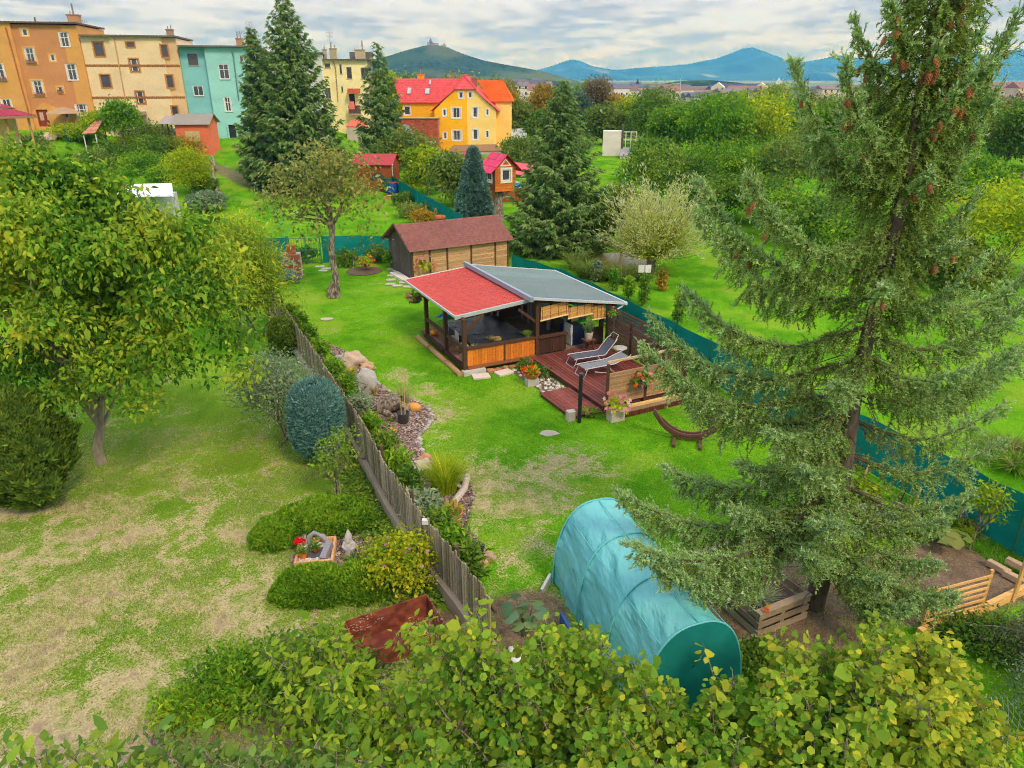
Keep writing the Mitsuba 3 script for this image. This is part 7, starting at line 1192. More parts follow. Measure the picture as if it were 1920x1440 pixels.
k = thing('grey_stone', 'grey stone block leaning in the front right corner of the framed bed', 'stone'); m = MB(); m.box(F.p(.68, .22, -.3), (.14, .42, .18), (.25, .25, .30), M=rot2(-12) @ np.array([[1, 0, 0], [0, .92, -.39], [0, .39, .92]])); m.put('block', 'plain', k)
k = thing('stone_arch', 'small grey stone arch at the back of the framed bed', 'stone'); m = MB(); p = F.p(.42, .1, -.8); m.tube([p + V(-.18, 0, 0), p + V(-.17, 0, .2), p + V(-.05, 0, .3), p + V(.14, -.02, .24), p + V(.24, -.04, .1)], .06, 7, (.3, .3, .33)); m.put('arch', 'plain', k)
for nm, lab, a, d, pc, pal, fl_, h in (('flower_pot', 'small orange pot with a bright red flower in the framed bed', .16, -.32, C('#f07a10'), 'green', [C('#e8142c')], .3), ('flower_pot', 'brown pot with a leafy plant in the middle of the framed bed', .42, -.48, C('#8a4a3a'), 'green', [], .34)):
    kk = thing(nm, lab, 'flower pot'); p = F.p(a, .1, d); m = MB(); m.lathe(p, [(0, 0), (.07, 0), (.095, .13), (.085, .13), (0, .1)], 14, pc); m.put('pot', 'satin', kk); r = R(76); n = 110; D = rdir(r, n); D[:, 2] = abs(D[:, 2]); m = MB(); leaf_add(m, p + V(0, 0, .13) + D * [.13, .13, h * .7] * r.random((n, 1)), D, rdir(r, n), .08, .035, pick(r, G[pal], n)); m.put('leaves', 'leaf', kk)
    if fl_: m = MB(); flowers(m, r, p + V(-.08, .1, .34) + rdir(r, 9) * [.09, .05, .09], .07, fl_ * 9); m.put('blooms', 'leaf', kk); part(kk + '__blooms', kind='stuff')
q = g(657, 1040) * [1, 1, 0]; k = thing('garden_gnome', 'grey stone garden gnome with a pointed cap beside the framed bed', 'figure'); gc = (.50, .49, .48)
m = MB(); m.lathe(q, [(0, 0), (.12, 0), (.13, .04), (.09, .08), (.125, .2), (.12, .3), (.085, .38), (.05, .41)], 14, gc); m.ball(q + V(0, -.01, .46), (.075, .075, .08), gc, 2); m.ball(q + V(0, -.08, .46), (.018, .02, .018), gc, 1); m.ball(q + V(0, -.055, .40), (.06, .045, .075), gc, 2, .3); m.lathe(q + V(0, 0, .49), [(.085, 0), (.07, .05), (.035, .14), (.0, .20)], 12, gc)
for s in (-1, 1): m.tube([q + V(.10 * s, 0, .34), q + V(.14 * s, -.04, .24), q + V(.05 * s, -.12, .22)], [.04, .036, .03], 7, gc); m.ball(q + V(.03 * s, -.07, .475), (.01, .01, .01), np.array(gc) * .4, 1)
m.put('figure', 'plain', k)
tuft('leafy_plant', 'green leafy plant below the garden gnome', 'plant', g(665, 1058) * [1, 1, 0], .26, .32, 90, 'green', 77, w=.024, out=.9)
tuft('silver_plant', 'pale silvery sprig at the back corner of the framed bed', 'plant', F.p(.14, .1, -.85), .28, .2, 40, [(.5, .48, .44), (.35, .36, .3)], 78, w=.01)
# yellow-leaved hibiscus with pink flowers
b = g(757, 1100) * [1, 1, 0]; shrub('hibiscus_bush', 'yellow green hibiscus bush with a few pink flowers by the fence end', 'bush', b, .85, .7, 1.35, [(.10, .20, .012), (.24, .32, .014), (.42, .42, .02), (.55, .46, .02)], 79, 330, 10, .085, .62, 'diamond', spread=.13, up=.6)
r = R(80); m = MB(); D = rdir(r, 26); D[:, 2] = abs(D[:, 2]); D[:, 1] = -abs(D[:, 1]); D = unit(D + V(0, 0, .3)); flowers(m, r, (b + V(0, 0, .6) + D * [.85, .7, .7])[:9], .045, [C('#e6a0c8'), C('#d88ac0'), C('#f0c0d8')] * 9); put('hibiscus_flowers', m, 'leaf', 'pink hibiscus flowers scattered over the yellow green bush', 'flowers', None, 'stuff')
m = MB(); flowers(m, r, (b + V(0, 0, .55) + D[::-1] * [.85, .7, .72])[:10], .04, [C('#f0b010')] * 26); put('yellow_leaves', m, 'leaf', 'orange yellow leaves in the hibiscus bush', 'leaves', None, 'stuff')
# rusty trough
ru = [g(648, 1165, .55), g(800, 1115, .55)]; c0 = (ru[0] + ru[1]) / 2; F = Facade(ru[0] * [1, 1, 0], math.degrees(math.atan2(ru[1][1] - ru[0][1], ru[1][0] - ru[0][0]))); w = np.linalg.norm((ru[1] - ru[0])[:2]); k = thing('rusty_trough', 'rusty red steel trough standing at the end of the picket fence', 'trough')
def f_rust(p, n, uv): a = fbm(p.x * 6, p.y * 6, p.z * 6, 4); b_ = smoothstep(.62, .72, noise(p.x * 30, p.y * 30, p.z * 34)); return mix(mix((.15, .035, .022), (.30, .09, .05), smoothstep(.3, .7, a)), mi.Color3f(.55, .42, .36), b_ * smoothstep(.5, .62, fbm(p.x * 2, p.y * 2, p.z * 3, 2)) * .9)
scene['rust'] = principled(mikit.proc(f_rust), .75, .35)
for a0, z0, a1, z1, d0, d1 in ((0, .0, w, .55, -.022, 0), (0, 0, w, .42, .83, .85), (-.022, 0, -.001, .52, -.022, .85), (w + .001, 0, w + .022, .52, -.022, .85), (0, .0, w, .02, 0, .83)): m = MB(); bx(m, F, a0, z0, a1, z1, d0, d1, (.2, .1, .08)); m.put('side', 'rust', k)
# thin sapling on a stake near the cypress
q = g(638, 945) * [1, 1, 0]; broadleaf('sapling', 'thin sapling tied to a stake beside the fence plinth', 'sapling', q, 1.9, [((0, 0, 1.35), (.45, .4, .55)), ((.35, .1, 1.7), (.4, .35, .4)), ((-.15, 0, .9), (.25, .2, .3))], 90, 8, .09, [(.10, .2, .02), (.2, .32, .03), (.35, .42, .05)], 81, .12, .018, .5, nlimb=14)
m = MB(); m.tube([q + V(-.06, 0, 0), q + V(-.06, 0, .9)], .018, 6, (.04, .04, .05)); put('sapling_stake', m, 'satin', 'black stake holding the thin sapling', 'stake')

# ---------------------------------------------------------------- tunnel greenhouse
A0, A1_ = V(.88, 12.55, 0), V(2.1, 8.85, 0); ax = unit(A1_ - A0); rt = V(ax[1], -ax[0], 0) * -1; rt = rt if rt[0] > 0 else -rt; Lg_ = np.linalg.norm(A1_ - A0); Wg, Hg = 1.92, 1.92
k = thing('tunnel_greenhouse', 'turquoise plastic tunnel greenhouse with hoops and a darker end wall', 'greenhouse')
def arch(s, a, infl=0.): # s 0..1 along, a 0..1 around
    t = math.pi * a; x = .5 - .5 * math.copysign(abs(math.cos(t)) ** .78, math.cos(t)); z = max(math.sin(t), 0) ** .82
    return A0 + ax * (s * Lg_) + rt * (x * Wg + infl * math.cos(t) * -1) + V(0, 0, z * Hg * (1 + infl * .5))
NU, NV = 90, 64; v = np.zeros((NU, NV, 3)); r = R(82)
for i in range(NU):
    s = i / (NU - 1); hoop = abs(((s * 3) % 1) - .5) * 2  # 1 at hoops
    for j in range(NV): v[i, j] = arch(s, j / (NV - 1), -.05 * (1 - hoop ** 3))
c0 = v[:, :, :].mean((0, 1)); nn = unit(v - (A0 + ax * 0)[None, None] - ((v - A0) @ ax)[..., None] * ax - rt * Wg / 2 - V(0, 0, .4)); fol = meshkit.fbm(np.stack([(np.arange(NU)[:, None] * .055 + np.arange(NV)[None] * .02), np.arange(NV)[None] * .10 + np.arange(NU)[:, None] * .05, np.zeros((NU, NV))], -1) * 2.2, 4, 4) - .5
side = (1 - np.sin(np.pi * np.arange(NV) / (NV - 1)))[None, :, None]
v = v + nn * fol[..., None] * (.05 + .15 * side); ii, jj = np.meshgrid(np.arange(NU - 1), np.arange(NV - 1), indexing='ij'); a_ = ii * NV + jj
m = MB(); m.add(v.reshape(-1, 3), np.stack([a_, a_ + NV, a_ + NV + 1, a_ + 1], -1).reshape(-1, 4)); m.put('cover', 'film', k)
def f_film(p, n, uv): return mi.Color3f(.15, .53, .57) * (.86 + .22 * fbm(p.x * 1.5, p.y * 1.5, p.z * 1.5, 3) + .08 * noise(p.x * 30, p.y * 30, p.z * 30))
scene['film'] = {'type': 'bumpmap', 'arbitrary': mikit.proc(lambda p, n, uv: fbm(p.x * 3.2 + p.z * 2, p.y * 2.2 - p.z, p.z * 3, 4), eps=.01), 'scale': .13, 'b': {'type': 'principled', 'base_color': mikit.proc(f_film), 'roughness': .28, 'specular': .5}}
scene['film'] = {'type': 'twosided', 'b': scene['film']}
scene['end_film'] = {'type': 'principledthin', 'base_color': mikit.proc(lambda p, n, uv: mi.Color3f(.022, .32, .31) * (.7 + .55 * fbm(p.x * 1.6, p.y * 1.6, p.z * 1.6, 3))), 'roughness': .4, 'diff_trans': .6, 'eta': 1.4}
for s, nm in ((1, 'end_wall'), (0, 'far_wall')):
    pts = np.array([arch(s, t) for t in np.linspace(0, 1, 40)]); pts = np.vstack([pts, [pts[-1] + (pts[0] - pts[-1]) * q for q in np.linspace(.14, 1, 8)]]) + ax * (.012 if s else -.012); cen = pts.mean(0); m = MB(); rows = [cen + (pts - cen) * q + ax * (.05 * math.sin(q * 3.1) * (1 if s else -1)) for q in np.linspace(.02, 1, 9)]; vv = np.array(rows).reshape(-1, 3)
    ii, jj = np.meshgrid(np.arange(8), np.arange(47), indexing='ij'); aa = ii * 48 + jj; m.add(vv, np.stack([aa, aa + 48, aa + 49, aa + 1], -1).reshape(-1, 4)); part(m.put(nm, 'end_film', k), 'dark green end wall of netting' if s else None)
for i in range(4): m = MB(); m.tube([arch(i / 3, t, .012) for t in np.linspace(0, 1, 40)], .018, 6, C('#66c4cc')); m.put('hoop', 'satin', k)
for a in (.5, .3, .72): m = MB(); m.tube([arch(s, a, .008) for s in np.linspace(0, 1, 12)], .011, 5, C('#68c6ce')); m.put('seam', 'satin', k)
m = MB(); m.bar(A0 + V(-.05, .1, .12), A0 + V(-.25, -.3, .02), .06, .2, (.5, .5, .5)); m.bar(A0 + ax * 1.2 + rt * -.3 + V(0, 0, .15), A0 + ax * 2.3 + rt * -.3 + V(0, 0, .12), .06, .3, C('#1d4f9a')); k = thing('blue_board', 'grey and blue boards leaning at the foot of the greenhouse', 'board'); part(m.put('board', 'satin', k), kind='stuff')
# squash plants beside it
def squash(name, label, base, n, h, seed, col=((.12, .26, .14), (.2, .36, .22), (.26, .40, .16)), size=.36, rad=.6):
    r = R(seed); k = thing(name, label, 'plant'); st, lf = MB(), MB()
    for i in range(n):
        a = r.random() * 6.283; d = V(math.cos(a), math.sin(a), 0); q = base + d * rad * r.uniform(.2, 1); q[2] = h * r.uniform(.6, 1.1); st.tube([base + d * .05, (base + q) / 2 + V(0, 0, h * .2), q], .012, 5, (.25, .36, .15)); s = size * r.uniform(.6, 1.1); N = unit(V(0, 0, 1) + d * .3 + r.normal(0, .2, 3)); e1 = unit(np.cross(N, [0, 1, .1])); e2 = np.cross(N, e1); an = np.linspace(.5, 5.78, 13); ring = [q + (e1 * math.cos(t) + e2 * math.sin(t)) * s * (.5 + .05 * math.sin(5 * t)) - N * s * .12 for t in an]; lf.add([q] + ring, [[0, j + 1, j + 2] for j in range(12)], np.array(col[r.integers(len(col))]) * r.uniform(.8, 1.15))
    st.put('stalks', 'leaf', k); part(k + '__stalks', kind='stuff'); lf.put('leaves', 'leaf', k); part(k + '__leaves', kind='stuff')
squash('squash_plant', 'big leaved squash plant left of the greenhouse', V(.25, 11.0, 0), 9, .75, 83); squash('squash_plant', 'big yellow green squash leaves on the bare bed at the right', g(1765, 1020) * [1, 1, 0], 10, .5, 84, ((.3, .42, .1), (.22, .36, .08), (.38, .45, .14)), .42, .55)
m = MB(); p = V(.2, 10.3, .1); r = R(85)
for i in range(5): m.ball(p + r.normal(0, .12, 3) * [1, 1, .2], (.12, .1, .05), (.72, .72, .74), 1, .9, i)
put('white_rag', m, 'plain', 'crumpled white rag on the soil beside the squash plant', 'rag')
# pallet planters right of the greenhouse
def pallet_box(label, F, w, d, h, seed, soil=True, col=C('#a08e78', .85)):
    k = thing('pallet_planter', label, 'planter'); r = R(seed)
    for (a0, a1, d0, d1, along_x) in ((0, w, -.025, 0, 1), (0, w, -d, -d + .025, 1), (0, .025, -d + .03, -.03, 0), (w - .025, w, -d + .03, -.03, 0)):
        for z0, z1 in ((.02, .16), (.24, .36), (.44, .58)):
            m = MB(); c = np.asarray(col) * r.uniform(.75, 1.25); bx(m, F, a0, h * z0 / .58, a1, h * z1 / .58, d0, d1, c); m.put('board', 'wood', k)
    for a in (.03, w / 2 - .05, w - .13):
        for d0 in (-.12, -d + .03): m = MB(); bx(m, F, a, 0, a + .1, h * .98, d0, d0 + .09, np.asarray(col) * r.uniform(.7, 1.)); m.put('block', 'wood', k)
    m = MB(); bx(m, F, .03, 0, w - .03, h * .62, -d + .03, -.13, (.13, .095, .075)); m.put('soil', 'plain', k)
    m = MB(); bx(m, F, -.02, h + .003, w + .02, h + .025, -.13, .02, np.asarray(col) * 1.25); bx(m, F, -.02, h + .003, w + .02, h + .025, -d - .02, -d + .12, np.asarray(col) * 1.25); part(m.put('top_board', 'wood', k), kind='stuff'); return k
pb0 = g(1418, 1198) * [1, 1, 0]; pb1 = g(1512, 1160) * [1, 1, 0]; angp = math.degrees(math.atan2(pb1[1] - pb0[1], pb1[0] - pb0[0])); FPl = Facade(pb0, angp); wp = np.linalg.norm(pb1 - pb0); pallet_box('grey brown pallet planter right of the greenhouse', FPl, wp, 2.1, .58, 86)
r = R(87); tuft('planter_herbs', 'pale grey green herbs in the pallet planter', 'plant', FPl.p(.5, .36, -.5), .3, .5, 160, [(.2, .28, .14), (.3, .36, .22), (.12, .2, .08)], 88, w=.014, out=1.); m = MB(); flowers(m, r, [FPl.p(.12, .66, .02), FPl.p(.2, .68, -.05), FPl.p(.7, .45, -1.3)], .06, [C('#f0602a'), C('#f0a030'), C('#e8a088')]); put('planter_flowers', m, 'leaf', 'few orange flowers at the corner of the pallet planter', 'flowers', None, 'stuff')
# pale trellis, beam and raised beds on the right
tr0, tr1 = g(1728, 1182) * [1, 1, 0], g(1834, 1152) * [1, 1, 0]; wood_ = C('#e0b270', .95); k = thing('wooden_trellis', 'new pine trellis of seven rails between two posts, at the right', 'trellis'); zt = 1.05
for p, h in ((tr0, zt), (tr1, zt + .05)): m = MB(); m.bar(p, p + V(0, 0, h), .06, .06, wood_ * .85); m.put('post', 'wood', k)
for i in range(7): m = MB(); z = .12 + i * .145; m.bar(tr0 + V(0, -.04, z), tr1 + V(0, -.04, z), .022, .055, wood_ * R(i).uniform(.9, 1.12)); m.put('rail', 'wood', k)
k = thing('bed_beams', 'pale pine beams edging the vegetable bed below the trellis', 'beams'); e = [g(1720, 1195), g(1838, 1150), g(1905, 1118), g(1990, 1080)]
for i, (a, b) in enumerate(zip(e, e[1:])): m = MB(); m.bar(a * [1, 1, 0] + V(0, 0, .1), b * [1, 1, 0] + V(0, 0, .1), .10, .2, wood_ * R(i + 5).uniform(.9, 1.1)); m.put('beam', 'wood', k)
m = MB(); m.bar(g(1898, 1128) * [1, 1, 0], g(1898, 1128) * [1, 1, 0] + V(0, 0, 1.05), .06, .06, wood_); put('bed_post', m, 'wood', 'lone pine post on the beam at the right edge', 'post')
k = thing('raised_bed_beams', 'grey pink wooden beams along the vegetable bed at the right edge', 'beams')
for i, (a, b, z) in enumerate(((g(1850, 1060), g(1890, 1082), .1), (g(1882, 1066), g(1960, 1105), .24), (g(1880, 1080), g(1960, 1122), .1))): m = MB(); m.bar(a * [1, 1, 0] + V(0, 0, z), b * [1, 1, 0] + V(0, 0, z), .14, .13, C('#cdb094', .9) * R(i).uniform(.85, 1.1)); m.put('beam', 'wood', k)
k = thing('plank_pile', 'weathered planks lying along the foot of the green fence', 'planks'); r = R(89)
for i, (x0, y0, x1, y1, z) in enumerate(((1780, 965, 1830, 990, .08), (1830, 985, 1920, 1035, .10), (1838, 992, 1925, 1042, .18), (1845, 1003, 1920, 1048, .05), (1790, 978, 1850, 1015, .04), (1850, 985, 1880, 1005, .24))): a, b = g(x0, y0), g(x1, y1); m = MB(); m.bar(a * [1, 1, 0] + V(0, 0, z), b * [1, 1, 0] + V(0, 0, z), .17, .05, C('#a8968a', .9) * r.uniform(.75, 1.2)); m.put('plank', 'wood', k)
k = thing('bed_border', 'grey boards framing a small bed under the big spruce', 'edging')
for i, (x0, y0, x1, y1) in enumerate(((1605, 962, 1650, 940), (1618, 940, 1655, 965), (1675, 952, 1725, 975))): a, b = g(x0, y0), g(x1, y1); m = MB(); m.bar(a * [1, 1, 0] + V(0, 0, .1), b * [1, 1, 0] + V(0, 0, .1), .05, .2, C('#8f8378', .9)); m.put('board', 'wood', k)
for i, (x, y, h, c) in enumerate(((1700, 985, 1.05, wood_), (1712, 1010, 1.0, (.03, .05, .04)), (1612, 915, .8, wood_), (1685, 950, .9, (.03, .05, .04)))): q = g(x, y) * [1, 1, 0]; m = MB(); m.tube([q, q + V(.12, 0, h)], .022, 6, c); put('garden_cane', m, 'wood', ['pale bamboo cane leaning in the small bed under the spruce', 'dark cane right of the pale one under the spruce', 'short pale cane in the lawn behind the spruce trunk', 'dark thin cane behind the pale one under the spruce'][i], 'cane')
for i, (px, py, pal, w, h, lab) in enumerate([(1610, 935, 'yellow', .5, .5, 'yellow leaved plant by the small bed under the spruce'), (1655, 990, 'grey', .6, .45, 'grey green cabbage like plants in the small bed'), (1705, 1000, 'yellow', .4, .4, 'yellowing plant at the foot of the cane'), (1800, 1000, 'yellow', .4, .25, 'low yellowish plants along the green fence')]): shrub('bed_plant', lab, 'plant', g(px, py) * [1, 1, 0], w, w * .8, h, pal, 760 + i, 60, 9, .13)
q = g(1818, 1030) * [1, 1, 0]; broadleaf('peach_sapling', 'young peach sapling with yellow green leaves before the green fence', 'sapling', q, 1.6, [((.15, .05, 1.25), (.32, .3, .4)), ((-.1, 0, 1.5), (.22, .2, .25)), ((.35, 0, .95), (.18, .15, .2))], 70, 9, .12, 'yellow', 90, .11, .022, .3, nlimb=10, droop=.6)
# ---------------------------------------------------------------- hammock frame
k = thing('hammock_stand', 'curved dark wooden hammock stand on the lawn by the deck', 'hammock stand'); a, b = g(1226, 775, .75), g(1362, 790, .75); low = g(1297, 822) * [1, 1, 0] + V(0, 0, .1); hw = C('#6b4a40', .85); d = unit(b - a); n = unit(V(-d[1], d[0], 0))
for off in (-.09, .09):
    for dz in (0, .09):
        pts = []
        for t in np.linspace(0, 1, 16): p = a * (1 - t) + b * t; z = .10 + .68 * abs(2 * t - 1) ** 2.2 + dz; pts.append(V(p[0], p[1], z) + n * off * (1 if .12 < t < .88 else .25))
        m = MB()
        for p, q in zip(pts, pts[1:]): m.bar(p, q, .055, .075, hw * (1.1 if dz else .9))
        m.put('arc_beam', 'wood', k)
for t in (.32, .68): p = a * (1 - t) + b * t; m = MB(); m.bar(V(p[0], p[1], .06) - n * .62, V(p[0], p[1], .06) + n * .62, .09, .09, hw); m.put('foot', 'wood', k)
put('low_bench_plank', MB().bar(g(1320, 800) * [1, 1, 0] + V(0, 0, .25), g(1370, 790) * [1, 1, 0] + V(0, 0, .25), .3, .05, hw * 1.3), 'wood', 'brownish purple board lying on the hammock stand', 'board')
# ---------------------------------------------------------------- field: pond, willow, columnar trees, sign, goal
pond = [gt(px, py) for px, py in ((1105, 492), (1140, 478), (1190, 474), (1225, 480), (1215, 505), (1190, 522), (1150, 522), (1115, 512))]; m = MB(); P = Polygon([(p[0], p[1]) for p in pond]).buffer(.6).buffer(-.3); t = trimesh.creation.extrude_polygon(P, .01, engine='earcut'); m.add(np.array(t.vertices) + [0, 0, .03], t.faces); struct('pond_water', m, 'water')
r = R(91)
for i, (px, py, w, h) in enumerate([(1100, 520, 1.4, 1.2), (1125, 525, 1.3, 1.0), (1165, 530, 1.4, 1.1), (1080, 505, 1.2, 1.3), (1195, 525, 1.2, 1.0), (1110, 480, 1.3, 1.2)]): tuft('pond_reeds', f'grey green reeds at the edge of the brown pond, {nms[i]} clump', 'reeds', gt(px, py), h, w, 420, 'olive', 92 + i, w=.022, out=.9)
b = gt(1222, 512)
k = thing('willow_shrub', 'pollard willow with upright yellow green shoots beside the pond', 'willow'); r = R(99); m, t = MB(), MB(); hd = b + V(.0, 0, 1.0); t.tube([b - V(0, 0, .1), b + V(-.1, 0, .5), hd], [.3, .24, .3], 8, (.2, .16, .12)); nS = 420
for i in range(nS):
    a = r.random() * 6.283; e = r.uniform(-.12, 1.25); ln = r.uniform(2.4, 4.6) * (.75 + .25 * math.sin(e)); d = V(math.cos(a) * math.cos(e) * .95, math.sin(a) * math.cos(e) * .95, .25 + math.sin(e)); d = unit(d); s0 = hd + V(*(r.normal(0, .12, 3))); mid = s0 + d * ln * .5 + V(0, 0, -.05); tip = s0 + d * ln + V(0, 0, .25 * math.cos(e) * ln * .3)
    if i % 3 == 0: t.tube([s0, mid, tip], [.025, .015, .004], 4, (.3, .26, .1), cap=False)
    n = 34; u = r.uniform(.22, 1.03, n); P = (s0 * (1 - u)[:, None] + tip * u[:, None]) + (4 * u * (1 - u))[:, None] * (mid - (s0 + tip) / 2) + r.normal(0, .09, (n, 3)); leaf_add(m, P, unit(d + r.normal(0, .5, (n, 3))), rdir(r, n), .24 * r.uniform(.7, 1.3, n), .055, pick(r, [(.12, .20, .012), (.24, .33, .016), (.34, .40, .04), (.42, .46, .15), (.48, .50, .30)], n, np.clip(u * .85 + r.normal(0, .1, n), 0, 1)), 'diamond', .1)
t.put('stems', 'bark', k); m.put('foliage', 'leaf', k); part(k + '__stems', kind='stuff')
TT('pond_tree', 'bushy olive green tree left of the pollard willow', 1165, 470, 350, 95, 'olive', 100, n=380, per=14, L=.2)
for i, (px, py, pt) in enumerate([(1178, 562, 518), (1207, 575, 512), (1150, 545, 505), (1270, 608, 550), (1120, 528, 488), (1241, 545, 505)]):
    b = gt(px, py); H = topH(px, pt, b); broadleaf('columnar_tree', ['slim columnar fruit tree by the green fence, second from the left', 'taller columnar fruit tree under the white sign', 'slim columnar fruit tree at the pond end of the row', 'stout columnar fruit tree at the near end of the row', 'columnar fruit tree half hidden in the reeds', 'reddish low columnar shrub right of the willow'][i], 'tree', b, H, [((r.normal(0, .03), 0, H * z), (.20 - .06 * z, .20 - .06 * z, H * .13)) for z in (.2, .38, .55, .72, .88)], 95, 9, .13, ['lush', 'green', 'lush', 'green', 'grey', 'autumn'][i], 110 + i, .075, .03, .5, limbs=False, trunk_top=.8, shell=.2)
q = gt(1206, 540); k = thing('sign_board', 'two small white panels on a thin post by the pond', 'sign'); zt = at(1206, 508, q[1])[2]; m = MB(); m.tube([q, V(q[0], q[1], zt)], .03, 6, (.25, .25, .25)); m.put('post', 'satin', k)
for s in (-1, 1): m = MB(); m.box(V(q[0] + s * .17, q[1] - .05, zt + .12), (.31, .03, .4), (.72, .72, .74), rz=s * 8); m.put('panel', 'satin', k)
q = gt(1325, 460); k = thing('small_goal', 'small thin white goal frame on the far lawn', 'goal'); h = .95
for x in (-.55, .55): m = MB(); m.tube([q + V(x, 0, 0), q + V(x, 0, h)], .03, 5, (.55, .57, .55)); m.put('post', 'satin', k)
m = MB(); m.tube([q + V(-.7, 0, h), q + V(.7, 0, h)], .03, 5, (.55, .57, .55)); m.put('crossbar', 'satin', k)
m = MB(); q = gt(1855, 795) * [1, 1, 0]; m.tube([q, q + V(.08, 0, .7)], .025, 5, (.2, .17, .14)); put('field_stake', m, 'wood', 'short brown stake in the field behind the green fence', 'stake')
for i, (px, py, w, h, pal, lab) in enumerate([(1890, 850, .9, .5, 'olive', 'heap of weeds behind the green fence at the right edge'), (1900, 880, .8, .45, 'lush', 'lower heap of weeds behind the green fence')]): tuft('weed_heap', lab, 'weeds', g(px, py) * [1, 1, 0], h, w, 500, pal, 770 + i, w=.014, out=1.1)
m = MB(); r = R(93); q = g(1890, 858) * [1, 1, 0]
for i in range(70): a = r.normal(0, .6, 3) * [1, .6, 0]; d = rdir(r, 1)[0] * [.5, .5, .1]; m.tube([q + a + V(0, 0, .1), q + a + d + V(0, 0, .15 + r.uniform(0, .2))], .014, 4, np.array((.32, .24, .2)) * r.uniform(.6, 1.2), cap=False)
put('brush_heap', m, 'wood', 'brown heap of cut twigs behind the green fence', 'brushwood', None, 'stuff')
# bush and wire at the lower right corner
shrub('corner_bush', 'greyish purple twiggy bush at the lower right corner', 'bush', V(9.6, 9.9, 0), .9, .8, 1.3, [(.07, .10, .05), (.13, .15, .08), (.16, .12, .09)], 94, 420, 12, .06, .35, spread=.2); shrub('corner_bush', 'blue green bush below the purple one at the lower right corner', 'bush', V(8.9, 8.7, 0), .7, .6, 1.2, 'grey', 95, 260, 12, .08, .4, spread=.2)
m = MB(); r = R(96); c = V(8.0, 8.75, 0); n = 14
for i in range(n):
    a0, a1 = c + V(i * .09 - .6, -.25 + .1 * math.sin(i), .02), c + V(i * .09 - .3, .35, .42); m.tube([a0, (a0 + a1) / 2 + V(.05, 0, .03), a1], .005, 4, (.5, .5, .5), cap=False); b0, b1 = c + V(i * .09 - .3, -.25, .02), c + V(i * .09 - .6, .35, .42); m.tube([b0, (b0 + b1) / 2 + V(-.04, 0, .03), b1], .005, 4, (.5, .5, .5), cap=False)
put('wire_netting', m, 'satin', 'crumpled grey wire netting at the lower right corner', 'wire netting')
shrub('nettle_patch', 'dark green nettles below the pine beams', 'plant', g(1850, 1210) * [1, 1, 0], 1.1, .7, .35, 'green', 97, 330, 9, .09); shrub('nettle_patch', 'dark green nettles right of the greenhouse end', 'plant', g(1425, 1250) * [1, 1, 0], .6, .5, .35, 'green', 98, 200, 9, .09)
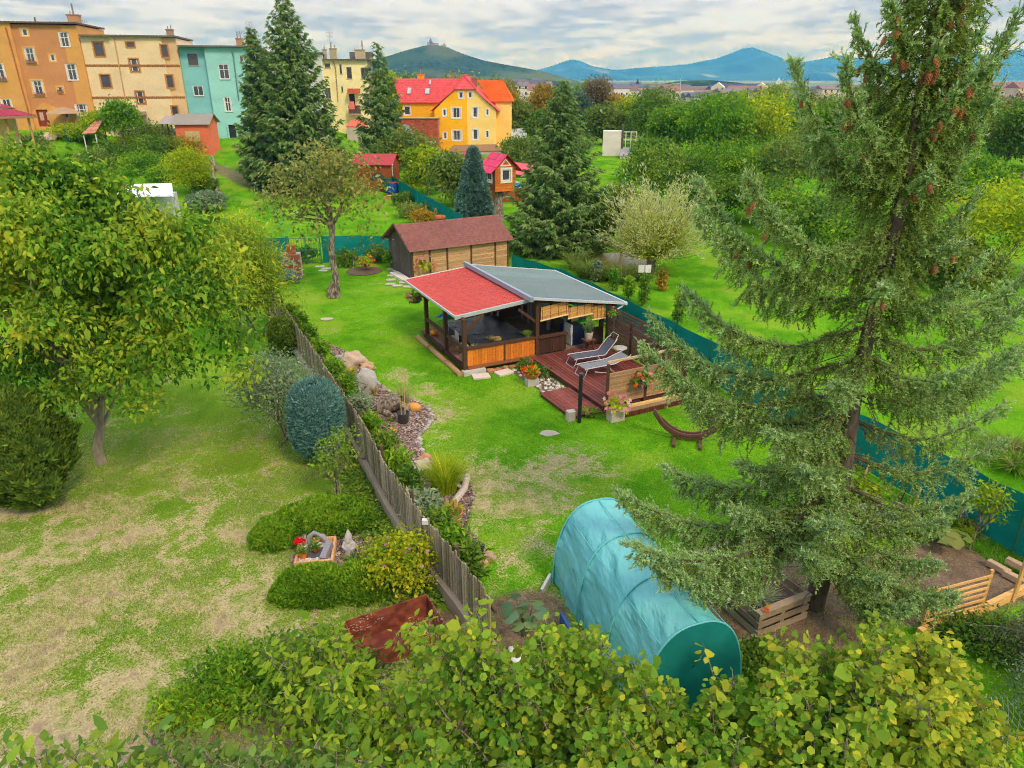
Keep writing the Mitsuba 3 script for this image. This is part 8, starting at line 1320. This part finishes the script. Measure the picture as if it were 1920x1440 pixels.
# ---------------------------------------------------------------- the big spruce at the right
def near_spruce(base, H, branches, seed):
    r = R(seed); k = thing('spruce_tree', 'huge near spruce with brown cones that fills the right of the view', 'spruce'); base = np.asarray(base, float); t = MB(); zz = np.linspace(-.1, H, 14)
    trunk = lambda z: base + V(.05 * math.sin(z * .9), .05 * math.cos(z * 1.3), z); t.tube([trunk(z) for z in zz], np.interp(zz, [0, 2, H], [.20, .16, .05]), 12, (.2, .17, .14))
    S, D, Tt, LL = [], [], [], []; cones = []
    def twig(p0, d0, ln, hang, tt, dens=1.):
        """a twig with needles: list of shoot segments"""
        n = max(2, int(ln / .085)); d = d0.copy(); p = p0.copy()
        for i in range(n):
            d = unit(d + V(0, 0, -1) * hang + r.normal(0, .10, 3)); q = p + d * ln / n; S.append(p); D.append(d); Tt.append(tt + .25 * i / n + r.normal(0, .07)); LL.append(ln / n); p = q
        return p
    bo = MB()
    for (z0, tip, up, fat) in branches:
        o = trunk(z0); tip = np.asarray(tip, float); L_ = np.linalg.norm(tip - o); nS = 10; s = np.linspace(0, 1, nS); pts = o + (tip - o) * s[:, None]; pts[:, 2] += -L_ * .13 * np.sin(np.pi * s) + up * L_ * (s ** 3 - s) ; pts += r.normal(0, .02 * L_ / 3, (nS, 3)) * np.sin(np.pi * s)[:, None]
        bo.tube(pts, np.linspace(.024 + .006 * L_, .006, nS), 6, (.085, .065, .05), cap=False)
        cum_ = np.linspace(0, 1, nS); nb = int(L_ / .023 * fat)
        for j in range(nb):
            u = .06 + .94 * ((j + r.random()) / nb) ** .85; x = u * (nS - 1); a = min(int(x), nS - 2); p = pts[a] + (pts[a + 1] - pts[a]) * (x - a); d = unit(pts[a + 1] - pts[a]); sd = unit(np.cross(d, [0, 0, 1.])) * (1 if j % 2 else -1)
            w = (.26 + (.36 if z0 < 5.2 else .30) * math.sin(math.pi * min(u * 1.05, 1)) ** .8) * min(1, L_ / 2.0) * r.uniform(.45, 1.15); hang = .10 + .30 * (1 - u) * r.random(); upj = r.random()
            if r.random() < .42: dd = unit(d * .35 + sd * .25 + V(0, 0, -1) * (.8 + .4 * r.random())); ln = w * 1.05; hg = .10   # hanging sprays below the bough
            else: dd = unit(d * .75 + sd * (.55 + .3 * r.random()) + V(0, 0, .22 * upj)); ln = w; hg = hang * .55
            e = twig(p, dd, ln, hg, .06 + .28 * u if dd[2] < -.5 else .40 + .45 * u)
            twig(p - d * .04, unit(d + V(0, 0, .25) + r.normal(0, .25, 3)), .16, 0, .35 + .4 * u)
            for q in range(3):
                uu = r.uniform(.25, .8); twig(p + (e - p) * uu, unit(dd + unit(np.cross(dd, r.normal(size=3))) * .8), ln * .5, hg, .28 + .4 * u)
        for q in range(6): u = 1 - q * .03; p = pts[-1] + (pts[-3] - pts[-1]) * q * .12; twig(p, unit(unit(pts[-1] - pts[-2]) + V(*(r.normal(0, .35, 3))) + V(0, 0, .25)), .24, .02, .75)
        if z0 > 7.0:
            for q in range(int(2 + 3 * r.random() + (4 if z0 > 8.6 else 0))): u = r.uniform(.45, .98); x = u * (nS - 1); a = min(int(x), nS - 2); cones.append(pts[a] + (pts[a + 1] - pts[a]) * (x - a) + r.normal(0, .07, 3) + V(0, 0, -.16))
    for i in range(1700):   # short hanging sprays close to the trunk
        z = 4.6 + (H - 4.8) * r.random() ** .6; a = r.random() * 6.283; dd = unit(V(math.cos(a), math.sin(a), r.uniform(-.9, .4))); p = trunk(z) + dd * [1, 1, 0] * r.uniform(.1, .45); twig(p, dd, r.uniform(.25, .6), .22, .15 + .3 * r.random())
    bo.put('boughs', 'vcol', k); part(k + '__boughs', kind='stuff')
    S, D, Tt, LL = np.array(S), np.array(D), np.array(Tt), np.array(LL); n = len(S); K = 8; per = n * K
    f = np.tile((np.arange(K) + .5) / K, n)[:, None]; dR = np.repeat(D, K, 0); B = np.repeat(S, K, 0) + dR * np.repeat(LL, K)[:, None] * f; rad = rdir(r, per); rad = unit(rad - (rad * dR).sum(1, keepdims=True) * dR + V(0, 0, .25)); A = unit(dR * .62 + rad * .85); ln = .050 * r.uniform(.7, 1.25, per)
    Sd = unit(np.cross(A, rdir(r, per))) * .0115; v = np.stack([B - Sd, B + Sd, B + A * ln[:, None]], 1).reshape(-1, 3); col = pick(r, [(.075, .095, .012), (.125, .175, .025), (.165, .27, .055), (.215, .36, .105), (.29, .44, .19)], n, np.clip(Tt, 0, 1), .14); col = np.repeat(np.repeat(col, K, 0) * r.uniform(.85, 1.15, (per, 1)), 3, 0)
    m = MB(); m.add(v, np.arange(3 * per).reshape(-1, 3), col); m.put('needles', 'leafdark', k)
    tw = MB(); d4 = unit(np.cross(D, V(.3, .5, .8))) * .006; e4 = np.cross(D, d4); E_ = S + D * LL[:, None]
    h_ = np.arange(0, n, 2); tw.add(np.stack([S + d4, S - d4, E_ - d4, E_ + d4], 1)[h_].reshape(-1, 3), np.arange(4 * len(h_)).reshape(-1, 4), (.11, .085, .055)); tw.put('twigs', 'vcol', k)
    # bare dead twigs near the trunk
    for i in range(70):
        z = r.uniform(.5, 6.5); a = r.random() * 6.283; d = V(math.cos(a), math.sin(a), -.15); L_ = r.uniform(.4, 1.5); o = trunk(z); e = o + d * L_; e[2] -= L_ * .25; t.tube(bend(o, e, r, 5, .06, -.08), np.linspace(.014, .004, 5), 4, (.3, .27, .23), cap=False)
        if i % 2: t.tube(bend(o + (e - o) * .6, e + r.normal(0, .25, 3), r, 4, .08), np.linspace(.007, .003, 4), 4, (.3, .27, .23), cap=False)
    t.put('trunk', 'bark_dark', k)
    # cones: each a hanging cylinder of scales
    for c in cones:
        cm = MB(); ln = r.uniform(.11, .16); rr_ = ln * .26; tilt = unit(V(r.normal(0, .2), r.normal(0, .2), -1)); a = unit(np.cross(tilt, [0, 1, .2])); b = np.cross(tilt, a); pr = [(0.15, 0), (.75, .12), (1., .35), (.95, .65), (.6, .9), (.05, 1)]; ccol = np.array(C('#9a6842')) * r.uniform(.7, 1.25)
        for ri in range(7):
            h0 = ri / 7; w0 = np.interp(h0, [q[1] for q in pr], [q[0] for q in pr])
            for s in range(7): an = (s + .5 * (ri % 2)) * .8976; dd = a * math.cos(an) + b * math.sin(an); e = np.cross(tilt, dd); p = c + tilt * ln * h0 + dd * rr_ * w0 * .6; q = c + tilt * ln * (h0 + .2) + dd * rr_ * w0 * 1.12; cm.add([p - e * rr_ * .4, p + e * rr_ * .4, q + e * rr_ * .3, q - e * rr_ * .3], [[0, 1, 2, 3]], ccol * r.uniform(.75, 1.2))
        cm.put('cone', 'vcol', k)
    return k
TB = V(6.2, 11.8, 0)
def tip(px, py, dy): return at(px, py, TB[1] + dy)
BR = [(2.7, tip(1245, 1075, -2.6), .10, .7), (3.1, tip(1190, 1025, -2.7), .12, .8), (2.9, tip(1160, 925, -.5), .14, 1.0), (3.6, tip(1250, 880, .6), .14, 1.0), (4.4, tip(1255, 700, 1.0), .16, 1.0), (4.9, tip(1205, 650, .2), .18, .9), (5.5, tip(1222, 600, .6), .22, 1.0), (6.1, tip(1285, 545, .3), .24, 1.1), (6.6, tip(1310, 395, 1.0), .2, 1.0),
      (7.2, tip(1315, 345, -.6), .24, 1.0), (7.7, tip(1400, 330, -1.0), .26, 1.0), (8.3, tip(1510, 235, .6), .28, .9), (8.7, tip(1490, 125, .2), .34, .9), (8.9, tip(1585, 115, -.5), .34, .9), (9.4, tip(1625, 135, .6), .30, .8), (9.9, tip(1602, 42, .2), .2, .8), (10.4, tip(1670, 8, -.4), .3, .9), (10.9, tip(1690, -30, .4), .3, .9),
      (1.6, tip(1790, 1120, -1.2), .10, 1.0), (1.2, tip(1700, 1145, -1.6), .08, 1.0), (2.0, tip(1660, 1090, -1.7), .10, 1.0), (2.5, tip(1770, 975, -.6), .12, .8), (3.0, tip(1820, 930, .2), .12, .5), (3.6, tip(1875, 830, .3), .14, .5), (4.3, tip(1880, 760, .9), .12, .5), (4.8, tip(1900, 660, .0), .18, .8), (5.3, tip(1930, 655, .9), .16, .9), (5.9, tip(1930, 560, .3), .2, .9), (6.4, tip(1840, 490, -.9), .22, 1.0), (6.9, tip(1935, 505, .8), .2, .8), (7.4, tip(1830, 370, -.4), .24, .9), (7.9, tip(1830, 190, .6), .24, .9), (8.4, tip(1870, 170, -.2), .26, .9), (8.9, tip(1840, 120, .8), .26, .9), (9.2, tip(1905, 30, .4), .30, 1.0), (9.8, tip(1840, 60, -.4), .28, .9), (10.3, tip(1835, 5, .4), .3, .9),
      (2.6, V(5.0, 10.0, 2.6), .12, 1.1), (3.4, V(5.2, 9.9, 3.3), .14, 1.1), (4.2, V(4.9, 10.4, 4.0), .16, 1.1), (5.7, V(5.2, 10.5, 5.5), .22, 1.1), (7.3, V(5.6, 10.6, 7.1), .26, 1.0), (4.5, V(5.9, 13.8, 4.3), .12, .8), (9.0, V(6.2, 12.9, 9.1), .22, .8), (2.2, V(7.6, 10.6, 2.0), .1, 1.0), (5.6, V(7.3, 10.8, 5.6), .2, .9), (9.5, V(6.3, 11.0, 9.8), .3, .9), (10.2, V(6.0, 11.2, 10.4), .3, .9), (10.8, V(6.6, 12.3, 11.), .3, .9), (8.6, V(6.1, 10.9, 8.7), .28, 1.0), (9.9, V(6.7, 11.0, 10.2), .3, 1.0), (7.8, V(6.9, 11.1, 7.6), .26, .9), (10.9, V(6.3, 11.2, 11.3), .3, 1.0), (3.2, V(3.9, 10.8, 3.0), .14, 1.0), (4.0, V(4.1, 11.3, 3.6), .14, 1.0), (4.8, V(4.3, 10.6, 4.6), .18, .9), ]
near_spruce(TB, 12.6, BR, 120)
# ---------------------------------------------------------------- hazel thicket under the camera
def hazel(name, label, base, stems, leafpal, seed, L=.086, per_stem=215, shape='round', spread=.26, W=.86, cat='bush', curl=.15, leaf_t=None, up=.75):
    """arching stems with side twigs and single large leaves"""
    r = R(seed); k = thing(name, label, cat); t, P, A, Tt = MB(), [], [], []; base = np.asarray(base, float)
    for (tp, bend_) in stems:
        tp = np.asarray(tp, float); b = base + r.normal(0, .25, 3) * [1, 1, 0]; n = 9; s = np.linspace(0, 1, n); pts = b + (tp - b) * s[:, None]; out = unit((tp - b) * [1, 1, 0] + 1e-6); pts[:, 2] += bend_ * np.sin(np.pi * s) * np.linalg.norm(tp - b); pts += r.normal(0, .04, (n, 3)) * s[:, None]
        t.tube(pts, np.linspace(.028, .004, n), 5, (.33, .28, .23), cap=False)
        for j in range(per_stem):
            u = .30 + .70 * r.random() ** .75; x = u * (n - 1); a = min(int(x), n - 2); p = pts[a] + (pts[a + 1] - pts[a]) * (x - a); d = unit(pts[a + 1] - pts[a]); side = unit(np.cross(d, r.normal(size=3))); off = spread * r.random() ** .7 * (1.25 - .75 * u) ** .6; q = p + side * off + V(0, 0, r.normal(0, .08))
            if j % 5 == 0: t.tube([p, (p + q) / 2 + V(0, 0, .02), q], [.007, .005, .003], 3, (.36, .3, .24), cap=False)
            P.append(q); A.append(unit(side * .8 + d * .35 + V(0, 0, -.35) + r.normal(0, .35, 3))); Tt.append(.12 + .34 * u + r.normal(0, .15) + (.42 if r.random() < .09 else 0))
    P, A, Tt = np.array(P), np.array(A), np.array(Tt); n = len(P); N = unit(V(0, 0, up) + r.normal(0, .55, (n, 3)) + V(0, -.25, 0)); sz = L * np.exp(r.normal(0, .32, n)); m = MB(); Tt = Tt + .45 * (meshkit.noise(P * 1.3 + seed, 7) - .5)
    leaf_add(m, P, A, N, sz, sz * W, pick(r, leafpal, n, np.clip(Tt, 0, 1), .13), shape, curl); t.put('stems', 'bark', k); m.put('foliage', 'leaf', k); return k
HZ = [(.04, .12, .018), (.085, .205, .022), (.15, .28, .025), (.25, .36, .03), (.36, .41, .03), (.50, .45, .03)]
def tips(r, n, x0, x1, ytop, Y0, Y1, zfun=None):
    """stem tips under an outline ytop(px) of the photograph"""
    out = []
    for i in range(n):
        px = r.uniform(x0, x1); yt = np.interp(px, [q[0] for q in ytop], [q[1] for q in ytop]); py = yt + (1480 - yt) * r.random() ** 1.25; Y = Y1 + (Y0 - Y1) * (py - yt) / (1480 - yt) + r.normal(0, .25); out.append((at(px, py, Y), r.uniform(.0, .12)))
    return out
r = R(130)
o1 = [(560, 1420), (640, 1330), (720, 1290), (790, 1185), (850, 1170), (900, 1120), (960, 1180), (1010, 1150), (1060, 1175), (1110, 1170), (1160, 1180), (1200, 1250), (1260, 1265), (1330, 1280), (1370, 1250), (1400, 1310)]
hazel('hazel_bush', 'large hazel bush with yellowing round leaves at the bottom centre', V(1.0, 6.3, 0), tips(r, 62, 640, 1180, o1, 5.9, 7.7), HZ, 131); hazel('hazel_bush', 'hazel bush with yellowing leaves in front of the greenhouse end', V(2.6, 6.0, 0), tips(r, 44, 1080, 1400, o1, 5.8, 7.3), HZ, 132)
o2 = [(1330, 1330), (1400, 1300), (1440, 1180), (1500, 1190), (1560, 1200), (1640, 1165), (1700, 1180), (1760, 1190), (1800, 1230), (1840, 1300), (1920, 1400), (2000, 1440)]
hazel('hazel_bush', 'hazel bush with round yellow green leaves at the lower right', V(4.2, 6.4, 0), tips(r, 52, 1400, 1660, o2, 5.9, 7.6), HZ, 133); hazel('hazel_bush', 'yellowest hazel bush, nearest the lower right corner', V(5.6, 6.2, 0), tips(r, 52, 1580, 1900, o2, 5.8, 7.6), [(.05, .13, .018), (.10, .2, .02), (.2, .3, .025), (.32, .37, .03), (.44, .42, .03), (.52, .45, .03)], 134)
o3 = [(380, 1400), (440, 1330), (470, 1230), (530, 1180), (560, 1160), (620, 1165), (690, 1220), (760, 1260), (800, 1290)]
hazel('elder_bush', 'bright yellow green elder bush left of the hazel, before the rusty trough', V(-2.3, 7.9, 0), tips(r, 40, 450, 720, o3, 6.0, 8.4), [(.05, .14, .02), (.12, .24, .02), (.25, .38, .025), (.40, .47, .03)], 135, .115, 110, 'oval', .24, .42)
hazel('elder_bush', 'small light green sapling leaning over the rusty trough', V(-1.2, 8.6, 0), [(tip_, .03) for tip_ in (at(770, 1150, 8.6), at(800, 1165, 8.4), at(745, 1180, 8.3), at(785, 1200, 8.2))], [(.12, .24, .02), (.25, .38, .025), (.40, .47, .03)], 136, .11, 60, 'oval', .2, .42)
o4 = [(-60, 1395), (0, 1380), (40, 1400), (110, 1390), (150, 1345), (200, 1380), (260, 1360), (320, 1370), (380, 1395), (440, 1390), (520, 1400)]
hazel('walnut_sapling', 'leafy walnut sapling tops along the lower left edge', V(-3.4, 5.9, 0), tips(r, 26, -60, 300, o4, 5.6, 6.4), [(.05, .13, .03), (.10, .2, .03), (.2, .31, .03), (.34, .40, .04)], 137, .14, 60, 'oval', .24, .5)
hazel('walnut_sapling', 'leafy green sapling tops left of the hazel at the bottom edge', V(-1.9, 6.0, 0), tips(r, 34, 240, 680, o4, 5.6, 6.6), [(.04, .11, .03), (.08, .17, .035), (.15, .25, .04), (.25, .33, .05)], 138, .12, 75, 'oval', .24, .5)
for i, (px, py, w, h, pal, lab) in enumerate([(440, 1320, .9, .8, 'lush', 'light green ferny bush left of the elder'), (360, 1345, .6, .45, 'lush', 'low ferny growth at the edge of the dry lawn'), (520, 1300, .9, 1.0, 'lush', 'light green growth under the elder bush'), (620, 1340, 1.0, 1.3, 'green', 'dark growth between elder and hazel')]): shrub('undergrowth', lab, 'bush', g(px, py) * [1, 1, 0], w, w * .8, h, pal, 780 + i, 260, 10, .10, .4)
hazel('hazel_shoot', 'long single hazel shoot in front of the greenhouse end wall', V(3.6, 7.0, 0), [(at(1318, 1195, 7.0), .02)], HZ[3:], 139, .11, 34, 'round', .12, .86)
# ---------------------------------------------------------------- longer grass
r = R(150); n = 26000; q = np.stack([r.uniform(-13, .5, n), r.uniform(8.5, 20, n)], -1); ok = q[:, 0] < (-1.3 - .52 * (q[:, 1] - 11.5)); q = q[ok]; w = meshkit.fbm(np.stack([q[:, 0] * .8, q[:, 1] * .8, 0 * q[:, 0]], -1), 3, 6); q = q[w > .46]; n = len(q)
def blades(name, label, q, h, pal, seed, w=.006):
    r = R(seed); n = len(q); a = r.random(n) * 6.283; B = np.concatenate([q, np.zeros((n, 1))], 1); B[:, 2] = terrain(q[:, 0], q[:, 1]); A = unit(np.stack([np.cos(a) * .7, np.sin(a) * .7, r.uniform(.5, 1.3, n)], -1)); S = np.stack([-np.sin(a), np.cos(a), 0 * a], -1) * w; l = h * r.uniform(.5, 1.5, n)[:, None]; v = np.stack([B - S, B + S, B + A * l], 1).reshape(-1, 3); m = MB(); m.add(v, np.arange(3 * n).reshape(-1, 3), np.repeat(pick(r, pal, n, None, .2), 3, 0)); put(name, m, 'leaf', label, 'grass', None, 'stuff')
qq = np.repeat(q, 10, 0) + r.normal(0, .05, (n * 10, 2)); blades('grass', 'patchy dry and green grass of the left lawn', qq, .05, [(.10, .24, .012), (.22, .32, .03), (.45, .40, .18), (.55, .46, .28)], 151, .005)
q = np.stack([r.uniform(-6, 9, 60000), r.uniform(10.5, 30, 60000)], -1); ok = (q[:, 0] > (-.6 - .52 * (q[:, 1] - 11.5))) & (q[:, 0] < 11.2 - .42 * (q[:, 1] - 14)); q = q[ok]; qq = np.repeat(q[:13000], 8, 0) + r.normal(0, .05, (len(q[:13000]) * 8, 2)); blades('grass', 'bright green grass of the right lawn', qq, .042, [(.08, .25, .006), (.14, .36, .010), (.24, .42, .015), (.3, .4, .05)], 152, .005)
q = np.stack([r.uniform(7.8, 12, 5000), r.uniform(10.5, 16, 5000)], -1); ok = abs(q[:, 0] - (11.0 - .42 * (q[:, 1] - 14.9))) < .9; q = q[ok & (q[:, 0] < 11.0 - .42 * (q[:, 1] - 14.9))]; qq = np.repeat(q, 12, 0) + r.normal(0, .05, (len(q) * 12, 2)); blades('grass', 'longer green grass along the foot of the green fence', qq, .13, [(.05, .2, .01), (.1, .3, .015), (.17, .36, .03)], 153, .008)
# ---------------------------------------------------------------- air
scene['air'] = {'type': 'homogeneous', 'albedo': {'type': 'rgb', 'value': [.93, .96, .97]}, 'sigma_t': {'type': 'rgb', 'value': [1.2e-5, 6.5e-5, 2.1e-4]}, 'phase': {'type': 'isotropic'}}
scene['haze'] = {'type': 'cube', 'to_world': T4().translate([0, 0, 188]).scale([14200, 14200, 216]), 'bsdf': {'type': 'null'}, 'interior': {'type': 'ref', 'id': 'air'}}
labels['haze'] = {'kind': 'stuff', 'label': 'thin bluish haze in the air over the valley', 'category': 'haze'}
scene['camera']['medium'] = {'type': 'ref', 'id': 'air'}
